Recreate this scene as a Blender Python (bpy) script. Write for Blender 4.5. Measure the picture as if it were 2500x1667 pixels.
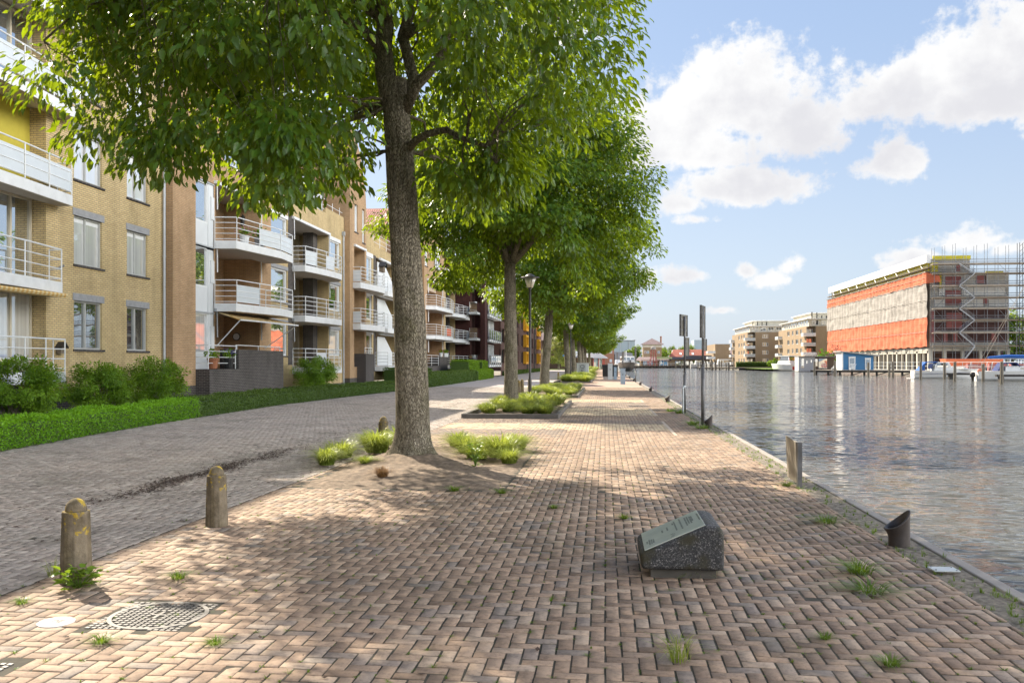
import bpy, math, random
import numpy as np
from mathutils import Vector, noise as mnoise
R = math.radians
random.seed(7); rng = np.random.default_rng(7)
S = bpy.context.scene
for o in list(bpy.data.objects): bpy.data.objects.remove(o)
C = S.collection

# ------------------------------------------------------------------ camera
cd = bpy.data.cameras.new("camera"); cam = bpy.data.objects.new("camera", cd); C.objects.link(cam)
cam.location = (0, 0, 1.7); cam.rotation_euler = (R(90), 0, R(6.107))
cd.sensor_width = 36; cd.lens = 2000/2352*36; cd.shift_y = 50/2352; cd.clip_start = .05; cd.clip_end = 6000
S.camera = cam
# ------------------------------------------------------------------ exposure
S.view_settings.view_transform = 'Standard'; S.view_settings.look = 'None'
S.view_settings.gamma = 1; S.view_settings.exposure = EXPOSURE = 1.25
# ------------------------------------------------------------------ sun and sky
SUN_EL = R(39.5); SUN_AZ = math.atan2(-.70, .714)          # direction towards the sun, from +Y
SUN = Vector((math.sin(SUN_AZ)*math.cos(SUN_EL), math.cos(SUN_AZ)*math.cos(SUN_EL), math.sin(SUN_EL)))
sl = bpy.data.lights.new("sun", 'SUN'); sl.energy = 5.0; sl.angle = R(.53); sl.color = (1, .90, .74)
so = bpy.data.objects.new("sun", sl); C.objects.link(so)
so.rotation_euler = SUN.to_track_quat('Z', 'Y').to_euler(); so.location = (-30, 30, 40)

def sky_world():
    w = bpy.data.worlds.new("World"); S.world = w; w.use_nodes = True
    nt = w.node_tree; N = nt.nodes; L = nt.links; N.clear()
    def math_(op, a, b=None, c=None):
        n = N.new('ShaderNodeMath'); n.operation = op
        for i, v in enumerate((a, b, c)):
            if v is None: continue
            if isinstance(v, (int, float)): n.inputs[i].default_value = v
            else: L.new(v, n.inputs[i])
        return n.outputs[0]
    out = N.new('ShaderNodeOutputWorld'); bg = N.new('ShaderNodeBackground'); bg.inputs[1].default_value = .12
    L.new(bg.outputs[0], out.inputs[0])
    sky = N.new('ShaderNodeTexSky'); sky.sky_type = 'NISHITA'; sky.sun_disc = False
    sky.sun_elevation = SUN_EL; sky.sun_rotation = SUN_AZ % (2*math.pi); sky.altitude = 0
    sky.air_density = 1.0; sky.dust_density = 1.6; sky.ozone_density = 1.3
    tc = N.new('ShaderNodeTexCoord'); sp = N.new('ShaderNodeSeparateXYZ'); L.new(tc.outputs['Generated'], sp.inputs[0])
    az = math_('ARCTAN2', sp.outputs[0], sp.outputs[1]); el = math_('ARCSINE', sp.outputs[2])
    # clouds: bearing, elevation, half width, half height, all in degrees
    def ang(px, py, rx, ry):
        a = math.atan((px-1176)/2000); e = math.atan((834-py)/2000*math.cos(a)); s = 180/math.pi/2000
        return (math.degrees(a)-6.107, math.degrees(e), rx*s*math.cos(a)**2, ry*s*math.cos(a))
    cl = [ang(*c) for c in ((1700,230,235,150),(1570,280,190,120),(1835,300,120,110),(1600,350,220,60),
        (2260,150,210,150),(2090,215,190,105),(2420,170,190,170),(2000,240,110,70),(2250,235,250,80),
        (1710,435,210,62),(1570,470,130,50),(1600,505,90,28),(1450,360,90,60),(2035,385,130,52),
        (2210,560,190,58),(2110,590,140,40),(2330,570,110,45),(1570,632,95,44),(1545,640,60,30),(1770,640,95,48),(1810,615,55,50),(1715,625,45,40),
        (1475,640,70,45),(1655,713,60,22),(2070,610,90,35),(2060,375,90,70),
        (430,120,330,170),(650,-30,260,120),(1250,60,150,90))]
    cl += [(72,17,34,15),(112,19,36,16),(145,14,22,10),(-105,35,24,8),(-155,24,30,7),(170,40,18,7),(60,60,16,6),(-70,66,16,6),(0,72,16,5)]  # clouds outside the view, added for the ambient light they give
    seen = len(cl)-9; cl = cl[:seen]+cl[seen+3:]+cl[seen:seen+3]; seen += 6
    def field(lst):
      F = None
      for a, e, rx, ry in lst:
          dx = math_('DIVIDE', math_('SUBTRACT', az, R(a)), R(rx)); dy = math_('DIVIDE', math_('SUBTRACT', el, R(e)), R(ry))
          dy = math_('MULTIPLY', dy, math_('ADD', 1.0, math_('MULTIPLY', math_('LESS_THAN', dy, 0), .35)))     # flatter bases
          d = math_('SUBTRACT', 1.0, math_('SQRT', math_('ADD', math_('MULTIPLY', dx, dx), math_('MULTIPLY', dy, dy))))
          if ry < 1.5: d = math_('SUBTRACT', d, .30)        # small clouds: torn shreds
          F = d if F is None else math_('MAXIMUM', F, d)
      return F
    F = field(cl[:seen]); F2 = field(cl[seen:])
    cv = N.new('ShaderNodeCombineXYZ'); L.new(az, cv.inputs[0]); L.new(el, cv.inputs[1])
    def nz(scale, det, rough=.55, off=0):
        n = N.new('ShaderNodeTexNoise'); n.inputs['Scale'].default_value = scale; n.inputs['Detail'].default_value = det
        n.inputs['Roughness'].default_value = rough
        m = N.new('ShaderNodeMapping'); m.inputs['Location'].default_value = (off, off*.7, 0); L.new(cv.outputs[0], m.inputs[0]); L.new(m.outputs[0], n.inputs[0])
        return n.outputs[0]
    n3 = nz(75, 6, .6, 2.1); n1 = nz(22, 10, .62); n2 = nz(9, 3, .5, 5.3)
    F = math_('MINIMUM', F, .7)
    F = math_('ADD', F, math_('MULTIPLY', math_('SUBTRACT', n3, .5), .8)); D = math_('ADD', F, math_('MULTIPLY', math_('SUBTRACT', n1, .5), 1.55))
    def mr(v, a, b, c=0, d=1):
        n = N.new('ShaderNodeMapRange'); n.interpolation_type = 'SMOOTHSTEP'
        for i, x in enumerate((a, b, c, d)): n.inputs[i+1].default_value = x
        L.new(v, n.inputs[0]); return n.outputs[0]
    alpha = mr(D, .0, .42)
    k = 1/(.12*2**EXPOSURE)
    shade = mr(math_('ADD', n2, math_('MULTIPLY', D, -.22)), .18, .52)
    cc = N.new('ShaderNodeMix'); cc.data_type = 'RGBA'; L.new(shade, cc.inputs[0])
    cc.inputs[6].default_value = (.80*k, .80*k, .84*k, 1); cc.inputs[7].default_value = (1.02*k, 1.02*k, 1.02*k, 1)
    # pale veil of thin high cloud over the blue
    veil = N.new('ShaderNodeMix'); veil.data_type = 'RGBA'; L.new(mr(el, R(22), R(55), .85, .0), veil.inputs[0])
    vc = N.new('ShaderNodeMix'); vc.data_type = 'RGBA'; L.new(mr(el, R(1), R(24)), vc.inputs[0]); vc.inputs[6].default_value = (.58*k, .68*k, .82*k, 1); vc.inputs[7].default_value = (.39*k, .53*k, .78*k, 1)
    L.new(sky.outputs[0], veil.inputs[6]); L.new(vc.outputs[2], veil.inputs[7])
    mx = N.new('ShaderNodeMix'); mx.data_type = 'RGBA'; L.new(alpha, mx.inputs[0]); L.new(veil.outputs[2], mx.inputs[6]); L.new(cc.outputs[2], mx.inputs[7])
    # overbright clouds added low in the unseen east to fill-light the facades
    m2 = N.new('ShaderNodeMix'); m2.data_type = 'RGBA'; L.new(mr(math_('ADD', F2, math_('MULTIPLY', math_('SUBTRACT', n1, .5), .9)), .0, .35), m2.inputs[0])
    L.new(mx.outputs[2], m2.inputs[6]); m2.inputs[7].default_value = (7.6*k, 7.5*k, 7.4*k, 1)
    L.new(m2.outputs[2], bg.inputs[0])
sky_world()
cy = S.cycles; cy.max_bounces = 8; cy.diffuse_bounces = 3; cy.glossy_bounces = 3; cy.transmission_bounces = 6; cy.transparent_max_bounces = 8

# ------------------------------------------------------------------ helpers
ORG = {}
def setp(o, label=None, cat=None, group=None, kind=None):
    if label: o['label'] = label
    if cat: o['category'] = cat
    if group: o['group'] = group
    if kind: o['kind'] = kind
    return o
def thing(name, label, cat, loc=(0, 0, 0), group=None, rz=0):
    o = bpy.data.objects.new(name, None); C.objects.link(o); o.location = loc; o.rotation_euler = (0, 0, rz)
    o.empty_display_size = .2; ORG[o.name] = Vector(loc)
    return setp(o, label, cat, group)
def org(p): return ORG.get(p.name, Vector((0, 0, 0))) if p else Vector((0, 0, 0))
def link(name, me, mat, parent):
    o = bpy.data.objects.new(name, me); C.objects.link(o)
    for m in (mat if isinstance(mat, (list, tuple)) else [mat]): me.materials.append(m)
    if parent: o.parent = parent; ORG[o.name] = org(parent)
    return o
def copy_tree(o, parent=None):
    c = o.copy(); C.objects.link(c); c.parent = parent
    for ch in list(o.children): copy_tree(ch, c)
    return c
class MB:
    def __init__(s): s.v = []; s.f = []
    def add(s, vs, fs):
        n = len(s.v); s.v += [tuple(v) for v in vs]; s.f += [tuple(i+n for i in f) for f in fs]; return s
    def box(s, x0, x1, y0, y1, z0, z1):
        if x0 > x1: x0, x1 = x1, x0
        if y0 > y1: y0, y1 = y1, y0
        return s.add([(x0,y0,z0),(x1,y0,z0),(x1,y1,z0),(x0,y1,z0),(x0,y0,z1),(x1,y0,z1),(x1,y1,z1),(x0,y1,z1)],
            [(0,3,2,1),(4,5,6,7),(0,1,5,4),(1,2,6,5),(2,3,7,6),(3,0,4,7)])
    def rbox(s, c, sx, sy, sz, rz=0, base=True):
        ca, sa = math.cos(rz), math.sin(rz); z0 = c[2] if base else c[2]-sz/2; vs = []
        for z in (z0, z0+sz):
            for a, b in ((-1,-1),(1,-1),(1,1),(-1,1)):
                x, y = a*sx/2, b*sy/2; vs.append((c[0]+x*ca-y*sa, c[1]+x*sa+y*ca, z))
        return s.add(vs, [(0,3,2,1),(4,5,6,7),(0,1,5,4),(1,2,6,5),(2,3,7,6),(3,0,4,7)])
    def beam(s, p0, p1, w, h):
        p0, p1 = Vector(p0), Vector(p1); d = (p1-p0).normalized(); u = Vector((0,0,1)) if abs(d.z) < .95 else Vector((0,1,0))
        a = d.cross(u).normalized(); b = a.cross(d); vs = []
        for p in (p0, p1):
            for i, j in ((-1,-1),(1,-1),(1,1),(-1,1)): vs.append(p+a*(i*w/2)+b*(j*h/2))
        return s.add(vs, [(0,3,2,1),(4,5,6,7),(0,1,5,4),(1,2,6,5),(2,3,7,6),(3,0,4,7)])
    def quad(s, a, b, c, d): return s.add([a, b, c, d], [(0,1,2,3)])
    def prism(s, poly, z0, z1):
        n = len(poly)
        return s.add([(x,y,z0) for x, y in poly]+[(x,y,z1) for x, y in poly],
            [tuple(range(n-1,-1,-1)), tuple(range(n,2*n))]+[(i,(i+1)%n,n+(i+1)%n,n+i) for i in range(n)])
    def prismx(s, poly, x0, x1):       # outline in (y, z), extruded along x
        n = len(poly)
        return s.add([(x0,y,z) for y, z in poly]+[(x1,y,z) for y, z in poly],
            [tuple(range(n)), tuple(range(2*n-1,n-1,-1))]+[(i,n+i,n+(i+1)%n,(i+1)%n) for i in range(n)])
    def prismy(s, poly, y0, y1):       # outline in (x, z), extruded along y
        n = len(poly)
        return s.add([(x,y0,z) for x, z in poly]+[(x,y1,z) for x, z in poly],
            [tuple(range(n)), tuple(range(2*n-1,n-1,-1))]+[(i,n+i,n+(i+1)%n,(i+1)%n) for i in range(n)])
    def tube(s, path, r, n=8, cap=True):
        path = [Vector(p) for p in path]; k = len(path); rs = r if isinstance(r, (list, tuple)) else [r]*k
        rings = []; ref = None
        for i, p in enumerate(path):
            d = (path[min(i+1,k-1)]-path[max(i-1,0)]).normalized()
            if ref is None: ref = Vector((1,0,0)) if abs(d.x) < .8 else Vector((0,1,0))
            a = (ref-d*ref.dot(d)).normalized(); ref = a; b = d.cross(a)
            rings.append([p+(a*math.cos(t*2*math.pi/n)+b*math.sin(t*2*math.pi/n))*rs[i] for t in range(n)])
        vs = [q for r_ in rings for q in r_]; fs = []
        for i in range(k-1):
            for t in range(n): fs.append((i*n+t, i*n+(t+1)%n, (i+1)*n+(t+1)%n, (i+1)*n+t))
        if cap: fs += [tuple(range(n-1,-1,-1)), tuple(range((k-1)*n, k*n))]
        return s.add(vs, fs)
    def lathe(s, prof, c=(0,0,0), n=16, a0=0, sx=1, sy=1):
        vs = []; fs = []; k = len(prof)
        for r, z in prof:
            for t in range(n):
                a = a0+t*2*math.pi/n; vs.append((c[0]+r*sx*math.cos(a), c[1]+r*sy*math.sin(a), c[2]+z))
        for i in range(k-1):
            for t in range(n): fs.append((i*n+t, i*n+(t+1)%n, (i+1)*n+(t+1)%n, (i+1)*n+t))
        fs += [tuple(range(n-1,-1,-1)), tuple(range((k-1)*n, k*n))]
        return s.add(vs, fs)
    def build(s, name, mat, parent=None, smooth=False, bevel=0, seg=2):
        o_ = org(parent); me = bpy.data.meshes.new(name)
        me.from_pydata([(v[0]-o_[0], v[1]-o_[1], v[2]-o_[2]) for v in s.v], [], s.f); me.update()
        if smooth:
            for p in me.polygons: p.use_smooth = True
        o = link(name, me, mat, parent)
        if bevel:
            b = o.modifiers.new("bevel", 'BEVEL'); b.width = bevel; b.segments = seg; b.limit_method = 'ANGLE'
        return o
def np_mesh(name, V, Fc, mat, parent=None, tint=None, smooth=False):
    me = bpy.data.meshes.new(name); V = np.asarray(V, dtype=np.float32); Fc = np.asarray(Fc, dtype=np.int32)
    o_ = org(parent); V = V-np.array(o_, dtype=np.float32)
    n, k = Fc.shape
    me.vertices.add(len(V)); me.vertices.foreach_set('co', V.ravel())
    me.loops.add(n*k); me.loops.foreach_set('vertex_index', Fc.ravel())
    me.polygons.add(n); me.polygons.foreach_set('loop_start', np.arange(0, n*k, k, dtype=np.int32))
    if smooth: me.polygons.foreach_set('use_smooth', np.ones(n, dtype=bool))
    if tint is not None:
        a = me.attributes.new('tint', 'FLOAT', 'POINT'); a.data.foreach_set('value', np.asarray(tint, dtype=np.float32))
    me.update(calc_edges=True)
    return link(name, me, mat, parent)
def text_mesh(name, body, mat, parent, loc, size, rot, depth=.004):
    cu = bpy.data.curves.new(name, 'FONT'); cu.body = body; cu.size = size; cu.align_x = 'CENTER'; cu.align_y = 'CENTER'; cu.extrude = depth
    t = bpy.data.objects.new(name, cu); C.objects.link(t)
    me = bpy.data.meshes.new_from_object(t.evaluated_get(bpy.context.evaluated_depsgraph_get()))
    bpy.data.objects.remove(t)
    me.materials.clear()
    o = link(name, me, mat, parent); o.location = Vector(loc)-org(parent); o.rotation_euler = rot
    return o

# ------------------------------------------------------------------ materials
def nodes(name):
    m = bpy.data.materials.new(name); m.use_nodes = True; nt = m.node_tree
    return m, nt, nt.nodes, nt.links, nt.nodes['Principled BSDF']
def ramp(N, pts):
    r = N.new('ShaderNodeValToRGB'); e = r.color_ramp.elements
    while len(e) > 1: e.remove(e[-1])
    for i, (p, c) in enumerate(pts):
        q = e[0] if i == 0 else e.new(p); q.position = p; q.color = (*c, 1)
    return r
def noise_(N, L, scale, det=4, rough=.6, co=None, mp=None):
    n = N.new('ShaderNodeTexNoise'); n.inputs['Scale'].default_value = scale; n.inputs['Detail'].default_value = det; n.inputs['Roughness'].default_value = rough
    if co is None: co = N.new('ShaderNodeTexCoord').outputs['Object']
    if mp:
        m = N.new('ShaderNodeMapping'); m.inputs['Scale'].default_value = mp; L.new(co, m.inputs[0]); co = m.outputs[0]
    L.new(co, n.inputs['Vector']); return n.outputs[0]
def bump_(N, L, h, strength, dist, b):
    n = N.new('ShaderNodeBump'); n.inputs['Strength'].default_value = strength; n.inputs['Distance'].default_value = dist
    L.new(h, n.inputs['Height']); L.new(n.outputs[0], b.inputs['Normal']); return n
def M(name, col, rough=.6, var=.12, scale=4, bump=0, metal=0, spec=.4, mp=None, dirt=None):
    m, nt, N, L, b = nodes(name)
    n = noise_(N, L, scale, 6, .65, mp=mp)
    lo = tuple(c*(1-var) for c in col); hi = tuple(min(1, c*(1+var)) for c in col)
    pts = [(.3, lo), (.7, hi)]
    if dirt: pts = [(.22, dirt)]+[(.42, lo), (.75, hi)]
    r = ramp(N, pts); L.new(n, r.inputs[0]); L.new(r.outputs[0], b.inputs['Base Color'])
    b.inputs['Roughness'].default_value = rough; b.inputs['Metallic'].default_value = metal; b.inputs['Specular IOR Level'].default_value = spec
    if bump: bump_(N, L, noise_(N, L, scale*9, 4, mp=mp), bump, .01, b)
    return m
def brick(name, c1, c2, mortar, bw=.22, bh=.07, msize=.010, var=.25, stain=.8):
    m, nt, N, L, b = nodes(name)
    geo = N.new('ShaderNodeNewGeometry'); sn = N.new('ShaderNodeSeparateXYZ'); L.new(geo.outputs['True Normal'], sn.inputs[0])
    sp = N.new('ShaderNodeSeparateXYZ'); L.new(geo.outputs['Position'], sp.inputs[0])
    ax = N.new('ShaderNodeMath'); ax.operation = 'ABSOLUTE'; L.new(sn.outputs[0], ax.inputs[0])
    gt = N.new('ShaderNodeMath'); gt.operation = 'GREATER_THAN'; L.new(ax.outputs[0], gt.inputs[0]); gt.inputs[1].default_value = .6
    mx = N.new('ShaderNodeMix'); L.new(gt.outputs[0], mx.inputs[0]); L.new(sp.outputs[0], mx.inputs[2]); L.new(sp.outputs[1], mx.inputs[3])
    cv = N.new('ShaderNodeCombineXYZ'); L.new(mx.outputs[0], cv.inputs[0]); L.new(sp.outputs[2], cv.inputs[1])
    t = N.new('ShaderNodeTexBrick'); L.new(cv.outputs[0], t.inputs['Vector'])
    t.inputs['Color1'].default_value = (*c1, 1); t.inputs['Color2'].default_value = (*c2, 1); t.inputs['Mortar'].default_value = (*mortar, 1)
    t.inputs['Scale'].default_value = 1; t.inputs['Mortar Size'].default_value = msize; t.inputs['Brick Width'].default_value = bw; t.inputs['Row Height'].default_value = bh
    t.inputs['Mortar Smooth'].default_value = .2
    n = noise_(N, L, .55, 7, .6, co=geo.outputs['Position'])
    r = ramp(N, [(.3, (stain, stain, stain*.97)), (.6, (1, 1, 1))]); L.new(n, r.inputs[0])
    n2 = noise_(N, L, 1.0, 4, .6, co=geo.outputs['Position'], mp=(2.2, 2.2, .18))
    r2 = ramp(N, [(.36, (stain, stain, stain)), (.55, (1, 1, 1))]); L.new(n2, r2.inputs[0])
    mu = N.new('ShaderNodeMix'); mu.data_type = 'RGBA'; mu.blend_type = 'MULTIPLY'; mu.inputs[0].default_value = 1; L.new(t.outputs['Color'], mu.inputs[6]); L.new(r.outputs[0], mu.inputs[7])
    mu2 = N.new('ShaderNodeMix'); mu2.data_type = 'RGBA'; mu2.blend_type = 'MULTIPLY'; mu2.inputs[0].default_value = .7; L.new(mu.outputs[2], mu2.inputs[6]); L.new(r2.outputs[0], mu2.inputs[7])
    L.new(mu2.outputs[2], b.inputs['Base Color']); b.inputs['Roughness'].default_value = .85; b.inputs['Specular IOR Level'].default_value = .2
    iv = N.new('ShaderNodeMath'); iv.operation = 'SUBTRACT'; iv.inputs[0].default_value = 1; L.new(t.outputs['Fac'], iv.inputs[1])
    bump_(N, L, iv.outputs[0], .5, .008, b)
    return m
def glass(name, base, mirror=.45, curtain=None):
    # window pane: what is inside (dark room or pale curtain) under a clear reflecting sheet
    m, nt, N, L, b = nodes(name)
    if curtain:
        n = noise_(N, L, 1, 2, mp=(14, 14, .1)); r = ramp(N, [(.3, base), (.7, curtain)]); L.new(n, r.inputs[0]); L.new(r.outputs[0], b.inputs['Base Color'])
    else:
        n = noise_(N, L, 1.2, 3); r = ramp(N, [(.35, tuple(c*.5 for c in base)), (.7, tuple(c*1.6 for c in base))]); L.new(n, r.inputs[0]); L.new(r.outputs[0], b.inputs['Base Color'])
    b.inputs['Roughness'].default_value = .5
    g = N.new('ShaderNodeBsdfGlossy'); g.inputs['Roughness'].default_value = .015; g.inputs['Color'].default_value = (.95, .98, 1, 1)
    wv = noise_(N, L, .8, 1); bp = N.new('ShaderNodeBump'); bp.inputs['Strength'].default_value = .06; bp.inputs['Distance'].default_value = .05; L.new(wv, bp.inputs['Height']); L.new(bp.outputs[0], g.inputs['Normal'])
    fr = N.new('ShaderNodeFresnel'); fr.inputs['IOR'].default_value = 1.5
    ad = N.new('ShaderNodeMath'); ad.operation = 'ADD'; ad.use_clamp = True; L.new(fr.outputs[0], ad.inputs[0]); ad.inputs[1].default_value = mirror
    mx = N.new('ShaderNodeMixShader'); L.new(ad.outputs[0], mx.inputs[0]); L.new(b.outputs[0], mx.inputs[1]); L.new(g.outputs[0], mx.inputs[2])
    L.new(mx.outputs[0], N['Material Output'].inputs[0]); return m
def leafmat(name, dark, light, trans, tr=.45, gloss=.35, rough=.38):
    m, nt, N, L, b = nodes(name)
    at = N.new('ShaderNodeAttribute'); at.attribute_name = 'tint'
    r = ramp(N, [(0, dark), (1, light)]); L.new(at.outputs['Fac'], r.inputs[0]); L.new(r.outputs[0], b.inputs['Base Color'])
    b.inputs['Roughness'].default_value = rough; b.inputs['Specular IOR Level'].default_value = gloss
    t = N.new('ShaderNodeBsdfTranslucent')
    r2 = ramp(N, [(0, tuple(c*.6 for c in trans)), (1, trans)]); L.new(at.outputs['Fac'], r2.inputs[0]); L.new(r2.outputs[0], t.inputs['Color'])
    mx = N.new('ShaderNodeMixShader'); mx.inputs[0].default_value = tr; L.new(b.outputs[0], mx.inputs[1]); L.new(t.outputs[0], mx.inputs[2])
    L.new(mx.outputs[0], N['Material Output'].inputs[0]); return m
# ------------------------------------------------------------------ material library
m_white = M('white_paint', (.74, .75, .74), .45, .06, 2.5, dirt=(.60, .60, .57))
m_render = M('white_panel', (.66, .68, .68), .5, .05, 1.2)
m_conc = M('concrete', (.40, .39, .37), .9, .2, 3, bump=.3)
m_lintel = M('lintel_concrete', (.30, .30, .30), .85, .15, 5, bump=.2)
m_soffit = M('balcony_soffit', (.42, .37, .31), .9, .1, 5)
m_dark = M('dark_metal', (.035, .033, .03), .45, .2, 6)
m_galv = M('galvanised_steel', (.30, .31, .32), .42, .18, 7, metal=.6)
m_steel = M('weathered_steel', (.16, .155, .15), .5, .3, 5, metal=.4, dirt=(.07, .06, .05))
m_zinc = M('zinc_pipe', (.42, .44, .45), .5, .1, 3, metal=.3)
m_cream = M('cream_frame', (.56, .50, .38), .5, .06, 3)
m_greyfr = M('grey_frame', (.42, .42, .39), .5, .06, 3)
m_ybrick = brick('yellow_brick', (.68, .52, .265), (.58, .43, .21), (.30, .245, .165))
m_bbrick = brick('ochre_brick', (.57, .37, .20), (.48, .30, .155), (.31, .235, .165))
m_dbrick = brick('charcoal_brick', (.085, .075, .07), (.05, .045, .045), (.20, .18, .16), msize=.009)
m_rbrick = brick('dark_red_brick', (.085, .030, .025), (.06, .022, .02), (.07, .04, .035))
m_mbrick = brick('purple_brick', (.17, .085, .065), (.12, .065, .055), (.12, .09, .08))
m_obrick = brick('orange_brick', (.42, .19, .11), (.34, .15, .09), (.35, .25, .2), stain=.9)
m_tanbrick = brick('tan_brick', (.36, .26, .16), (.30, .215, .135), (.30, .24, .17), stain=.9)
m_glass = glass('dark_glass', (.025, .03, .03), .40)
m_glass2 = glass('clear_glass', (.05, .06, .06), .62)
m_curtain = glass('curtained_glass', (.50, .50, .47), .30, (.72, .72, .70))
m_blind = glass('blind_glass', (.66, .68, .70), .22, (.74, .76, .78))
m_frost = M('frosted_panel', (.62, .66, .68), .25, .05, 1.2, spec=.6)
m_ywall = M('mustard_render', (.50, .42, .06), .9, .06, 6)
m_tile = None
def tile_roof(name, c1, c2, sx=4.2, sz=2.6):
    m, nt, N, L, b = nodes(name); tc = N.new('ShaderNodeTexCoord')
    w = N.new('ShaderNodeTexWave'); w.inputs['Scale'].default_value = sx/ (2*math.pi)*2; w.bands_direction = 'X'; L.new(tc.outputs['Object'], w.inputs['Vector'])
    w2 = N.new('ShaderNodeTexWave'); w2.inputs['Scale'].default_value = sz/(2*math.pi)*2; w2.bands_direction = 'Z'; w2.wave_profile = 'SAW'; L.new(tc.outputs['Object'], w2.inputs['Vector'])
    mu = N.new('ShaderNodeMath'); mu.operation = 'MULTIPLY'; L.new(w.outputs['Fac'], mu.inputs[0]); L.new(w2.outputs['Fac'], mu.inputs[1])
    n = noise_(N, L, 2.5, 5); ad = N.new('ShaderNodeMath'); L.new(mu.outputs[0], ad.inputs[0]); L.new(n, ad.inputs[1])
    r = ramp(N, [(.4, c1), (1.0, c2)]); L.new(ad.outputs[0], r.inputs[0]); L.new(r.outputs[0], b.inputs['Base Color']); b.inputs['Roughness'].default_value = .8
    bump_(N, L, mu.outputs[0], .8, .06, b); return m
m_tile = tile_roof('red_roof_tiles', (.22, .06, .035), (.42, .13, .08))
m_tile2 = tile_roof('brown_roof_tiles', (.16, .075, .05), (.30, .15, .10))
m_slate = tile_roof('grey_purple_tiles', (.12, .08, .08), (.24, .17, .16))
m_seam = M('standing_seam_zinc', (.34, .33, .32), .5, .08, 3, metal=.2)
m_wood = M('weathered_wood', (.20, .16, .115), .85, .3, 5, bump=.4, mp=(4, 4, .5))
m_pile = M('mooring_timber', (.22, .19, .145), .9, .35, 4, bump=.5, mp=(4, 4, .6), dirt=(.09, .08, .065))
m_deck = M('deck_boards', (.34, .29, .23), .85, .2, 3, mp=(.4, 6, 1))
m_dwood = M('dark_dock_timber', (.05, .045, .04), .85, .3, 4)
m_hull = M('white_gelcoat', (.78, .77, .73), .22, .04, 1.0, spec=.5)
m_blue = M('blue_canvas', (.02, .10, .34), .8, .15, 4, bump=.2)
m_navy = M('navy_canvas', (.015, .03, .12), .8, .15, 4)
m_bluew = M('blue_boarding', (.045, .17, .34), .6, .08, 3)
m_soil = M('dry_soil', (.215, .158, .11), .95, .45, 9, bump=1, dirt=(.10, .072, .048))
m_gravel = M('gravel_verge', (.25, .21, .16), .95, .45, 14, bump=1, dirt=(.10, .095, .05))
m_kerb = M('kerb_concrete', (.30, .27, .23), .85, .2, 5, bump=.3)
m_dkerb = M('dark_kerb', (.10, .09, .08), .85, .25, 5, bump=.3)
m_lawn = M('lawn', (.16, .26, .035), .95, .3, 1.5, bump=.4)
m_far = M('far_ground', (.24, .22, .18), .95, .25, .3)
m_rust = M('rusted_red_steel', (.33, .07, .06), .6, .2, 3)
m_yellow = M('yellow_cladding', (.75, .36, .01), .5, .06, 3)
m_formy = M('yellow_membrane', (.55, .47, .02), .6, .2, .8)
m_orange = M('orange_paint', (.75, .20, .09), .6, .1, 2)
m_black = M('black_plastic', (.02, .02, .02), .5, .2, 5)
m_bluegrey = M('blue_grey_enamel', (.27, .35, .42), .4, .08, 3)
m_ltgrey = M('light_grey_enamel', (.50, .52, .51), .5, .06, 3)
m_shed = M('pale_blue_cladding', (.36, .43, .46), .6, .06, .3, mp=(3, 3, .1))
m_greyc = M('grey_cladding', (.25, .26, .28), .6, .08, .4)
m_sand = M('sand', (.52, .43, .32), .95, .15, 1.2, bump=.6)
m_litter = M('leaf_litter', (.055, .033, .022), .95, .4, 20)
m_red = M('red_paint', (.5, .04, .03), .5, .1, 3)
m_terra = M('terracotta', (.35, .14, .07), .8, .1, 4)
l_tree = leafmat('tree_leaf', (.016, .058, .008), (.065, .155, .016), (.46, .60, .012), .36, gloss=.5)
l_tree2 = leafmat('far_tree_leaf', (.02, .060, .010), (.075, .165, .018), (.43, .57, .015), .37, gloss=.3)
l_bush = leafmat('shrub_leaf', (.06, .14, .014), (.21, .36, .03), (.40, .58, .025), .36, gloss=.2)
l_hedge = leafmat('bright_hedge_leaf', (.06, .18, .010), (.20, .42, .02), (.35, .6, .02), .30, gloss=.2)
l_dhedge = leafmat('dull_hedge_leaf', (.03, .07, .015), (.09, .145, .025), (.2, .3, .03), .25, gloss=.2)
l_grass = leafmat('grass_blade', (.06, .11, .012), (.50, .55, .13), (.55, .62, .08), .40, gloss=.2)
l_weed = leafmat('weed_leaf', (.07, .13, .015), (.17, .26, .03), (.35, .5, .03), .35, gloss=.2)
l_dry = leafmat('dry_grass_blade', (.16, .08, .03), (.42, .24, .10), (.4, .25, .1), .25)
l_pale = leafmat('pale_tree_leaf', (.10, .14, .03), (.28, .31, .09), (.5, .5, .1), .45)
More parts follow.
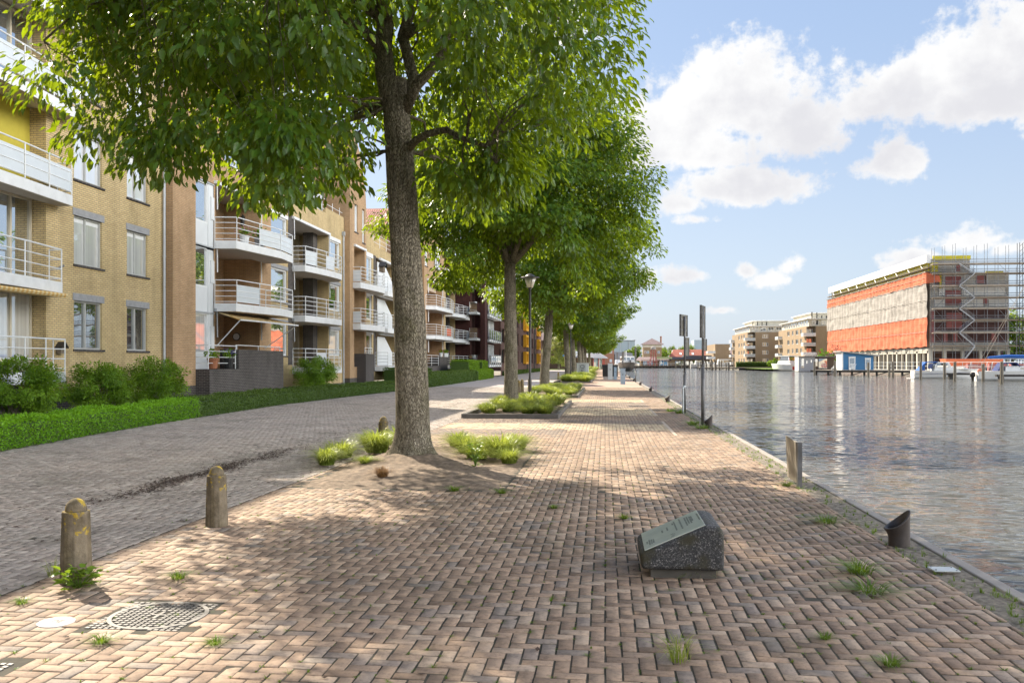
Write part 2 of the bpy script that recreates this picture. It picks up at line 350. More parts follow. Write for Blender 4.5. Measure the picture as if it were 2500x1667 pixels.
def bark():
    m, nt, N, L, b = nodes('bark'); co = N.new('ShaderNodeTexCoord').outputs['Object']
    n1 = noise_(N, L, 3.2, 8, .7, co=co, mp=(7, 7, 1.1)); n2 = noise_(N, L, 2.2, 5, .6, co=co)
    v = N.new('ShaderNodeTexVoronoi'); v.feature = 'DISTANCE_TO_EDGE'; mp = N.new('ShaderNodeMapping'); mp.inputs['Scale'].default_value = (13, 13, 2.3)
    ns = N.new('ShaderNodeTexNoise'); ns.inputs['Scale'].default_value = 5; L.new(co, ns.inputs[0])
    mixv = N.new('ShaderNodeMix'); mixv.data_type = 'RGBA'; mixv.inputs[0].default_value = .08; L.new(co, mixv.inputs[6]); L.new(ns.outputs['Color'], mixv.inputs[7])
    L.new(mixv.outputs[2], mp.inputs[0]); L.new(mp.outputs[0], v.inputs['Vector'])
    r = ramp(N, [(.28, (.12, .10, .075)), (.44, (.31, .27, .20)), (.62, (.52, .46, .35))]); L.new(n1, r.inputs[0])
    r2 = ramp(N, [(.50, (0, 0, 0)), (.68, (.6, .6, .6))]); L.new(n2, r2.inputs[0])
    mx = N.new('ShaderNodeMix'); mx.data_type = 'RGBA'; L.new(r2.outputs[0], mx.inputs[0]); L.new(r.outputs[0], mx.inputs[6]); mx.inputs[7].default_value = (.15, .14, .055, 1)
    rv = ramp(N, [(0, (.13, .12, .11)), (.20, (1, 1, 1))]); L.new(v.outputs['Distance'], rv.inputs[0])
    mu = N.new('ShaderNodeMix'); mu.data_type = 'RGBA'; mu.blend_type = 'MULTIPLY'; mu.inputs[0].default_value = .72; L.new(mx.outputs[2], mu.inputs[6]); L.new(rv.outputs[0], mu.inputs[7])
    L.new(mu.outputs[2], b.inputs['Base Color']); b.inputs['Roughness'].default_value = .95; b.inputs['Specular IOR Level'].default_value = .1
    ad = N.new('ShaderNodeMath'); ad.operation = 'MULTIPLY_ADD'; L.new(rv.outputs[0], ad.inputs[0]); ad.inputs[1].default_value = .9; L.new(n1, ad.inputs[2])
    bump_(N, L, ad.outputs[0], 1.0, .05, b); return m
m_bark = bark()
def paving_mat(name, cols):
    m, nt, N, L, b = nodes(name)
    at = N.new('ShaderNodeAttribute'); at.attribute_name = 'tint'
    r = ramp(N, cols); L.new(at.outputs['Fac'], r.inputs[0])
    geo = N.new('ShaderNodeNewGeometry').outputs['Position']
    n = noise_(N, L, 22, 8, .75, co=geo); rr = ramp(N, [(.3, (.50, .49, .47)), (.5, (.95, .95, .94)), (.66, (1.12, 1.1, 1.07))]); L.new(n, rr.inputs[0])
    n2 = noise_(N, L, .7, 5, .6, co=geo); r2 = ramp(N, [(.28, (.62, .63, .58)), (.44, (.92, .92, .90)), (.66, (1.1, 1.08, 1.04))]); L.new(n2, r2.inputs[0])
    mu = N.new('ShaderNodeMix'); mu.data_type = 'RGBA'; mu.blend_type = 'MULTIPLY'; mu.inputs[0].default_value = 1; L.new(r.outputs[0], mu.inputs[6]); L.new(rr.outputs[0], mu.inputs[7])
    m2 = N.new('ShaderNodeMix'); m2.data_type = 'RGBA'; m2.blend_type = 'MULTIPLY'; m2.inputs[0].default_value = 1; L.new(mu.outputs[2], m2.inputs[6]); L.new(r2.outputs[0], m2.inputs[7])
    L.new(m2.outputs[2], b.inputs['Base Color']); b.inputs['Roughness'].default_value = .8; b.inputs['Specular IOR Level'].default_value = .3
    bump_(N, L, noise_(N, L, 60, 5, .7, co=geo), .5, .006, b); return m
m_pave = paving_mat('promenade_brick', [(0, (.225, .155, .110)), (.3, (.30, .210, .150)), (.6, (.345, .245, .175)), (.80, (.395, .30, .225)), (.86, (.255, .20, .165)), (.93, (.225, .185, .155)), (.94, (.48, .38, .25)), (1, (.53, .43, .30))])
m_road = paving_mat('road_brick', [(0, (.28, .235, .205)), (.5, (.36, .31, .275)), (.8, (.42, .37, .33)), (1, (.32, .26, .225))])
m_joint = M('mossy_joint', (.060, .052, .036), .95, .35, 9, dirt=(.040, .058, .014))
def water_mat():
    m, nt, N, L, b = nodes('canal_water'); geo = N.new('ShaderNodeNewGeometry').outputs['Position']
    b.inputs['Base Color'].default_value = (.095, .090, .072, 1); b.inputs['Roughness'].default_value = .06; b.inputs['IOR'].default_value = 1.33
    def wave(mp, det, amp):        # wave slopes, taken from the noise colours so that they stay choppy far away
        n = N.new('ShaderNodeTexNoise'); n.inputs['Scale'].default_value = 1; n.inputs['Detail'].default_value = det; n.inputs['Roughness'].default_value = .5
        q = N.new('ShaderNodeMapping'); q.inputs['Scale'].default_value = mp; q.inputs['Rotation'].default_value = (0, 0, .25); L.new(geo, q.inputs[0]); L.new(q.outputs[0], n.inputs[0])
        v = N.new('ShaderNodeVectorMath'); v.operation = 'SUBTRACT'; L.new(n.outputs['Color'], v.inputs[0]); v.inputs[1].default_value = (.5, .5, .5)
        w = N.new('ShaderNodeVectorMath'); w.operation = 'MULTIPLY'; L.new(v.outputs[0], w.inputs[0]); w.inputs[1].default_value = amp; return w.outputs[0]
    a = N.new('ShaderNodeVectorMath'); L.new(wave((.5, 1.1, 1), 2, (.6, 1.1, 0)), a.inputs[0]); L.new(wave((2.3, 6.0, 1), 4, (1.5, 2.7, 0)), a.inputs[1])
    c = N.new('ShaderNodeVectorMath'); L.new(a.outputs[0], c.inputs[0]); c.inputs[1].default_value = (0, 0, 1)
    nn = N.new('ShaderNodeVectorMath'); nn.operation = 'NORMALIZE'; L.new(c.outputs[0], nn.inputs[0]); L.new(nn.outputs[0], b.inputs['Normal']); return m
m_water = water_mat()
def terrazzo():
    m, nt, N, L, b = nodes('exposed_aggregate'); co = N.new('ShaderNodeTexCoord').outputs['Object']
    v = N.new('ShaderNodeTexVoronoi'); v.inputs['Scale'].default_value = 130; L.new(co, v.inputs['Vector'])
    r = ramp(N, [(0, (.014, .014, .014)), (.55, (.032, .031, .03)), (.78, (.09, .085, .08)), (.96, (.28, .26, .24))]); L.new(v.outputs['Color'], r.inputs[0])
    n = noise_(N, L, 5, 5, .6, co=co); r2 = ramp(N, [(.50, (0, 0, 0)), (.64, (1, 1, 1))]); L.new(n, r2.inputs[0])
    mx = N.new('ShaderNodeMix'); mx.data_type = 'RGBA'; L.new(r2.outputs[0], mx.inputs[0]); L.new(r.outputs[0], mx.inputs[6]); mx.inputs[7].default_value = (.035, .03, .012, 1)
    L.new(mx.outputs[2], b.inputs['Base Color']); b.inputs['Roughness'].default_value = .7
    bump_(N, L, v.outputs['Distance'], .5, .004, b); return m
m_terr = terrazzo()
def lichen_conc():
    m, nt, N, L, b = nodes('lichen_concrete'); co = N.new('ShaderNodeTexCoord').outputs['Object']
    n = noise_(N, L, 9, 7, .7, co=co); r = ramp(N, [(.3, (.10, .078, .05)), (.7, (.235, .19, .13))]); L.new(n, r.inputs[0])
    n2 = noise_(N, L, 14, 5, .6, co=co); sp = N.new('ShaderNodeSeparateXYZ'); L.new(co, sp.inputs[0])
    a = N.new('ShaderNodeMath'); a.operation = 'MULTIPLY_ADD'; L.new(sp.outputs[2], a.inputs[0]); a.inputs[1].default_value = .30; L.new(n2, a.inputs[2])
    r2 = ramp(N, [(.70, (0, 0, 0)), (.76, (1, 1, 1))]); L.new(a.outputs[0], r2.inputs[0])
    mx = N.new('ShaderNodeMix'); mx.data_type = 'RGBA'; L.new(r2.outputs[0], mx.inputs[0]); L.new(r.outputs[0], mx.inputs[6]); mx.inputs[7].default_value = (.40, .28, .03, 1)
    n3 = noise_(N, L, 3, 4, .6, co=co, mp=(3, 3, .6)); r3 = ramp(N, [(.42, (.55, .52, .4)), (.6, (1, 1, 1))]); L.new(n3, r3.inputs[0])
    mu = N.new('ShaderNodeMix'); mu.data_type = 'RGBA'; mu.blend_type = 'MULTIPLY'; mu.inputs[0].default_value = .9; L.new(mx.outputs[2], mu.inputs[6]); L.new(r3.outputs[0], mu.inputs[7])
    L.new(mu.outputs[2], b.inputs['Base Color']); b.inputs['Roughness'].default_value = .95
    bump_(N, L, n, .9, .02, b); return m
m_boll = lichen_conc()
def stripe(name, c1, c2, scale, axis='Y'):
    m, nt, N, L, b = nodes(name); w = N.new('ShaderNodeTexWave'); w.bands_direction = axis; w.inputs['Scale'].default_value = scale
    L.new(N.new('ShaderNodeTexCoord').outputs['Object'], w.inputs['Vector']); r = ramp(N, [(.45, c1), (.55, c2)]); L.new(w.outputs['Fac'], r.inputs[0])
    L.new(r.outputs[0], b.inputs['Base Color']); b.inputs['Roughness'].default_value = .9; return m
m_awn = stripe('striped_awning', (.55, .33, .10), (.62, .50, .27), 1.6)
def net_mat(name, col):
    m, nt, N, L, b = nodes(name); co = N.new('ShaderNodeTexCoord').outputs['Object']
    n = noise_(N, L, .5, 6, .6, co=co, mp=(1, 1.3, .5)); n2 = noise_(N, L, 1, 3, .5, co=co, mp=(.1, .15, 3.5))
    r = ramp(N, [(.3, tuple(c*.78 for c in col)), (.7, col)]); L.new(n, r.inputs[0])
    r2 = ramp(N, [(.35, (.85, .85, .85)), (.6, (1.05, 1.05, 1.05))]); L.new(n2, r2.inputs[0])
    mu = N.new('ShaderNodeMix'); mu.data_type = 'RGBA'; mu.blend_type = 'MULTIPLY'; mu.inputs[0].default_value = 1; L.new(r.outputs[0], mu.inputs[6]); L.new(r2.outputs[0], mu.inputs[7])
    L.new(mu.outputs[2], b.inputs['Base Color']); b.inputs['Roughness'].default_value = .9; bump_(N, L, n, .8, .3, b); return m
m_neto = net_mat('orange_net', (.62, .155, .07)); m_netb = net_mat('beige_net', (.35, .32, .285))
# ------------------------------------------------------------------ ground, water, paving
QX = 3.07                                     # the quay edge
def ground():
    poly = [(-1500,-300),(QX-.2,-300),(QX-.2,436),(42,436),(46,345),(46,306),(58,304),(58,262),(63,238),(64,215),(66,170),(66,-300),(1500,-300),(1500,3500),(-1500,3500)]
    mb = MB(); mb.prism(poly, -2.5, -.03)
    o = mb.build('ground', m_far); setp(o, kind='structure')
    w = MB(); w.quad((-1500,-400,-.6),(1500,-400,-.6),(1500,3500,-.6),(-1500,3500,-.6))
    setp(w.build('water', m_water), kind='structure')
    q = MB(); q.box(QX-.115, QX, -40, 436, -2.4, .005); setp(q.build('quay_wall', M('quay_cap', (.27,.24,.21), .8, .2, 2, bump=.3), bevel=.012), kind='structure')
    g = MB(); n = 900
    for i in range(n):                        # the rough gravel verge behind the cap
        pass
    xs = np.linspace(2.60, QX-.115, 9); ys = np.concatenate([np.arange(-5, 30, .08), np.arange(30, 300, 1.5)])
    V = []; 
    for y in ys:
        for k, x in enumerate(xs):
            z = -.004+.016*mnoise.noise((x*9, y*9, 0))+.012*mnoise.noise((x*27, y*27, 3)); V.append((x, y, z if 0 < k < 8 else -.012))
    nx = len(xs); F = [(j*nx+i, j*nx+i+1, (j+1)*nx+i+1, (j+1)*nx+i) for j in range(len(ys)-1) for i in range(nx-1)]
    setp(np_mesh('gravel_verge', V, F, m_gravel, smooth=True), kind='structure')
ground()

BEDS = [(-4.3,-1.3,11.5,17.6), (-4.35,-1.5,26.7,37.5), (-4.25,-1.4,42.8,57.5), (-4.3,-1.3,74.7,118)]
MANHOLES = [(-3.0, 5.60, .345), (-3.62, 4.32, .345)]
HY = [-40, 10, 15.6, 19.3, 24.4, 34.2, 50.5, 60, 90, 100, 300]; HX = [-10.6, -11.1, -11.6, -12.1, -12.6, -13.2, -12.7, -12.4, -12.6, -13.6, -13.6]
def paving(name, x0, x1, y0, y1, mat, tint, xl=None, seed=1):
    r = np.random.default_rng(seed); p = .096
    i0, i1, j0, j1 = int(math.floor(x0/p))-2, int(math.ceil(x1/p))+2, int(math.floor(y0/p))-2, int(math.ceil(y1/p))+2
    I, J = np.meshgrid(np.arange(i0, i1), np.arange(j0, j1)); I = I.ravel(); J = J.ravel()
    k = (I-J) % 4; h = k == 0; v = k == 3; sel = h | v; I = I[sel]; J = J[sel]; h = h[sel]
    ax = I*p; ay = J*p; bx = ax+np.where(h, 2*p, p); by = ay+np.where(h, p, 2*p)
    ax = np.maximum(ax, x0); ay = np.maximum(ay, y0); bx = np.minimum(bx, x1); by = np.minimum(by, y1)
    ok = (bx-ax > .025) & (by-ay > .025); cx = (ax+bx)/2; cy_ = (ay+by)/2
    for (a, b, c, d) in BEDS: ok &= ~((cx > a) & (cx < b) & (cy_ > c) & (cy_ < d))
    for (a, b, s) in MANHOLES: ok &= ~((abs(cx-a) < s) & (abs(cy_-b) < s))
    if xl is not None: ok &= cx > np.interp(cy_, *xl)
    ax, ay, bx, by, cx, cy_ = (q[ok] for q in (ax, ay, bx, by, cx, cy_)); n = len(ax)
    hx = (bx-ax)/2; hy = (by-ay)/2; cx = cx+r.normal(0, .0012, n); cy_ = cy_+r.normal(0, .0012, n); rot = r.normal(0, .011, n)
    z = r.normal(0, .0016, n); tx = r.normal(0, .010, n); ty = r.normal(0, .008, n)
    g = .0042+r.random(n)*.0026; V = np.zeros((n, 12, 3), dtype=np.float32)
    for q, (inset, zz) in enumerate(((g, -.03), (g+.0005, -.0025), (g+.003, 0))):
        for m, (sx, sy) in enumerate(((-1,-1),(1,-1),(1,1),(-1,1))):
            ux = sx*(hx-inset); uy = sy*(hy-inset)
            V[:, q*4+m, 0] = cx+ux*np.cos(rot)-uy*np.sin(rot); V[:, q*4+m, 1] = cy_+ux*np.sin(rot)+uy*np.cos(rot)
            V[:, q*4+m, 2] = z+zz+(ux*tx+uy*ty)*(zz > -.02)
    base = [(8,9,10,11)]+[(q*4+m, q*4+(m+1)%4, (q+1)*4+(m+1)%4, (q+1)*4+m) for q in (0, 1) for m in range(4)]
    F = (np.array(base)[None]+(np.arange(n)*12)[:, None, None]).reshape(-1, 4)
    t = tint(cx, cy_, r)
    setp(np_mesh(name, V.reshape(-1, 3), F, mat, tint=np.repeat(t, 12)), kind='structure')
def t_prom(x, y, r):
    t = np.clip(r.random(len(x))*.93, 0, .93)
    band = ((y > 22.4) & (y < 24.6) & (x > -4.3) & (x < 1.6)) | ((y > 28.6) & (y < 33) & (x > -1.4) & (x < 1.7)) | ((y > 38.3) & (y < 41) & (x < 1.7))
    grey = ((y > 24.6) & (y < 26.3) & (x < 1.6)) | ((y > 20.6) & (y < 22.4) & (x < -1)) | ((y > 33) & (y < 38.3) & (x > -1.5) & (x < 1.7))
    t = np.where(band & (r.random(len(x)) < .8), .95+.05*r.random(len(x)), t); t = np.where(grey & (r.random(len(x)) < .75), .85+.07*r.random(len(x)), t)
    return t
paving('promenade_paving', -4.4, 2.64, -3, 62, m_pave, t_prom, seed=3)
paving('road_paving', -13.5, -4.4, 2, 62, m_road, lambda x, y, r: r.random(len(x)), xl=(HY, HX), seed=4)
mb = MB(); mb.quad((-13.8,-40,-.0048),(2.64,-40,-.0048),(2.64,62,-.0048),(-13.8,62,-.0048)); setp(mb.build('paving_bed', m_joint), kind='structure')
mb = MB(); mb.quad((-4.4,62,-.004),(2.66,62,-.004),(2.66,430,-.004),(-4.4,430,-.004)); setp(mb.build('promenade', M('promenade_far', (.35,.235,.17), .85, .15, 1.5)), kind='structure')
mb = MB(); mb.quad((-13.6,62,-.004),(-4.4,62,-.004),(-4.4,213,-.004),(-13.6,213,-.004)); mb.quad((-60,200,-.005),(-13.6,200,-.005),(-13.6,213,-.005),(-60,213,-.005))
setp(mb.build('road', M('road_far', (.36,.31,.275), .85, .15, 1.5)), kind='structure')
mb = MB(); mb.quad((-17.6,-30,-.006),(-10.4,-30,-.006),(-12.2,100,-.006),(-17.6,100,-.006)); setp(mb.build('planting_strip', m_soil), kind='structure')
mb = MB(); mb.box(-60,-4.6,213,213.25,-.02,.13); mb.box(-4.6,-4.4,62,213,-.02,.03); setp(mb.build('kerb', m_kerb), kind='structure')
mb = MB(); mb.quad((-60,213.25,.10),(-4.6,213.25,.10),(-4.6,240,.10),(-60,240,.10)); mb.quad((46.3,262.5,.02),(57.8,262.5,.02),(57.8,310,.02),(46.3,310,.02))
setp(mb.build('lawn', m_lawn), kind='structure')
# worn white line and pale strip along the quay beyond the first trees
mb = MB(); [mb.quad((1.62,a,.004),(1.70,a,.004),(1.70,b,.004),(1.62,b,.004)) for a, b in ((20.8,25.8),(28.6,33),(38.3,41))]; setp(mb.build('edge_line', M('worn_pale_brick', (.38,.31,.24), .8, .3, 6)), kind='structure')

def soil(name, b, h, res=.09, mound=None):
    x0, x1, y0, y1 = b; nx = int((x1-x0)/res)+2; ny = int((y1-y0)/res)+2; V = []
    for j in range(ny):
        for i in range(nx):
            x = x0+(x1-x0)*i/(nx-1); y = y0+(y1-y0)*j/(ny-1); e = min(x-x0, x1-x, y-y0, y1-y)
            z = -.012+min(1, e/.5)*(h+.03*mnoise.noise((x*2.2, y*2.2, 0))+.022*mnoise.noise((x*8, y*8, 5)))+(.012*mnoise.noise((x*25, y*25, 9)) if e > .05 else 0)
            if mound: z += .16*math.exp(-((x-mound[0])**2+(y-mound[1])**2)/.55)
            V.append((x, y, z))
    F = [(j*nx+i, j*nx+i+1, (j+1)*nx+i+1, (j+1)*nx+i) for j in range(ny-1) for i in range(nx-1)]
    setp(np_mesh(name, V, F, m_soil, smooth=True), kind='structure')
soil('soil_bed', BEDS[0], .045, .06, (-3.3, 14.75))
for b in BEDS[1:]: soil('soil_bed', b, .10, .4)
for b in BEDS[1:]:
    mb = MB(); x0, x1, y0, y1 = b
    mb.box(x0-.08, x1+.08, y0-.08, y0+.04, -.02, .14); mb.box(x0-.08, x0+.04, y0+.04, y1, -.02, .14); mb.box(x1-.04, x1+.08, y0+.04, y1, -.02, .13)
    setp(mb.build('bed_kerb', m_dkerb, bevel=.01), kind='structure')
# leaf litter in the gutter, seed husks over the road, crumbs in the joints
def litter():
    r = np.random.default_rng(11); P = []
    for y, s, n in ((11.8, .9, 1100), (13.4, .6, 650), (15.2, 1.1, 700), (10.2, .9, 60), (23.5, 1.6, 260), (27, 1.2, 160), (35, 2, 150), (20, 1.5, 80)):
        yy = r.normal(y, s, n); P.append(np.stack([-6.15+r.normal(0, .13, n)+.08*np.sin(yy*3), yy], 1))
    n = 700; P.append(np.stack([r.uniform(-7, -4.3, n), r.uniform(6, 24, n)], 1))
    n = 260; P.append(np.stack([r.uniform(-4.3, 2.3, n), r.uniform(3, 20, n)], 1))
    n = 500; P.append(np.stack([r.normal(-2.9, 1.2, n), r.normal(25.6, .5, n)], 1))
    P = np.concatenate(P); n = len(P); s = r.uniform(.008, .036, n); a = r.random(n)*6.28; z = .004+r.random(n)*.008
    V = np.zeros((n, 4, 3), dtype=np.float32)
    for k in range(4):
        an = a+k*1.5708; V[:, k, 0] = P[:, 0]+np.cos(an)*s*(1 if k % 2 else .55); V[:, k, 1] = P[:, 1]+np.sin(an)*s*(1 if k % 2 else .55); V[:, k, 2] = z+r.random(n)*.012
    F = np.arange(n*4).reshape(-1, 4); setp(np_mesh('leaf_litter', V.reshape(-1, 3), F, m_litter), 'dark leaf litter and seed husks lying along the road gutter', 'leaf litter', kind='stuff')
litter()

# ------------------------------------------------------------------ vegetation generators
def leaves(P, D, Nn, L, W, fold=.12, droop=.25):
    # P base points, D unit leaf axes, Nn rough normals; eight-vertex ovate leaf with a folded midrib and a hooked tip
    n = len(P); L = L[:, None]; W = W[:, None]
    S_ = np.cross(D, Nn); S_ /= np.linalg.norm(S_, axis=1)[:, None]+1e-9; U = np.cross(S_, D)
    a = P; b = P+D*L*.38-U*L*fold*.5; c = P+D*L*.74-U*L*(fold*.4+droop*.35); t = P+D*L*.97-U*L*droop
    l1 = P+D*L*.34+S_*W*.5+U*L*fold*.4; r1 = P+D*L*.34-S_*W*.5+U*L*fold*.4
    l2 = P+D*L*.70+S_*W*.34-U*L*droop*.2; r2 = P+D*L*.70-S_*W*.34-U*L*droop*.2
    V = np.stack([a, b, c, t, l1, r1, l2, r2], 1).reshape(-1, 3)
    f = np.array([(0,1,4,4),(0,5,1,1),(4,1,2,6),(1,5,7,2),(6,2,3,3),(2,7,3,3)])
    tri = np.array([(0,1,4),(0,5,1),(4,1,2),(4,2,6),(1,5,7),(1,7,2),(6,2,3),(2,7,3)])
    F = (tri[None]+(np.arange(n)*8)[:, None, None]).reshape(-1, 3); return V, F, 8
def leaves_simple(P, D, Nn, L, W, droop=.2):
    n = len(P); L = L[:, None]; W = W[:, None]
    S_ = np.cross(D, Nn); S_ /= np.linalg.norm(S_, axis=1)[:, None]+1e-9; U = np.cross(S_, D)
    V = np.stack([P, P+D*L*.45+S_*W*.5+U*L*.05, P+D*L-U*L*droop, P+D*L*.45-S_*W*.5+U*L*.05], 1).reshape(-1, 3)
    tri = np.array([(0,1,2),(0,2,3)]); F = (tri[None]+(np.arange(n)*4)[:, None, None]).reshape(-1, 3); return V, F, 4
def unit(v): return v/(np.linalg.norm(v, axis=1)[:, None]+1e-9)

def crown_leaves(r, clusters, axes, per, L, spread, droop, simple=False):
    n = len(clusters); k = per; idx = np.repeat(np.arange(n), k); c = clusters[idx]; ax = axes[idx]
    g = unit(r.normal(0, 1, (n*k, 3)))*(r.random((n*k, 1))**.45)*np.array(spread); P = c+g
    P[:, 2] -= .22*spread[2]*(np.linalg.norm(g[:, :2], axis=1)/spread[0])**2*2
    D = unit(.55*ax+.9*unit(g)+r.normal(0, .35, (n*k, 3))+np.array([0, 0, -droop])); Nn = unit(np.array([0, 0, 1.])+.5*ax+r.normal(0, .38, (n*k, 3)))
    ll = L*r.uniform(.5, 1.3, n*k); ww = ll*r.uniform(.40, .52, n*k)
    ww = ww*(1.3 if simple else 1); V, F, m = (leaves_simple if simple else leaves)(P, D, Nn, ll, ww)
    t = np.clip(.5*r.random(n*k)+.5*np.repeat(r.random(n), k), 0, 1); return V, F, np.repeat(t, m)
def curve(p0, p1, sag, k=6, jit=.06, rr=random):
    p0, p1 = Vector(p0), Vector(p1); out = []; d = (p1-p0).length
    for i in range(k+1):
        t = i/k; q = p0.lerp(p1, t); q.z += sag*4*t*(1-t)
        if 0 < i < k: q += Vector((rr.uniform(-1,1), rr.uniform(-1,1), rr.uniform(-1,1)))*jit*d
        out.append(q)
    return out
def make_tree(root, trunk, tr_r, limbs, clusters, per, L, spread, lmat, seed, simple=False, droop=.75, flare=None, rings=None):
    """root thing in world coordinates; trunk path and radii; limbs = list of (path, radii)"""
    rr = random.Random(seed); r = np.random.default_rng(seed)
    # trunk with root flare and lumpy section
    k = 40 if not simple else 14; n = 28 if not simple else 12; vs = []; fs = []
    tp = [Vector(p) for p in trunk]; cum = [0]
    for i in range(len(tp)-1): cum.append(cum[-1]+(tp[i+1]-tp[i]).length)
    for i in range(k):
        s = (i/(k-1))**1.6*cum[-1]; j = max(q for q in range(len(tp)-1) if cum[q] <= s+1e-6); f = (s-cum[j])/(cum[j+1]-cum[j])
        p = tp[j].lerp(tp[j+1], f); rad = tr_r[j]*(1-f)+tr_r[j+1]*f; h = p.z
        for t in range(n):
            a = t*2*math.pi/n; q = rad
            if flare:
                fl = math.exp(-max(0, h-.03)/.20); q += flare*fl*(.7+.9*max(0, math.cos(a*5+1.1))**1.5*(.6+.6*mnoise.noise((math.cos(a)*2, math.sin(a)*2, 3))))
            q *= 1+.05*mnoise.noise((math.cos(a)*1.5, math.sin(a)*1.5, h*.9+seed))+.03*mnoise.noise((math.cos(a)*5, math.sin(a)*5, h*1.2))
            vs.append((p.x+q*math.cos(a), p.y+q*math.sin(a), h if i else h-.12))
        if i:
            for t in range(n): fs.append(((i-1)*n+t, (i-1)*n+(t+1)%n, i*n+(t+1)%n, i*n+t))
    MB().add(vs, fs).build('trunk', m_bark, root, smooth=True)
    mb = MB()
    for pth, rd in limbs: mb.tube(pth, rd, 10 if not simple else 6)
    nodes_ = [(q, rd[min(i, len(rd)-1)] if isinstance(rd, list) else rd) for pth, rd in limbs for i, q in enumerate(pth)][:]
    NP = np.array([tuple(q) for q, _ in nodes_])
    for c in clusters:
        d = np.linalg.norm(NP-np.array(c)-np.array([0, 0, .3]), axis=1); j = int(d.argmin())
        if d[j] < .3 or (simple and rr.random() < .5): continue
        r0 = min(nodes_[j][1]*.5, .012+.012*d[j]); pth = curve(nodes_[j][0], c, .10*d[j], 5, .05, rr)
        mb.tube(pth, [max(.004, r0*(1-.8*i/5)) for i in range(6)], 4, cap=False)
    mb.build('limbs', m_bark, root, smooth=True)
    cl = np.array(clusters); ctr = cl.mean(0); ax = unit(cl-ctr)
    V, F, t = crown_leaves(r, cl, ax, per, L, spread, droop, simple)
    np_mesh('crown', V, F, lmat, root, tint=t)
# ------------------------------------------------------------------ building kit
# a face is (axis, p): 'x' faces +X at x=p, 'w' faces -X at x=p, 'y' faces -Y at y=p. d is measured into the wall.
def fp(face, a, z, d=0):
    ax, p = face
    return (p-d, a, z) if ax == 'x' else (p+d, a, z) if ax == 'w' else (a, p+d, z)
def fbox(mb, face, a0, a1, z0, z1, d0, d1):
    p, q = fp(face, a0, z0, d0), fp(face, a1, z1, d1); return mb.box(p[0], q[0], p[1], q[1], p[2], q[2])
def fquad(mb, face, a0, a1, z0, z1, d=0):
    q = [fp(face, a0, z0, d), fp(face, a1, z0, d), fp(face, a1, z1, d), fp(face, a0, z1, d)]
    if face[0] == 'w': q = q[::-1]
    return mb.quad(*q)
def wall(mb, face, a0, a1, z0, z1, holes=(), dep=.16):
    A = sorted({a0, a1}|{h[0] for h in holes}|{h[1] for h in holes}); Z = sorted({z0, z1}|{h[2] for h in holes}|{h[3] for h in holes})
    A = [a for a in A if a0-1e-6 <= a <= a1+1e-6]; Z = [z for z in Z if z0-1e-6 <= z <= z1+1e-6]
    for i in range(len(A)-1):
        for j in range(len(Z)-1):
            ca, cz = (A[i]+A[i+1])/2, (Z[j]+Z[j+1])/2
            if any(h[0] < ca < h[1] and h[2] < cz < h[3] for h in holes): continue
            fquad(mb, face, A[i], A[i+1], Z[j], Z[j+1])
    for h in holes:
        d = h[4] if len(h) > 4 else dep
        for (u0, w0, u1, w1) in ((h[0],h[2],h[0],h[3]), (h[1],h[3],h[1],h[2]), (h[0],h[3],h[1],h[3]), (h[1],h[2],h[0],h[2])):
            mb.quad(fp(face,u0,w0), fp(face,u1,w1), fp(face,u1,w1,d), fp(face,u0,w0,d))
def window(par, face, a0, a1, z0, z1, dep=.12, mull=(), trans=(), fr=None, pane=None, lintel=False, sill=False, t=.06, name='window', blind=None):
    mb = MB(); fr = fr or m_white; f0, f1 = dep-.05, dep+.02
    for (x0, x1, y0, y1) in ((a0,a0+t,z0,z1),(a1-t,a1,z0,z1),(a0+t,a1-t,z0,z0+t),(a0+t,a1-t,z1-t,z1)): fbox(mb, face, x0, x1, y0, y1, f0, f1)
    for m in mull: c = a0+(a1-a0)*m; fbox(mb, face, c-t*.6, c+t*.6, z0+t, z1-t, f0+.004, f1)
    for m in trans: c = z0+(z1-z0)*m; fbox(mb, face, a0+t, a1-t, c-t*.4, c+t*.4, f0+.008, f1)
    w = mb.build(name, fr, par)
    q = MB(); fquad(q, face, a0+.02, a1-.02, z0+.02, z1-.02, dep+.012); q.build('pane', pane or m_glass, w)
    if blind:
        b = MB(); fbox(b, face, a0+t, a1-t, z1-t-(z1-z0)*blind, z1-t, dep+.002, dep+.009); b.build('blind', m_white, w)
    if lintel:
        b = MB(); fbox(b, face, a0-.07, a1+.12, z1, z1+.24, -.018, .10); b.build('lintel', m_lintel, w)
    if sill:
        b = MB(); fbox(b, face, a0-.04, a1+.12, z0-.07, z0, -.05, .11); b.build('sill', m_dbrick, w)
    return w
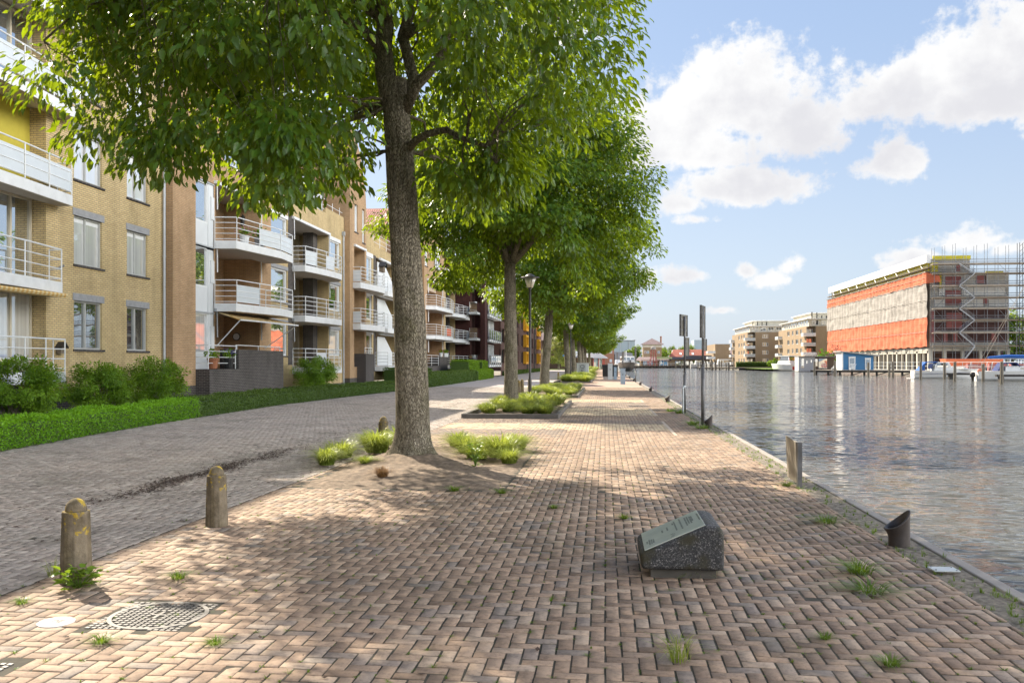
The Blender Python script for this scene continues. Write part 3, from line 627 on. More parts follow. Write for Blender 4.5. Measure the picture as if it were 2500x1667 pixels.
def balcony(par, pts, z, th=.24, rail=1.0, nr=4, posts=1.3, panels=(), slab=None, pmat=None, curved=False, r=.022, toprail=True):
    """pts: slab outline from wall along the outer edge back to the wall (z = top of the slab)"""
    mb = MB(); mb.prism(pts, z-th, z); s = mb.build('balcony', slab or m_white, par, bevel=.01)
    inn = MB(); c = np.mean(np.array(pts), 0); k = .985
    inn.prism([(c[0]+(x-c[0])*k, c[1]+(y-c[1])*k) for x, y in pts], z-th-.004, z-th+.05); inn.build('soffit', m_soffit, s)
    edge = [np.array(p) for p in pts]; ins = [p+(c-p)/np.linalg.norm(c-p)*.06 for p in edge]
    rb = MB(); seg = []
    for i in range(len(ins)-1):
        a, b = ins[i], ins[i+1]; L = np.linalg.norm(b-a); n = 1 if curved else max(1, int(round(L/posts)))
        for q in range(n): seg.append((a+(b-a)*q/n, a+(b-a)*(q+1)/n))
    P = [tuple(s_[0]) for s_ in seg]+[tuple(seg[-1][1])]
    for x, y in P: rb.tube([(x,y,z),(x,y,z+rail)], r*1.05, 6)
    for q in range(nr+1):
        zz = z+rail*(1-q/(nr+.35)); rb.tube([(x,y,zz) for x, y in P], r*(1.15 if q == 0 else .8), 6)
    rl = rb.build('railing', m_white, s)
    for i in panels:
        if i >= len(seg): continue
        a, b = seg[i]; p = MB(); d = (b-a)/np.linalg.norm(b-a); a2, b2 = a+d*.04, b-d*.04
        p.quad((a2[0],a2[1],z+.08),(b2[0],b2[1],z+.08),(b2[0],b2[1],z+rail*.80),(a2[0],a2[1],z+rail*.80))
        o = p.build('balcony_panel', pmat or m_frost, s); md = o.modifiers.new('thick', 'SOLIDIFY'); md.thickness = .012
    return s
def arc(y0, y1, x0, bulge, first=.5, n=5):
    pts = [(x0, y0), (x0+first, y0)]
    for i in range(1, n+1):
        t = i/n; pts.append((x0+first+(bulge)*math.sin(math.pi*min(1, t*.62+.02))-(first)*max(0, t-.8)*3.5, y0+(y1-y0)*t))
    pts.append((x0, y1)); return pts
def downpipe(par, x, y, z0, z1, r=.055, mat=None):
    mb = MB(); mb.tube([(x,y,z0),(x,y,z1)], r, 10)
    for z in np.arange(z0+1.1, z1, 2.4): mb.tube([(x,y,z),(x,y,z+.05)], r*1.25, 10)
    mb.box(x-.09,x+.09,y-.09,y+.09,z1-.02,z1+.24); return mb.build('downpipe', mat or m_zinc, par)
XF = -17.4; FZ = [1.45, 4.36, 7.17, 9.98, 12.79]
# ---------------------------------------------------------------- yellow block at the left
A = thing('apartment_building', 'yellow brick apartment block nearest the camera, with grey concrete lintels and stacked white balconies', 'apartment building', (XF, 24, 0))
mb = MB(); rows = [2.16, 4.97, 7.78, 10.6]; cols = [(26.98, 28.60), (30.18, 31.62)]
holes = [(a, b, z, z+1.62) for a, b in cols for z in rows]
LY0, LY1 = 17.5, 25.55; lv = [1.45, 4.26, 7.07, 9.9, 12.7]
wall(mb, ('x', XF), LY1, 32.95, .62, 15.2, holes, .13)
wall(mb, ('x', XF), -14, LY0, .62, 15.2)
mb.quad((XF-.55,LY1,.62),(XF,LY1,.62),(XF,LY1,15.2),(XF-.55,LY1,15.2)); mb.quad((XF-.55,LY0,.62),(XF,LY0,.62),(XF,LY0,15.2),(XF-.55,LY0,15.2))
mb.box(-29,XF-.9,-14,32.95,15.0,15.2); mb.box(-29,XF-.75,32.9,32.95,0,15.0)
mb.quad((XF-.56,LY0,13.6),(XF-.56,LY1,13.6),(XF-.56,LY1,15.2),(XF-.56,LY0,15.2))
mb.build('wall', m_ybrick, A)
mb = MB(); wall(mb, ('x', XF), LY1, 32.95, -.05, .62); wall(mb, ('x', XF), -14, LY0, -.05, .62); mb.quad((XF-.9,LY0,-.05),(XF-.9,LY1,-.05),(XF-.9,LY1,1.3),(XF-.9,LY0,1.3)); mb.build('plinth', m_dbrick, A)
mb = MB(); mb.quad((-29,-14,-.05),(-29,32.9,-.05),(-29,32.9,15),(-29,-14,15)); mb.build('rear_wall', m_ybrick, A)
for ci, (a, b) in enumerate(cols):
    for ri, z in enumerate(rows):
        window(A, ('x', XF), a, b, z, z+1.62, mull=(.46,), fr=m_greyfr, pane=(m_blind if ri >= 2 else m_curtain if ri == 1 else m_glass), lintel=True, sill=True, blind=(.09 if ri == 1 else .12 if ri == 2 and ci else None))
for i, z in enumerate(lv):
    top = z+2.62
    if i == 2:
        q = MB(); q.quad((XF-.55,LY0,z),(XF-.55,LY1,z),(XF-.55,LY1,top),(XF-.55,LY0,top)); q.build('recess_wall', m_ywall, A)
    else:
        for k, (a, b) in enumerate(((LY0+.02, LY0+2.6), (LY0+2.6, LY0+5.2), (LY0+5.2, LY1-.02))):
            window(A, ('x', XF-.45), a, b, z+.02, top-.05, dep=.06, mull=(.36, .66) if k == 2 else (.5,), fr=m_cream, pane=m_curtain if (i == 0 and k == 2) else m_glass2, name='balcony_door')
    q = MB(); q.box(XF-.545, XF+.012, LY0+.004, LY1-.004, top, z+2.81-.03); q.build('floor_band', m_soffit, A)
    e = (25.95, 25.75, 26.15, 26.6, 26.5)[i]; o0 = (.40, .42, .50, .5, .5)[i]; z1 = z-.02
    balcony(A, [(XF, 14.6), (XF+.75, 14.6), (XF+.95, 18), (XF+.90, 21), (XF+.72, 23.6), (XF+o0, e), (XF, e)], z1, th=.34, rail=1.02, nr=(3 if i in (0,) else 3), posts=1.5, panels=range(2, 9) if i >= 2 else (), pmat=m_frost)
q = MB()
q.prismy([(XF-.4, 4.0), (XF+.75, 3.86), (XF+.76, 3.80), (XF+.72, 3.74), (XF-.4, 3.82)], 18, 25.5); q.build('awning', m_awn, A)
for z in (1.9, 4.4, 7.3): 
    q = MB(); q.tube([(XF,26.05,z+.3),(XF+.22,26.15,z+.42)], .035, 6); q.build('wall_bracket', m_galv, A)
downpipe(A, XF+.09, 32.72, 0, 14.9)
# ---------------------------------------------------------------- ochre block with loggias
B = thing('apartment_building', 'ochre brick apartment block with deep loggias, stepped roof terrace and striped awning', 'apartment building', (XF, 45, 0))
XP = -17.1; mb = MB()
mb.box(-24, XP, 33.0, 34.95, .78, 14.6)
lg = [(37.45, 42.5, FZ[i]+.0, FZ[i]+2.62, 1.9) for i in range(3)]; l2 = [(47.2, 53.5, FZ[i], FZ[i]+2.62, 1.9) for i in range(3)]
w1 = [(34.95, 37.25, 1.3, 9.72, .1)]; w2 = [(44.0, 46.35, FZ[i]+.66, FZ[i]+2.6, .13) for i in range(3)]; w3 = [(53.62, 55.95, FZ[i]+.72, FZ[i]+2.6, .13) for i in range(3)]
up = [(38.4, 42.4, 10.9, 12.7, .13)]
wall(mb, ('x', XF), 34.95, 43.98, .05, 14.6, w1+lg+up)
mb.box(-24, XF-.02, 34.95, 43.96, 14.5, 14.6); mb.box(-24, -20.0, 43.5, 43.96, 10.0, 14.5)
for i in range(3):
    z0, z1 = FZ[i], FZ[i]+2.62
    mb.quad((XF-1.9,37.45,z0),(XF-1.9,42.5,z0),(XF-1.9,42.5,z1),(XF-1.9,37.45,z1))
mb.build('wall', m_bbrick, B)
mb = MB(); wall(mb, ('x', XF), 43.98, 56.85, .40, 11.1, w2+l2+w3)
mb.box(-24, -20.4, 43.98, 56.85, 10.4, 14.2)
mb.box(XF-.01, XF-.22, 53.0, 56.85, 11.1, 11.45); mb.box(XF-.3, XF-5, 43.98, 56.85, 10.2, 10.4); mb.build('wall', m_ybrick, B)
mb = MB(); wall(mb, ('x', XF), 43.98, 56.85, -.05, .40); mb.box(-20, XP+.004, 32.99, 34.96, -.05, .78); mb.build('plinth', m_dbrick, B)
mb = MB(); fbox(mb, ('x', XF), 46.45, 47.18, 1.6, 10.15, -.012, .1)
mb.build('brick_pillar', m_dbrick, B)
for i in range(3): mb = MB(); mb.box(XF-1.2, XF-.55, 52.2, 53.0, FZ[i], FZ[i]+2.62); mb.build('brick_pillar', m_dbrick, B)
for i in range(3):
    z = FZ[i]
    window(B, ('x', XF), 35.0, 36.75, z+.66, z+2.46, dep=.08, fr=m_white, pane=m_curtain if i == 0 else m_glass2, t=.08)
    q = MB(); fbox(q, ('x', XF), 35.0, 36.75, z-.46 if i else z-.12, z+.66, .03, .09); q.build('white_panel', m_render, B)
    q = MB(); fbox(q, ('x', XF), 36.75, 37.3, z-.46 if i else z-.12, z+2.46, .0, .09); fbox(q, ('x', XF), 36.95, 37.25, z+.9, z+1.9, -.05, 0); q.build('white_panel', m_render, B)
    q = MB(); fbox(q, ('x', XF), 34.95, 37.3, z+2.44, z+2.50, -.04, .1); q.build('trim', m_zinc, B)
    window(B, ('x', XF-1.9), 37.6, 39.5, z+.02, z+2.3, dep=-.02, fr=m_cream, pane=m_glass, t=.12, name='balcony_door', blind=(.3, .0, .0)[2-i] or None)
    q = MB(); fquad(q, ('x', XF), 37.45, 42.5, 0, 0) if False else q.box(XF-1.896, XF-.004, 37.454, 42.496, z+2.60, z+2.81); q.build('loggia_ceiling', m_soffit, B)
    window(B, ('x', XF), 44.0, 46.35, z+.66, z+2.42, pane=m_glass2, sill=True, t=.09); q = MB(); fbox(q, ('x', XF), 43.98, 46.45, z+2.42, z+2.62, -.015, .12); q.build('roller_box', m_white if i == 2 else m_lintel, B)
    for a, b in ((47.4, 49.3), (49.9, 51.8)): window(B, ('x', XF-1.88), a, b, z+.02, z+2.35, dep=0, fr=m_cream, pane=m_glass if a > 49 else m_curtain, t=.14, name='balcony_door')
    q = MB(); q.quad((XF-1.9,47.2,z),(XF-1.9,53.5,z),(XF-1.9,53.5,z+2.62),(XF-1.9,47.2,z+2.62)); q.build('recess_wall', m_cream, B)
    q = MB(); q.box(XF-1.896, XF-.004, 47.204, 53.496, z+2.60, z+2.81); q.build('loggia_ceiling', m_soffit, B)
    window(B, ('x', XF), 53.62, 55.95, z+.72, z+2.42, pane=m_glass2 if i else m_curtain, t=.09, sill=False); q = MB(); fbox(q, ('x', XF), 53.55, 56.05, z+2.42, z+2.64, -.015, .12); q.build('roller_box', m_white if i == 2 else m_lintel, B)
    zz = z+.02
    if i: balcony(B, [(XF,37.3),(XF+.98,37.45),(XF+1.62,41.3),(XF+1.45,43.3),(XF,43.3)], zz, th=.36, rail=1.05, nr=4, posts=2.4, panels=((1,), (1,), (2, 3))[i], pmat=m_frost)
    balcony(B, arc(47.1, 53.6, XF, .5, .75), zz, th=.36, rail=1.05, nr=4, curved=True, panels=(1, 3) if i == 2 else (2,) if i == 0 else (), pmat=m_frost)
    for y0, y1, zt in ((37.45, 42.6, z+2.62), (47.2, 53.6, z+2.66)):
        q = MB(); q.box(XF, XF+.14, y0-.15, y1, zt-.06, zt+.08); q.tube([(XF+.08,y0,zt),(XF+.10,y0,zt-1.2)], .03, 6); q.tube([(XF+.08,y1-.1,zt),(XF+.10,y1-.1,zt-1.2)], .03, 6); q.build('awning_cassette', m_white if i else m_zinc, B)
q = MB(); q.add([(XF+.1,37.5,4.02),(XF+1.25,37.3,3.66),(XF+1.75,43.2,3.66),(XF+.1,43.4,4.02),(XF+.1,37.5,3.98),(XF+1.25,37.3,3.60),(XF+1.75,43.2,3.60),(XF+.1,43.4,3.98)], [(0,1,2,3),(7,6,5,4),(0,4,5,1),(1,5,6,2),(2,6,7,3),(3,7,4,0)])
aw = q.build('awning', m_awn, B)
q = MB(); q.tube([(XF+.06,37.4,2.45),(XF+1.2,37.35,3.62)], .025, 6); q.tube([(XF+.06,43.0,2.45),(XF+1.7,43.1,3.62)], .025, 6); q.tube([(XF+1.25,37.3,3.63),(XF+1.75,43.2,3.63)], .035, 6); q.build('awning_arm', m_white, aw)
window(B, ('x', XF), 38.4, 42.4, 10.9, 12.7, mull=(.33, .66), pane=m_glass2, sill=True, t=.09)
q = MB(); P = [(XF-.12, y) for y in np.arange(44.2, 56.9, 1.5)]
for x, y in P: q.tube([(x,y,11.1),(x,y,12.0)], .022, 6)
for zz in (11.35, 11.6, 12.0): q.tube([(XF-.12,44.0,zz),(XF-.12,53.2,zz)], .02, 6)
q.tube([(XF-.12,53.0,11.75),(XF-.12,56.8,11.75)], .02, 6); q.build('terrace_railing', m_white, B)
q = MB()
for y in (50.2, 51.9, 53.6): q.box(XF-1.0, XF-.96, y, y+1.62, 11.2, 13.3)
q.build('wind_screen', m_frost, B); window(B, ('x', -20.4), 50, 56, 10.6, 13.9, dep=-.01, mull=(.33, .66), pane=m_frost, fr=m_cream, t=.12)
downpipe(B, XF+.10, 56.4, 0, 10.2)
q = MB(); q.box(-18.2,-18.08,57.0,57.0,11,12.4) if False else q.tube([(-18.6,56.6,10.4),(-18.6,56.6,12.9)], .06, 8); q.build('vent_pipe', m_dark, B)
# charcoal brick terrace of the ground floor
T = thing('terrace_wall', 'charcoal brick terrace wall with white railings below the striped awning', 'garden wall', (-16.9, 39, 0))
mb = MB(); mb.box(XF+.002, -16.5, 34.98, 37.9, -.05, 1.45); mb.box(XF+.002, -16.5, 37.9, 43.4, -.05, 2.32); mb.build('brickwork', m_dbrick, T)
def rail(par, P, z, h, n, r=.02, post=True):
    q = MB()
    for x, y in P: q.tube([(x,y,z),(x,y,z+h)], r*1.1, 6)
    for i in range(n): q.tube([(x,y,z+h*(1-i/n)) for x, y in P], r*(1.15 if i == 0 else .85), 6)
    return q.build('railing', m_white, par)
rail(T, [(XF+.1,35.1),(-16.62,35.1),(-16.62,37.8)], 1.45, 1.02, 4); rail(T, [(-16.62,37.9),(-16.62,40.4),(-16.62,43.2)], 2.32, .2, 1)
rail(T, [(-16.62,37.8),(-16.62,37.95)], 2.3, .2, 1)
# ---------------------------------------------------------------- curved gable tower and the third block
def gable(name, label, y0, y1, h, xf, xb, cat='apartment building', holes=()):
    g = thing(name, label, cat, (xf, y0, 0)); w = y1-y0
    prof = [(y0,0),(y0,h),(y0+w*.18,h-.1),(y0+w*.45,h-.75),(y0+w*.68,h-1.7),(y0+w*.86,h-2.9),(y0+w*.96,h-4.0),(y1,h-5.0),(y1,0)]
    mb = MB(); wall(mb, ('x', xf), y0, y1, .7, h-5.0, holes)
    n = len(prof); P = [(y0,h-5.0)]+prof[1:-1]
    mb.add([(xf,y,z) for y, z in P], [tuple(range(len(P)-1,-1,-1))])
    for i in range(n-1):
        (a, b), (c, d) = prof[i], prof[i+1]; mb.quad((xf,a,b),(xf,c,d),(xb,c,d),(xb,a,b))
    mb.build('wall', m_bbrick, g)
    q = MB(); q.box(xb, xf+.004, y0-.004, y1, -.05, .7); q.build('plinth', m_dbrick, g)
    q = MB(); q.box(xb, xf+.006, y0-.006, y0+.5, h-1.5, h-.9) if False else q.box(xb, xf-.5, y0-.02, y0, h-2.6, h-1.9); q.build('brick_band', m_dbrick, g)
    return g
G1 = gable('gabled_stair_tower', 'ochre brick tower with quarter-round top rising beside the roof terrace', 56.9, 60.95, 17.6, -17.02, -25, 'tower', [(57.9, 60.5, FZ[i], FZ[i]+2.6, 1.2) for i in range(3)]+[(58.0, 58.75, 10.7, 13.0), (59.9, 60.5, 10.2, 12.6)])
for a, b, z in ((58.0, 58.75, 10.7), (59.9, 60.5, 10.2)): window(G1, ('x', -17.02), a, b, z, z+2.3, sill=True, t=.07, pane=m_curtain); 
for i in range(3):
    window(G1, ('x', -18.1), 57.9, 60.5, FZ[i]+.02, FZ[i]+2.55, dep=0, mull=(.5,), pane=m_curtain, t=.12, name='balcony_door')
    q = MB(); q.box(-17.02, -16.88, 57.8, 60.6, FZ[i]+2.5, FZ[i]+2.64); q.build('awning_cassette', m_white, G1)
    if i: balcony(G1, arc(57.6, 64.0, -17.2, .45, .72, 4), FZ[i]+.02, th=.4, rail=1.05, nr=4, curved=True, panels=(0,), pmat=m_frost)
CB = thing('apartment_building', 'ochre and yellow brick apartment block half hidden behind the big trunk', 'apartment building', (XF, 80, 0))
mb = MB(); c1 = [(61.2, 63.9, FZ[i]+.6, FZ[i]+2.5, .13) for i in range(3)]; c2 = [(65, 72, FZ[i], FZ[i]+2.62, 1.6) for i in range(3)]; c3 = [(73, 76, FZ[i]+.6, FZ[i]+2.5, .13) for i in range(3)]; c4 = [(91.9, 93.2, FZ[i]+.2, FZ[i]+2.5, .13) for i in range(3)]+[(94.2, 100, FZ[i], FZ[i]+2.6, 1.8) for i in range(3)]+[(100.3, 102.5, FZ[i]+.3, FZ[i]+2.5, .13) for i in range(3)]
wall(mb, ('x', XF), 60.95, 81.0, .4, 10.6, c1+c2+c3)
mb.box(XF-.01, XF-.2, 60.95, 64.4, 10.6, 11.0)
mb.box(-26, -20.6, 60.95, 81, 10.2, 13.2); mb.box(-26, XF-.3, 60.95, 81, 10.0, 10.2); mb.build('wall', m_ybrick, CB); mb = MB(); wall(mb, ('x', XF), 91.3, 103.6, .4, 11.4, c4); mb.box(-26, XF-.3, 91.3, 103.6, 10.4, 10.6)
mb.box(-26, -21, 91.3, 103.6, 10.6, 13.6); mb.build('wall', m_ybrick, CB)
q = MB(); q.box(-26, -17.1, 103.6, 105, .0, 12.3); q.build('corner_pier', m_bbrick, CB)
for i in range(3):
    z = FZ[i]
    window(CB, ('x', XF), 61.2, 63.9, z+.6, z+2.4, pane=m_glass2, t=.09); window(CB, ('x', XF), 73, 76, z+.6, z+2.5, pane=m_glass2, t=.09, mull=(.5,))
    q = MB(); fbox(q, ('x', XF), 61.1, 64.1, z+2.4, z+2.72, -.02, .12); q.build('roller_box', m_white, CB)
    q = MB(); fbox(q, ('x', XF), 64.25, 64.95, z-.4, z+2.7, -.012, .1); q.build('brick_pillar', m_dbrick, CB)
    q = MB(); q.quad((XF-1.6,65,z),(XF-1.6,72,z),(XF-1.6,72,z+2.62),(XF-1.6,65,z+2.62)); q.quad((XF-1.8,94.2,z),(XF-1.8,100,z),(XF-1.8,100,z+2.6),(XF-1.8,94.2,z+2.6)); q.build('recess_wall', m_bbrick, CB)
    for a, b in ((65.4, 67.4), (68.2, 71.2)): window(CB, ('x', XF-1.58), a, b, z+.02, z+2.3, dep=0, pane=m_glass, fr=m_cream, t=.13, name='balcony_door')
    window(CB, ('x', XF-1.78), 95, 98, z+.02, z+2.3, dep=0, pane=m_glass, fr=m_cream, t=.15, mull=(.5,), name='balcony_door')
    window(CB, ('x', XF), 91.9, 93.2, z+.2, z+2.4, pane=m_glass, t=.12, mull=(.5,)); window(CB, ('x', XF), 100.3, 102.5, z+.3, z+2.4, pane=m_glass, t=.12, mull=(.4,))
    q = MB(); q.box(XF-1.59, XF-.004, 65.01, 71.99, z+2.60, z+2.8); q.build('loggia_ceiling', m_soffit, CB); q = MB(); q.box(XF-1.79, XF-.004, 94.21, 99.99, z+2.58, z+2.8); q.build('loggia_ceiling', m_soffit, CB)
    q = MB(); q.box(XF-1.0, XF-.4, 98.2, 99.0, z, z+2.6); q.build('brick_pillar', m_dbrick, CB)
    q = MB(); q.prismx([(65.2,z+.05),(65.2,z+2.3),(67.4,z+2.3),(69.9,z+1.1),(69.9,z+.05)], XF+.02, XF+.06)
    q.build('privacy_screen', m_render, CB)
    balcony(CB, [(XF,64.6),(XF+.95,64.9),(XF+1.15,70),(XF+.9,73),(XF,73.2)], z+.02, th=.36, rail=1.05, nr=4, posts=1.7)
    balcony(CB, arc(94.0, 103.4, XF, .8, .8), z+.02, th=.36, rail=1.05, nr=4, curved=True, panels=(4, 5))
    q = MB(); q.tube([(XF+.3,65,z+2.5),(XF+.3,73,z+2.5)], .10, 8); q.build('awning_cassette', m_white, CB)
rail(CB, [(XF-.1, y) for y in np.arange(64.5, 80.6, 2.0)], 10.6, 1.0, 3); rail(CB, [(XF-.1, y) for y in (95.5, 97, 98.5, 100)], 11.4, .8, 3)
q = MB(); q.prismx([(61,10.5),(61,12.4),(63.4,12.1),(66,10.7)], XF-1.5, XF-1.44); q.prismx([(61,12.0),(61,13.0),(72,12.4),(72,11.3)], -20.4, -20.3); q.build('roof_screen', m_ltgrey, CB)
downpipe(CB, XF+.1, 103.2, 0, 11)
window(CB, ('x', -21), 92.2, 95.5, 10.7, 13.3, dep=-.01, pane=m_curtain, fr=m_white, t=.15)
G2 = gable('gabled_stair_tower', 'second ochre brick gable tower with small white windows, right of the big trunk', 81.0, 91.3, 20.0, -17.02, -20.2, 'tower', [(82.4, 89.8, FZ[i], FZ[i]+2.6, 1.7) for i in range(3)]+[(81.3, 82.6, 11.0, 13.0), (86.0, 89.2, 11.3, 13.2)])
window(G2, ('x', -17.02), 81.3, 82.6, 11.0, 13.0, sill=True, t=.12, pane=m_curtain); window(G2, ('x', -17.02), 86.0, 89.2, 11.3, 13.2, sill=True, t=.14, mull=(.4, .7), pane=m_glass2)
q = MB(); fbox(q, ('x', -17.02), 85.9, 89.3, 13.2, 13.5, -.02, .1); q.build('roller_box', m_white, G2)
for i in range(3):
    z = FZ[i]; q = MB(); q.quad((-18.7,82.4,z),(-18.7,89.8,z),(-18.7,89.8,z+2.6),(-18.7,82.4,z+2.6)); q.build('recess_wall', m_obrick if i < 2 else m_bbrick, G2); q = MB(); q.box(-18.69,-17.025,82.41,89.79,z+2.58,z+2.75); q.build('loggia_ceiling', m_soffit, G2)
    window(G2, ('x', -18.68), 82.6, 84.6, z+.02, z+2.3, dep=0, pane=m_glass, fr=m_cream, t=.14, name='balcony_door')
    if i: balcony(G2, [(-17.02,81.6),(-16.1,82.2),(-15.7,88.4),(-16.0,91.2),(-17.02,91.4)], z+.02, th=.36, rail=1.05, nr=4, posts=2.2, panels=(3,) if i == 1 else (), pmat=m_neto)
    q = MB(); q.box(-17.02,-16.86,82.2,90.0,z+2.5,z+2.66); q.tube([(-16.9,82.4,z+2.5),(-16.9,82.4,z+1.3)], .05, 6); q.tube([(-16.9,89.8,z+2.5),(-16.9,89.8,z+1.3)], .05, 6); q.build('awning_cassette', m_white, G2)
for k, (a, b, c) in enumerate(((58.6, 60.7, 2.36), (79.0, 90.0, 2.34))):
    t = thing('terrace_wall', ('narrow charcoal brick terrace pier at the foot of the first gable tower', 'grey brick terrace wall lined with flower pots, right of the big trunk')[k], 'garden wall', (-16.7, a, 0))
    q = MB()
    if k: q.box(-17.4, -16.4, a, 85.5, -.05, 1.46); q.box(-17.4, -16.4, 85.5, b, -.05, c)
    else: q.box(-17.4, -16.4, a, b, -.05, c)
    q.build('brickwork', m_dbrick, t); rail(t, [(-16.5, a+.1), (-16.5, (a+b)/2), (-16.5, b-.1)] if not k else [(-16.5,79.2),(-16.5,82),(-16.5,85.4)], c if not k else 1.46, .42 if not k else 1.0, 2 if not k else 4)
# red tiled roof block behind
RB = thing('tiled_roof_house', 'pale gable block under a red pantile roof, rising behind the terraces', 'building', (-22, 86, 0))
mb = MB(); mb.box(-40, -17.6, 84, 91, 9, 15.4); mb.build('wall', M('pale_brick', (.50, .40, .30), .9, .08, 3), RB)
mb = MB(); mb.add([(-40,83.6,15.25),(-17.3,83.6,15.25),(-17.3,87.6,17.6),(-40,87.6,17.6),(-17.3,91.6,15.25),(-40,91.6,15.25)], [(0,1,2,3),(3,2,4,5),(1,4,2),(0,3,5),(0,5,4,1)]); mb.build('roof', m_tile, RB)
# ---------------------------------------------------------------- dark red block
D = thing('apartment_building', 'dark red brick apartment block with glazed steel balconies', 'apartment building', (-14, 108, 0))
mb = MB(); mb.box(-24, -15.6, 100.4, 104, 0, 14.2); mb.box(-24, -14.9, 104, 116.5, 0, 13.8); wall(mb, ('x', -14.05), 101.4, 103.6, 0, 15.0); wall(mb, ('y', 101.4), -14.6, -14.05, 0, 15); mb.box(-14.6,-14.06,101.41,103.6,0,14.99)
mb.build('wall', m_rbrick, D)
for i, z in enumerate((1.5, 4.6, 7.6, 10.6)):
    q = MB(); q.box(-14.9, -13.9, 104, 116, z-.25, z); bl = q.build('balcony', m_white, D)
    q = MB(); q.box(-13.93, -13.90, 104.1, 115.9, z+.1, z+1.15); q.build('balcony_panel', m_glass2, bl)
    q = MB()
    for y in np.arange(104, 116.1, 2): q.tube([(-13.87,y,z-.3),(-13.87,y,z+1.2)], .035, 5)
    q.tube([(-13.87,104,z+1.2),(-13.87,116,z+1.2)], .03, 5); q.build('railing', m_ltgrey, bl)
    window(D, ('x', -14.9), 104.3, 110, z+.02, z+2.6, dep=-.02, mull=(.3, .6), pane=m_glass, fr=m_dark, t=.1, name='balcony_door'); window(D, ('x', -14.9), 110.5, 115.8, z+.02, z+2.6, dep=-.02, mull=(.25, .5, .75), pane=m_curtain, fr=m_white, t=.1, name='balcony_door')
    q = MB(); q.box(-15.6, -14.6, 98.8, 101.2, z-.25, z); b2 = q.build('balcony', m_ltgrey, D)
    q = MB(); q.box(-15.5, -14.65, 98.8, 98.84, z, z+1.15); q.box(-14.63, -14.59, 98.8, 101.2, z, z+1.15); q.build('balcony_panel', m_glass2, b2)
    window(D, ('y', 100.4), -15.55, -14.7, z+.05, z+2.5, dep=-.02, pane=m_glass, fr=m_dark, t=.08, name='balcony_door') if False else None
for z in (4.2, 7.0):
    q = MB(); q.box(-17.2, -15.7, 99.0, 100.4, z-.3, z); b2 = q.build('balcony', m_white, D); rail(b2, [(-17.1,100.3),(-17.1,99.1),(-15.8,99.1),(-15.8,100.3)], z, 1.15, 4, .03)
Y = thing('apartment_building', 'long purple-brown brick block with projecting yellow window surrounds', 'apartment building', (-14, 150, 0))
mb = MB(); wins = []
for z in (1.7, 4.55, 7.4, 10.0):
    for y in (117.6, 124, 131, 138, 145.6, 157.5, 166, 173, 183): wins.append((y, y+3.2, z, z+1.9, .3))
wall(mb, ('x', -14), 116.5, 192, 0, 12.7, wins, .3); mb.box(-26, -14.35, 116.5, 192, 12.4, 12.6); mb.quad((-14,192,0),(-26,192,0),(-26,192,12.7),(-14,192,12.7)); mb.build('wall', m_mbrick, Y)
for (y0, y1, z0, z1, _) in wins: window(Y, ('x', -14), y0, y1, z0, z1, dep=.25, mull=(.35, .65), pane=m_glass, fr=m_dark, t=.12)
for y in (121.5, 149.0, 178.2):
    for z in (1.7, 4.6, 7.4, 10.1):
        q = MB(); t = .35
        for (a, b, c, d) in ((y, y+t, z-.1, z+2.0), (y+4.5-t, y+4.5, z-.1, z+2.0), (y+t, y+4.5-t, z-.1, z+t-.1), (y+t, y+4.5-t, z+2-t, z+2.0)): fbox(q, ('x', -14), a, b, c, d, -.55, -.005)
        w = q.build('yellow_surround', m_yellow, Y); q = MB(); fquad(q, ('x', -14), y+t, y+4.5-t, z+t-.1, z+2-t, -.02); q.build('pane', m_glass, w)
for y in (155.8, 171.5): 
    q = MB(); fbox(q, ('x', -14), y, y+.9, 0, 12.6, -.15, -.005); q.build('downpipe', m_dark, Y)
q = MB()
for y in np.arange(118, 190, 3): fbox(q, ('x', -14), y, y+1.3, .1, .7, -.02, -.004)
q.build('basement_vents', m_dark, Y)
H = thing('gabled_house', 'brown tiled gable house at the far end of the street', 'house', (-14, 244, 0))
mb = MB(); mb.box(-40, -11.2, 238, 252, 0, 8.2); mb.prismx([(238,8.2),(252,8.2),(245,12.2)], -40, -11.25); mb.build('wall', m_mbrick, H)
mb = MB(); mb.add([(-40.2,237.4,8.0),(-11,237.4,8.0),(-11,245,12.5),(-40.2,245,12.5),(-11,252.6,8.0),(-40.2,252.6,8.0),(-40.2,237.4,7.8),(-11,237.4,7.8),(-11,245,12.2),(-40.2,245,12.2)], [(0,1,2,3),(3,2,4,5),(6,9,8,7),(0,6,7,1),(1,7,8,2)]); mb.build('roof', m_slate, H)
q = MB(); q.box(-38, -3.2, 232, 232.4, 0, 3.2); W = q.build('brick_wall', m_mbrick); setp(W, 'low brown brick boundary wall behind the pale tree at the street end', 'garden wall')
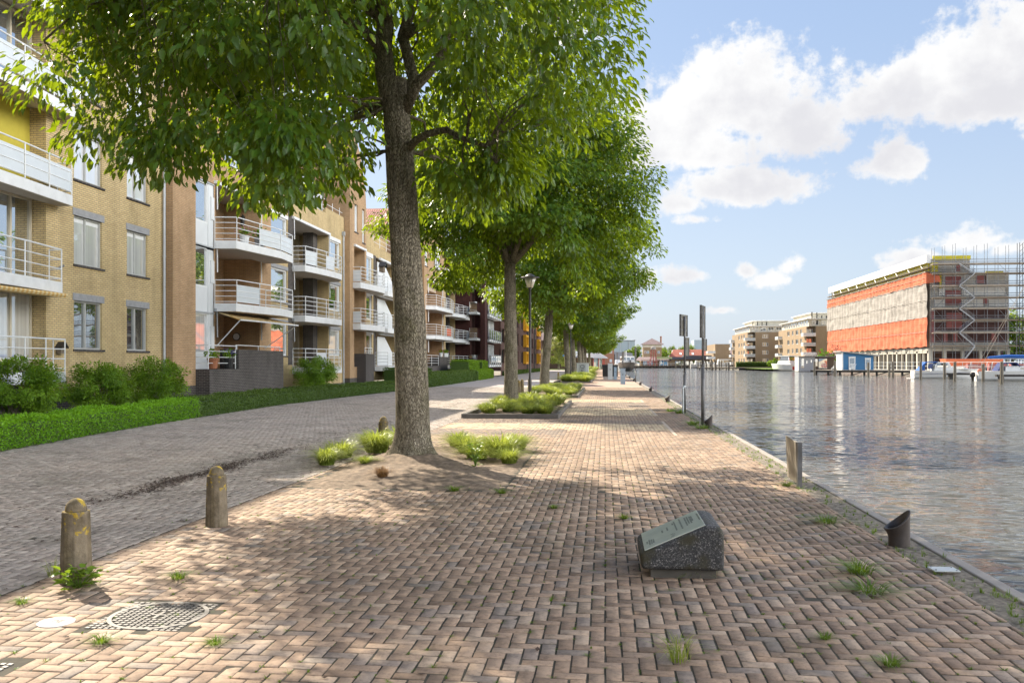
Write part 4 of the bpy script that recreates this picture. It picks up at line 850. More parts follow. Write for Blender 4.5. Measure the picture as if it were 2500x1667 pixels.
# small things on the facades
def pot(loc, label, flower, s=1.0, potm=None):
    t = thing('flower_pot', label, 'flower pot', loc, 'flower pots on the terraces')
    MB().lathe([(.09*s,0),(.12*s,.02*s),(.15*s,.26*s),(.165*s,.27*s),(.165*s,.31*s),(.14*s,.31*s)], loc, 12).build('pot', potm or m_white, t)
    r = np.random.default_rng(int(abs(loc[1]*100))); n = 90; P = np.array(loc)+np.array([0,0,.30*s])+unit(r.normal(0,1,(n,3)))*np.array([.2,.2,.16])*s*r.random((n,1))**.5+np.array([0,0,.14*s])
    V, F, m = leaves_simple(P, unit(r.normal(0,1,(n,3))), unit(r.normal(0,1,(n,3))), np.full(n,.10*s), np.full(n,.05*s)); np_mesh('foliage', V, F, l_bush, t, tint=np.repeat(r.random(n), m))
    if flower:
        n = 26; P = np.array(loc)+np.array([0,0,.5*s])+r.normal(0,1,(n,3))*np.array([.13,.13,.06])*s; q = MB()
        for p in P: q.lathe([(.005,-.02),(.028*s,0),(.005,.02)], p, 5)
        q.build('blossoms', flower, t)
m_violet = M('violet_petal', (.10, .06, .30), .7, .2, 5); m_rpet = M('red_petal', (.55, .02, .03), .7, .2, 5); m_pink = M('pink_petal', (.7, .35, .45), .7, .2, 5)
pot((-16.45, 86.4, 2.34), 'white pot of red flowers on the grey terrace wall, leftmost of the row', m_rpet, 1.3)
pot((-16.45, 88.6, 2.34), 'white pot with dark greenery on the grey terrace wall', None, 1.3); pot((-16.45, 89.6, 2.34), 'white pot of red flowers at the right end of the grey terrace wall', m_rpet, 1.3)
pot((-16.68, 37.2, 1.45), 'pot of violet flowers behind the white railing on the charcoal terrace', m_violet, 1.5, m_black)
pot((-16.7, 35.7, 1.45), 'pot with dark leafy plant at the near corner of the charcoal terrace', None, 1.5, m_terra)
pot((-16.7, 39.0, 7.19), 'white pot with pink flowers on the top loggia balcony', m_pink, 1.4)
pot((-16.5, 40.3, 7.19), 'grey pot with green shrub on the top loggia balcony', None, 1.7, m_conc)
t = thing('wall_lantern', 'black wall lantern on the back wall of the top loggia', 'lantern', (-18.2, 42.45, 8.9))
MB().lathe([(.02,-.28),(.10,-.22),(.13,.08),(.15,.1),(.04,.24),(.015,.3)], (-18.2,42.25,8.9), 6).build('lantern', m_dark, t); MB().beam((-18.2,42.5,9.1),(-18.2,42.25,9.2),.04,.04).build('bracket', m_dark, t)
t = thing('wall_clock', 'round white clock on the ochre wall under the striped awning', 'clock', (-18.9, 42.4, 3.1))
q = MB(); q.lathe([(.20,0),(.20,.06)], (0,0,0), 20); 
for v in range(len(q.v)): x, y, z = q.v[v]; q.v[v] = (-18.6+x, 42.47-z, 3.05+y)
q.build('rim', m_dark, t); q = MB(); q.lathe([(.165,0),(.165,.065)], (0,0,0), 20)
for v in range(len(q.v)): x, y, z = q.v[v]; q.v[v] = (-18.6+x, 42.47-z, 3.05+y)
q.build('face', m_white, t)
def birdhouse(loc, label, rz, s):
    t = thing('birdhouse', label, 'birdhouse', loc); x, y, z = loc
    MB().box(x,x+.16*s,y-.12*s,y+.12*s,z,z+.2*s).build('box', m_wood, t); q = MB(); q.prismx([(y-.17*s,z+.18*s),(y,z+.34*s),(y+.17*s,z+.18*s),(y+.17*s,z+.22*s),(y,z+.39*s),(y-.17*s,z+.22*s)], x-.02, x+.24*s); q.build('roof', m_dark, t)
    MB().lathe([(.03*s,0),(.03*s,.012)], (x+.165*s,y,z+.10*s), 8).build('entrance', m_black, t)
birdhouse((-17.38, 26.15, 2.0), 'small wooden birdhouse with dark roof on the yellow brick wall', 0, 1.0)
birdhouse((-16.3, 62.0, 8.3), 'dark birdhouse on a pole above the tower balcony', 0, 2.0)
# ------------------------------------------------------------------ the near tree
def ell_clusters(seed, n, ctr, rad, zmin, power=.42, reject=None, lump=.22):
    r = random.Random(seed); out = []; tries = 0; sp = min(.4, .11*min(rad))**2
    while len(out) < n and tries < n*60:
        tries += 1
        v = Vector((r.gauss(0,1), r.gauss(0,1), r.gauss(0,1))).normalized(); k = r.random()**power
        k *= 1+lump*mnoise.noise((v.x*2.2+seed, v.y*2.2, v.z*2.2))*1.6
        p = (ctr[0]+v.x*k*rad[0], ctr[1]+v.y*k*rad[1], ctr[2]+v.z*k*rad[2])
        if p[2] < zmin+.55*mnoise.noise((p[0]*.6, p[1]*.6, seed)): continue
        if reject and reject(*p): continue
        if any((p[0]-q[0])**2+(p[1]-q[1])**2+(p[2]-q[2])**2 < sp for q in out[-60:]): continue
        out.append(p)
    return out
T1 = thing('street_tree', 'big broadleaf tree with thick furrowed trunk and low spreading crown, nearest the camera', 'tree', (-3.3, 14.75, 0), 'trees along the quay')
trunk = [(-3.3,14.75,0),(-3.3,14.75,.6),(-3.36,14.75,2.6),(-3.47,14.75,4.4),(-3.58,14.75,6.0),(-3.62,14.75,6.6)]
def lim(p0, p1, r0, r1, sag, seed, k=7): return (curve(p0, p1, sag, k, .035, random.Random(seed)), [r0+(r1-r0)*i/k for i in range(k+1)])
F0 = (-3.62, 14.75, 6.3)
limbs = [lim((-3.66,14.72,6.2),(-4.0,14.6,9.6),.19,.10,.0,1), lim((-3.50,14.75,6.2),(-3.15,15.0,10.2),.11,.07,0,2), lim((-3.45,14.72,6.0),(-1.2,13.6,8.7),.10,.05,.15,3), lim((-3.40,14.7,5.35),(-1.75,14.0,4.95),.075,.03,.42,4),
    lim((-4.0,14.6,9.6),(-6.0,13.6,12.2),.08,.03,.3,5), lim((-3.15,15,10.2),(-2.5,15.5,13.4),.08,.03,0,6), lim((-3.7,14.7,7.0),(-7.2,13.2,7.7),.10,.03,.7,7), lim((-3.8,14.6,7.6),(-6.3,11.2,7.0),.09,.025,.9,8), lim((-3.7,14.7,7.6),(-4.2,10.3,7.6),.09,.03,.9,9),
    lim((-3.4,14.8,7.4),(-2.2,18.5,8.4),.09,.03,.5,10), lim((-1.9,13.9,8.1),(.9,12.8,7.8),.06,.02,.4,11), lim((-3.8,14.7,8.2),(-6.4,17.6,8.8),.09,.03,.5,12), lim((-1.2,13.6,8.7),(.6,15.6,10.5),.06,.02,.3,13), lim((-3.2,15,9.5),(-.5,17.5,11.5),.07,.02,.4,14), lim((-3.0,14.6,8.4),(-1.2,11.2,9.5),.07,.02,.5,15), lim((-6.0,12.6,7.4),(-7.8,11.4,6.2),.04,.015,.3,16)]
def rej1(x, y, z):
    if y < 14.4 and abs(x-(-3.3*y/14.75-.12)) < .75 and z < 1.7+y*.44: return True      # the lifted side of the crown, in front of the trunk
    if x > .25: return True
    if -.300 < x/y < -.240 and (z-1.7)/y < .285: return True      # open below this side: no branch grows there
    if y < 14.4 and x > -2.6*y/14.75 and z < 5.6: return True
    return (x+3.5)**2+(y-14.75)**2 < .8 and z < 8
cl1 = [c for i, c in enumerate(ell_clusters(21, 740, (-4.15, 14.0, 8.5), (5.2, 5.5, 4.6), 4.95, .36, rej1)) if c[2] < 9 or i % 5 < 2]
for n_, c_, r_ in ((22,(-7.6,12.6,6.7),(1.3,1.6,1.5)),(9,(-4.3,11.2,4.75),(.7,.6,.5)),(6,(-6.0,11.5,4.9),(.6,.6,.4)),(14,(-1.9,14.6,5.0),(1.0,.8,.5))): cl1 += ell_clusters(n_, n_, c_, r_, 0, .45)
make_tree(T1, trunk, [.30,.285,.27,.255,.235,.21], limbs, cl1, 110, .165, (.62,.62,.46), l_tree, 31, flare=.25)
# ------------------------------------------------------------------ the row along the quay
def row_tree(loc, label, lean, tr, hfork, ctr, rad, zmin, ncl, per, L, seed, lm, clear=False):
    t = thing('street_tree', label, 'tree', loc, 'trees along the quay'); x, y, _ = loc
    tk = [(x,y,0),(x+lean*.15,y,1.5),(x+lean*.6,y,hfork*.6),(x+lean,y,hfork)]; top = (x+lean,y,hfork-.1); rr = random.Random(seed); L_ = []
    for k in range(7):
        a = k*2.4+rr.random(); e = (x+ctr[0]+math.cos(a)*rad[0]*.62, y+ctr[1]+math.sin(a)*rad[1]*.62, hfork+rr.uniform(.3, .75)*rad[2]*1.6); L_.append(lim(top, e, .12, .03, .35, seed*10+k, 5))
    L_.append(lim(top, (x+ctr[0], y+ctr[1], ctr[2]+rad[2]*.6), .16, .04, 0, seed*10+8, 5))
    cl = ell_clusters(seed, ncl, (x+ctr[0], y+ctr[1], ctr[2]), rad, zmin, .34, lambda a, b, c: ((a-x-lean)**2+(b-y)**2 < .5 and c < hfork+.4) or (clear and -.7 < a-x < 2.3 and c < 6.5))
    make_tree(t, tk, tr, L_, cl, per, L, (.75,.75,.5), lm, seed, simple=True, flare=.05); return t
T2 = row_tree((-3.68,34.1,0), 'second tree of the row, rising from the first kerbed grass bed', -.05, [.30,.26,.24,.22], 5.6, (.4,.2,8.6), (5.1,5.2,4.7), 4.9, 520, 120, .20, 41, l_tree2, True)
T3 = row_tree((-3.9,56,0), 'third tree of the row, with leaning trunk beside the first street lamp', .35, [.33,.29,.27,.24], 5.2, (.9,.3,8.8), (5.8,5.4,4.9), 4.8, 430, 95, .24, 43, l_tree2)
spots = [(-3.97,94,1.0,'fourth tree of the row, with trunk bending to the left at the second lamp'),(-4.0,113,1.0,'fifth tree of the row, just behind the second lamp'),(-4.0,141,1.05,'sixth tree of the row, left trunk of the three behind the grey cabinet'),(-4.0,160,1.0,'seventh tree of the row, middle trunk of the three behind the grey cabinet'),(-3.9,178,1.05,'eighth tree of the row, right trunk of the three behind the grey cabinet'),(-3.9,226,1.0,'ninth tree of the row, thick trunk in front of the round pavilion'),(-3.9,262,1.0,'last tree of the row, farthest along the quay')]
T4 = row_tree((-3.97,94,0), spots[0][3], -.3, [.36,.32,.30,.27], 6.0, (.8,0,8.6), (5.4,5.6,4.7), 5.2, 330, 75, .31, 47, l_tree2)
for i, (x, y, s, lab) in enumerate(spots[1:]):
    c = copy_tree(T4); c.location = (x, y, 0); c.scale = (s, s*(1 if i % 2 else -1), s*(1.0 if i < 3 else .88)); c['label'] = lab; c.rotation_euler = (0, 0, (.4, -.5, .8, .2, -.6, .5)[i])
def simple_tree(name, loc, label, h, r, lm, seed, n=90, per=60, L=.4, group=None, trunk=.25, zb=.3):
    t = thing(name, label, 'tree', loc, group); x, y, z = loc
    tk = [(x,y,z),(x,y,z+h*.2),(x+.1,y,z+h*.45)]; L_ = [lim((x,y,z+h*.35),(x+math.cos(k*2.1)*r*.5,y+math.sin(k*2.1)*r*.5,z+h*.7),trunk*.5,trunk*.15,.2,seed+k,4) for k in range(5)]
    cl = ell_clusters(seed, n, (x,y,z+h*(.5+zb/2)), (r,r,h*(.5-zb/2)), z+h*zb, .4)
    o = org(t); make_tree(t, tk, [trunk,trunk*.85,trunk*.6], L_, cl, per, L, (r*.2,r*.2,r*.15), lm, seed, simple=True); return t
simple_tree('willow_tree', (-11.6, 219, .1), 'pale yellow-green tree on the grass at the bend of the street', 8.4, 4.0, l_pale, 61, 110, 70, .35, trunk=.28, zb=.16)

# ------------------------------------------------------------------ shrubs, hedges, grasses
def shrub(name, loc, label, rx, ry, h, lm, seed, n=90, per=150, L=.085, group='shrubs before the yellow facade', cat='shrub'):
    t = thing(name, label, cat, loc, group); x, y, z = loc; r = np.random.default_rng(seed); rr = random.Random(seed)
    cl = ell_clusters(seed, n, (x,y,h*.58), (rx*.88,ry*.88,h*.46), .28, .30, lump=.14); mb = MB()
    for k in range(0, n, 2): mb.tube(curve((x+rr.uniform(-.2,.2),y+rr.uniform(-.25,.25),-.02), cl[k], .1, 4, .06, rr), [.016,.012,.009,.006,.003], 4, cap=False)
    mb.build('stems', m_bark, t); c = np.array(cl); V, F, tt = crown_leaves(r, c, unit(c-c.mean(0)), per, L, (.26,.26,.20), .15)
    np_mesh('foliage', V, F, lm, t, tint=tt); return t
shrub('leafy_shrub', (-15.7, 21.9, 0), 'rounded green shrub at the left edge below the lowest white balcony', 1.1, 1.45, 1.75, l_bush, 71)
shrub('leafy_shrub', (-15.8, 25.8, 0), 'loose green shrub in the middle of the three before the yellow wall', 1.05, 1.3, 1.6, l_bush, 72)
shrub('leafy_shrub', (-15.9, 29.4, 0), 'dense green shrub beside the grey downpipe', 1.1, 1.35, 1.85, l_bush, 73)
shrub('leafy_shrub', (-15.9, 46.6, 0), 'wide green shrub right of the charcoal terrace wall', 1.2, 2.3, 1.9, l_bush, 74, 110)
def hedge(name, pts, w, h, label, lm, dens, L, seed, cat='hedge', group=None):
    t = thing(name, label, cat, (pts[0][0], pts[0][1], 0), group); r = np.random.default_rng(seed); Vs, Fs, Ts, off = [], [], [], 0; mb = MB()
    for (a, b) in zip(pts[:-1], pts[1:]):
        a = np.array(a, float); b = np.array(b, float); d = (b-a); ln = np.linalg.norm(d); d /= ln; nrm = np.array([d[1], -d[0]])   # towards the road
        if nrm[0] < 0: nrm = -nrm
        c0, c1 = a-nrm*w, b-nrm*w; k = .05; mb.prism([tuple(a-nrm*k), tuple(b-nrm*k), tuple(b-nrm*(w-k)), tuple(a-nrm*(w-k))], -.02, h-.06)
        n = int(dens*ln*(w+2*h)); s = r.random(n)*ln; q = r.random(n)*(w+2*h); front = q < h; top = (q >= h) & (q < h+w)
        off_n = np.where(front, 0, np.where(top, q-h, w)); z = np.where(front, q, np.where(top, h, q-h-w))
        x = a[0]+d[0]*s-nrm[0]*off_n; y = a[1]+d[1]*s-nrm[1]*off_n
        P = np.stack([x, y, z], 1)+r.normal(0, .028, (n, 3)); P[:, 2] += .05*np.sin(s*1.7+seed)*(z/h)+.03*np.sin(s*5.3)*(z/h); P[:, 2] = np.maximum(P[:, 2], .01)
        o = np.stack([np.where(front, nrm[0], np.where(top, 0, -nrm[0])), np.where(front, nrm[1], np.where(top, 0, -nrm[1])), np.where(top, 1., .25)], 1)
        V, F, m = leaves_simple(P, unit(o+r.normal(0, .75, (n, 3))), unit(o+r.normal(0, .5, (n, 3))), L*r.uniform(.7, 1.3, n), L*.55*r.uniform(.8, 1.2, n), .1)
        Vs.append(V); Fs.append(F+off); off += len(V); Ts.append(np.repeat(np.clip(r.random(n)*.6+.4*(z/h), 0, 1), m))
    mb.build('branches', M('hedge_core', (.05, .09, .015), .95, .3, 8), t); np_mesh('foliage', np.concatenate(Vs), np.concatenate(Fs), lm, t, tint=np.concatenate(Ts)); return t
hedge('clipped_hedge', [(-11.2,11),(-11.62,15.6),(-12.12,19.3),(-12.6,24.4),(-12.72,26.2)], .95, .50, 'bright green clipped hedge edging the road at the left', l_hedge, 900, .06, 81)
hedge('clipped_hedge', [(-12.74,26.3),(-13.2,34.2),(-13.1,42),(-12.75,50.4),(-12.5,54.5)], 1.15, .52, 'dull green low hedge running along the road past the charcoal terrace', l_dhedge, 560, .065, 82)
hedge('clipped_hedge', [(-14.6,62.2),(-14.5,72)], 1.5, 1.25, 'dark green box hedge below the half-hidden balconies', l_dhedge, 300, .09, 83)
hedge('clipped_hedge', [(-12.3,59.5),(-12.35,66),(-12.5,84)], 1.2, .95, 'green hedge along the road right of the big trunk', l_dhedge, 220, .10, 84)
for i, (y0, y1, x, h, lab) in enumerate(((85, 91, -13.4, 1.9, 'tall clipped green block hedge under the rounded balconies'), (91.6, 95.6, -13.9, 1.85, 'narrow clipped green block hedge between the two taller ones'), (96, 100.5, -13.6, 1.9, 'square green block hedge at the corner of the dark red block'))):
    hedge('clipped_hedge', [(x, y0), (x, y1)], 1.8, h, lab, l_bush, 200, .12, 90+i, group='block hedges by the dark red building')
hedge('clipped_hedge', [(-12.6,86),(-12.9,100)], .8, .95, 'low green hedge at the foot of the block hedges', l_bush, 200, .12, 94)
hedge('planting_border', [(-13.3,118),(-13.3,190)], .7, .45, 'grey-green border planting along the foot of the purple-brown block', l_dhedge, 60, .2, 96, 'border planting')
def ground_cover():
    r = np.random.default_rng(5); n = 5200; y = r.uniform(13, 57, n); xr = np.interp(y, HY, HX)-1.0; x = xr-r.random(n)*2.6
    P = np.stack([x, y, r.random(n)*.2*(.4+.6*np.sin(y*1.3+x)**2)], 1); V, F, m = leaves_simple(P, unit(r.normal(0,1,(n,3))+[0,0,.8]), unit(r.normal(0,1,(n,3))+[0,0,1]), r.uniform(.07,.14,n), r.uniform(.05,.08,n))
    setp(np_mesh('ground_cover', V, F, l_bush, tint=np.repeat(r.random(n), m)), 'low leafy ground cover between the hedge and the facade', 'ground cover', kind='stuff')
ground_cover()
def blades(r, n, rad, h, lean=1.0, w=.006, seg=4, up=.5):
    a = r.random(n)*2*math.pi; rr = rad*.28*np.sqrt(r.random(n)); b = np.stack([np.cos(a)*rr, np.sin(a)*rr, np.zeros(n)], 1)
    dirn = np.stack([np.cos(a+r.normal(0,.5,n)), np.sin(a+r.normal(0,.5,n)), np.zeros(n)], 1); hh = h*r.uniform(.55, 1.15, n); out = rad*r.uniform(.2, 1.0, n)*lean; side = np.cross(dirn, [0, 0, 1.]); V = np.zeros((n, (seg+1)*2, 3))
    for k in range(seg+1):
        t = k/seg; c = b+dirn*(out*t**1.5)[:, None]; c[:, 2] = hh*(1.75*t-(.75+.55*(out/(rad*lean+1e-6)))*t*t); c[:, 2] = np.maximum(c[:, 2], .004); ww = w*(1-t*.85)
        V[:, k*2] = c+side*ww; V[:, k*2+1] = c-side*ww
    base = [(k*2, k*2+1, k*2+3, k*2+2) for k in range(seg)]; F = (np.array(base)[None]+(np.arange(n)*(seg+1)*2)[:, None, None]).reshape(-1, 4)
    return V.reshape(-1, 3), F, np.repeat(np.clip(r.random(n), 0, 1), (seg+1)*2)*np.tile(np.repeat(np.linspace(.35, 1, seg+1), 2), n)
GM = {}
def clump(kind, loc, label, s, rz, group, name='grass_clump', cat='ornamental grass'):
    if kind not in GM:
        r = np.random.default_rng(100+len(GM)); n, rad, h, w, mt = {'a': (620,.52,.40,.007,l_grass), 'b': (560,.57,.33,.007,l_grass), 'c': (420,.62,.38,.011,l_grass), 'd': (420,.24,.20,.004,l_dry), 't': (130,.21,.085,.0032,l_weed), 'u': (120,.30,.075,.0034,l_weed), 'v': (80,.24,.21,.0022,l_grass)}[kind]
        V, F, t = blades(r, n, rad, h, 1, w); o = np_mesh(name, V, F, mt, tint=t); GM[kind] = o
    else: o = GM[kind].copy(); C.objects.link(o); o.name = name
    o.location = loc; o.scale = (s, s, s*random.uniform(.9, 1.1)); o.rotation_euler = (0, 0, rz); setp(o, label, cat, group); return o
g1 = 'grass clumps at the foot of the big tree'
for i, (k, x, y, s, lab) in enumerate((('a',-4.25,15.9,.95,'arching grass clump left of the big trunk, at the road edge'),('b',-4.65,15.0,.85,'ragged grass clump on the road side, left of the big trunk'),('a',-4.55,13.9,.62,'sparse grass clump at the left front of the bare soil'),('b',-3.95,14.1,.40,'small yellow-green grass clump close to the left roots'),
    ('a',-4.0,16.8,.9,'arching grass clump behind the big trunk on the left'),('b',-2.55,16.2,.85,'grass clump just right of the big trunk, farther back'),('a',-1.85,15.3,1.0,'tall pale grass clump farthest right of the big trunk'),('b',-2.2,14.9,.7,'low grass clump between the right roots and the tall pale clump'),('a',-1.6,14.5,.6,'low spreading grass clump at the right edge of the soil'),('b',-2.9,17.2,.8,'grass clump at the back of the soil bed'),('a',-1.7,16.8,.75,'grass clump at the far right corner of the soil bed'))):
    clump(k, (x, y, .03), lab, s*1.35, i*1.3, g1)
clump('d', (-3.25,12.5,.03), 'dry brown grass tuft in front of the big trunk', 1.0, 0, None, cat='dry grass')
ORD = 'first second third fourth fifth sixth seventh eighth ninth tenth eleventh twelfth thirteenth fourteenth fifteenth sixteenth seventeenth eighteenth nineteenth twentieth twenty-first twenty-second twenty-third twenty-fourth twenty-fifth twenty-sixth twenty-seventh twenty-eighth twenty-ninth thirtieth thirty-first thirty-second thirty-third thirty-fourth thirty-fifth thirty-sixth thirty-seventh thirty-eighth'.split()
def bed_clumps(b, n, group, base, seed, s=1.0, xr=None):
    r = random.Random(seed); pts = []; tries = 0; sc = s
    while len(pts) < n and tries < 4000:
        tries += 1; x = r.uniform(b[0]+.35, b[1]-.3); y = r.uniform(b[2]+.4, b[3]-.4)
        if any((x-p)**2+(y-q)**2 < (.62*sc)**2 for p, q in pts): continue
        pts.append((x, y))
    rowh = max(.8*sc, (b[3]-b[2])/12); rows = {}
    for p in pts: rows.setdefault(int((p[1]-b[2])/rowh), []).append(p)
    for ri, k in enumerate(sorted(rows)):
        for ci, (x, y) in enumerate(sorted(rows[k])):
            i = ri*5+ci; clump('abc'[i % 3] if s < 1.3 else 'c', (x, y, .08), '%s grass clump from left, %s row, %s' % (ORD[ci], ORD[ri], base), s*r.uniform(.85, 1.2), r.random()*6, group)
bed_clumps((-4.35,-1.5,26.7,37.5), 28, 'grass clumps in the first kerbed bed', 'kerbed bed around the second tree', 5, 1.05)
bed_clumps((-4.25,-1.4,42.8,57.5), 30, 'grass clumps in the second kerbed bed', 'kerbed bed around the third tree', 6, 1.15)
bed_clumps((-4.3,-1.3,74.7,118), 60, 'grass clumps in the far kerbed bed', 'long bed by the grey cabinet', 8, 1.6)
bed_clumps((-4.2,-1.9,122,215), 48, 'grass clumps along the quay trees', 'far strip beyond the grey cabinet', 9, 2.2)
wd = 'weed tufts in the paving'
W_ = [('t',2.05,7.3,1.5,'green grass tuft on the paving beside the nearest mooring bollard'),('u',1.95,6.72,1.3,'flat green weed mat near the steel plate at the quay edge'),('v',.42,5.05,1.0,'wispy seeding grass tuft on the paving below the stone plaque'),('t',-2.35,5.05,.6,'small weed tuft beside the square manhole plate'),('t',-3.05,5.0,.7,'small weed tuft on the sunlit paving left of the manhole'),
    ('t',-3.35,6.55,.8,'low weed tuft right of the nearest concrete bollard'),('v',-4.4,6.55,.7,'yellowish grass tuft left of the nearest concrete bollard'),('t',-4.1,5.75,.6,'weed tuft in the paving left of the white cover'),('t',1.6,5.1,.7,'low green weed in the foreground paving, right of the plaque'),('t',1.35,5.55,.5,'tiny weed in the foreground paving near the bottom right'),
    ('t',.2,9.6,.7,'weed tuft on the shaded paving behind the plaque'),('u',.75,7.15,.9,'straw-coloured grass along the base of the stone plaque'),('t',2.5,12.4,.9,'grass tuft at the foot of the steel board'),('u',2.35,9.6,1.3,'flat grass patch on the verge above the nearest mooring bollard'),('t',2.4,24.2,2.2,'grass tuft around the base of the right-hand sign post'),('t',2.5,29.9,2.2,'grass tuft around the base of the left-hand sign post'),('u',2.5,23.0,1.8,'grass mat by the second mooring bollard'),('u',2.3,31,2,'grass mat behind the left-hand sign post'),
    ('t',-1.35,11.3,.9,'green weed tuft at the right front corner of the bare soil'),('t',-2.0,11.45,1.0,'green weed tuft along the front edge of the bare soil'),('t',-.6,10.2,.6,'weed tuft in the shaded paving below the big tree')]
for i, (k, x, y, s, lab) in enumerate(W_): clump(k, (x, y, 0), lab, s, i*.9, wd, 'weed_tuft', 'weed')
def joint_weeds():
    r = np.random.default_rng(17); n = 1300; x = r.uniform(-4.6, 2.6, n); y = 3.2+np.abs(r.normal(0, 1, n))*6.5; x = np.round(x/.096)*.096+r.normal(0,.006,n); Vs, Fs, Ts, o = [], [], [], 0
    for i in range(n):
        V, F, t = blades(r, int(r.integers(8, 26)), r.uniform(.015, .05), r.uniform(.006, .028), 1, .0018, 2); V = V+np.array([x[i], y[i], -.006]); Vs.append(V); Fs.append(F+o); Ts.append(t); o += len(V)
    n = 700; x = r.uniform(2.58, 2.95, n); y = 3+r.random(n)**1.5*40
    for i in range(n):
        V, F, t = blades(r, int(r.integers(5, 18)), r.uniform(.03, .08), r.uniform(.02, .07), 1, .0022, 2); V = V+np.array([x[i], y[i], -.006]); Vs.append(V); Fs.append(F+o); Ts.append(t); o += len(V)
    setp(np_mesh('joint_moss', np.concatenate(Vs), np.concatenate(Fs), l_weed, tint=np.concatenate(Ts)), 'moss and seedling grass growing in the brick joints and the verge', 'moss', kind='stuff')
joint_weeds()
# broad-leaved weeds
def leafweed(loc, label, n, L, seed, h):
    t = thing('leafy_weed', label, 'weed', loc, wd); r = np.random.default_rng(seed); a = r.random(n)*6.28; rad = r.random(n)**.7*L*1.3
    P = np.array(loc)+np.stack([np.cos(a)*rad, np.sin(a)*rad, r.random(n)*h], 1); D = unit(np.stack([np.cos(a), np.sin(a), r.uniform(-.1, .9, n)], 1)); V, F, m = leaves(P, D, unit(r.normal(0,.3,(n,3))+[0,0,1]), L*r.uniform(.5,1.1,n), L*.5*r.uniform(.7,1.2,n)); np_mesh('foliage', V, F, l_weed, t, tint=np.repeat(r.random(n), m))
    mb = MB()
    for k in range(0, n, 3): mb.tube([loc, tuple(P[k])], [.004, .002], 4, cap=False)
    mb.build('stems', l_weed, t)
leafweed((-3.96, 6.2, 0), 'leafy green weed growing at the foot of the nearest concrete bollard', 75, .10, 3, .16); leafweed((-2.1, 14.0, .03), 'upright leafy weed in front of the right grass clumps', 60, .09, 4, .38)
# ------------------------------------------------------------------ street furniture
def bollard(loc, label, rz=0, h=.635, s=1.0, lean=0):
    t = thing('concrete_bollard', label, 'bollard', loc, 'concrete bollards along the road', rz); t.rotation_euler = (lean, 0, rz); x, y, z = loc; ORG[t.name] = Vector(loc)
    mb = MB(); mb.lathe([(.118,-.15),(.118,0),(.102,h-.12),(.100,h-.105)], loc, 8, .39); mb.build('post', m_boll, t, bevel=.006)
    mb = MB(); mb.lathe([(.078,h-.107)]+[(.078*math.cos(a), h-.095+.09*math.sin(a)) for a in np.linspace(0, 1.45, 7)], loc, 16); mb.build('domed_cap', m_boll, t, smooth=True); return t
bollard((-4.09,6.37,0), 'lichened concrete bollard nearest the camera, with a green weed at its foot', .1, .66)
bollard((-4.05,8.75,0), 'concrete bollard leaning slightly, second from the camera', .3, .635, lean=.03)
bollard((-4.45,17.2,0), 'concrete bollard half hidden behind the left side of the big trunk', .2)
for i, (px, Yv) in enumerate(((-4.72,45.5),(-4.72,47.5),(-4.72,49.5),(-4.70,54.2))): bollard((px,Yv,0), ('leftmost of the small bollards behind the second grass bed','second of the small bollards behind the second grass bed','third of the small bollards, just left of the third trunk','bollard just right of the third trunk')[i], i, .8)
bollard((-4.7,88,0), 'lone dark bollard left of the fourth trunk', 0, .8)
# mooring bollards: a cast-iron pipe cut on the slant with a rolled lip
def mooring(loc, label, first=[None]):
    if first[0] is None:
        t = thing('mooring_bollard', label, 'mooring bollard', (0, 0, 0), 'cast mooring bollards along the quay'); n = 28; vs = []; fs = []; R0 = .095; rows = []
        def ztop(a): return .155+.165*(.5+.5*math.cos(a))**1.25        # high towards the water (+x)
        prof = [(R0*1.0,-.02,0),(R0,.05,0),(R0,.10,0),(R0,1,0)]
        for k in range(13):
            for t_ in range(n):
                a = t_*2*math.pi/n; zt = ztop(a); f = (.5-.5*math.cos(a))
                if k == 0: r_, z = R0, -.03
                elif k <= 6: u = k/6; r_, z = R0+.035*f*max(0, u-.55)**1.5*3.3, u*(zt-.012)
                elif k == 7: r_, z = R0+.038*f+.004, zt-.004
                elif k == 8: r_, z = R0+.030*f, zt+.006
                elif k == 9: r_, z = R0-.014+.02*f, zt+.002
                else: u = (k-9)/3; r_, z = R0-.018, zt-.02-(zt-.09)*u*.9
                vs.append((r_*math.cos(a), r_*math.sin(a), z))
            if k:
                for t_ in range(n): fs.append(((k-1)*n+t_, (k-1)*n+(t_+1)%n, k*n+(t_+1)%n, k*n+t_))
        fs.append(tuple(range(12*n, 13*n)))
        MB().add(vs, fs).build('casting', M('cast_iron', (.075,.06,.052), .5, .25, 9, metal=.2, bump=.15, dirt=(.10,.06,.035)), t, smooth=True)
        MB().lathe([(R0-.019,.085),(R0-.025,.10)], (0,0,0), 16).build('rain_debris', m_litter, t); first[0] = t
    else: t = copy_tree(first[0])
    t['label'] = label; t.location = loc; return t
for i, y in enumerate((8.47, 23.5, 38.8, 53, 68.5, 83.5, 99, 117)):
    mooring((2.73, y, 0), ('nearest mooring bollard, a dark slant-cut iron pipe at the quay edge','second mooring bollard, beside the right-hand sign post','third mooring bollard, a little beyond the left-hand sign post','fourth mooring bollard along the quay edge','fifth mooring bollard, just before the single far sign post','sixth mooring bollard, behind the single far sign post','seventh mooring bollard, beyond the blue-grey pedestal','farthest small mooring bollard on the quay edge')[i]).scale = (1, 1, 1.02)
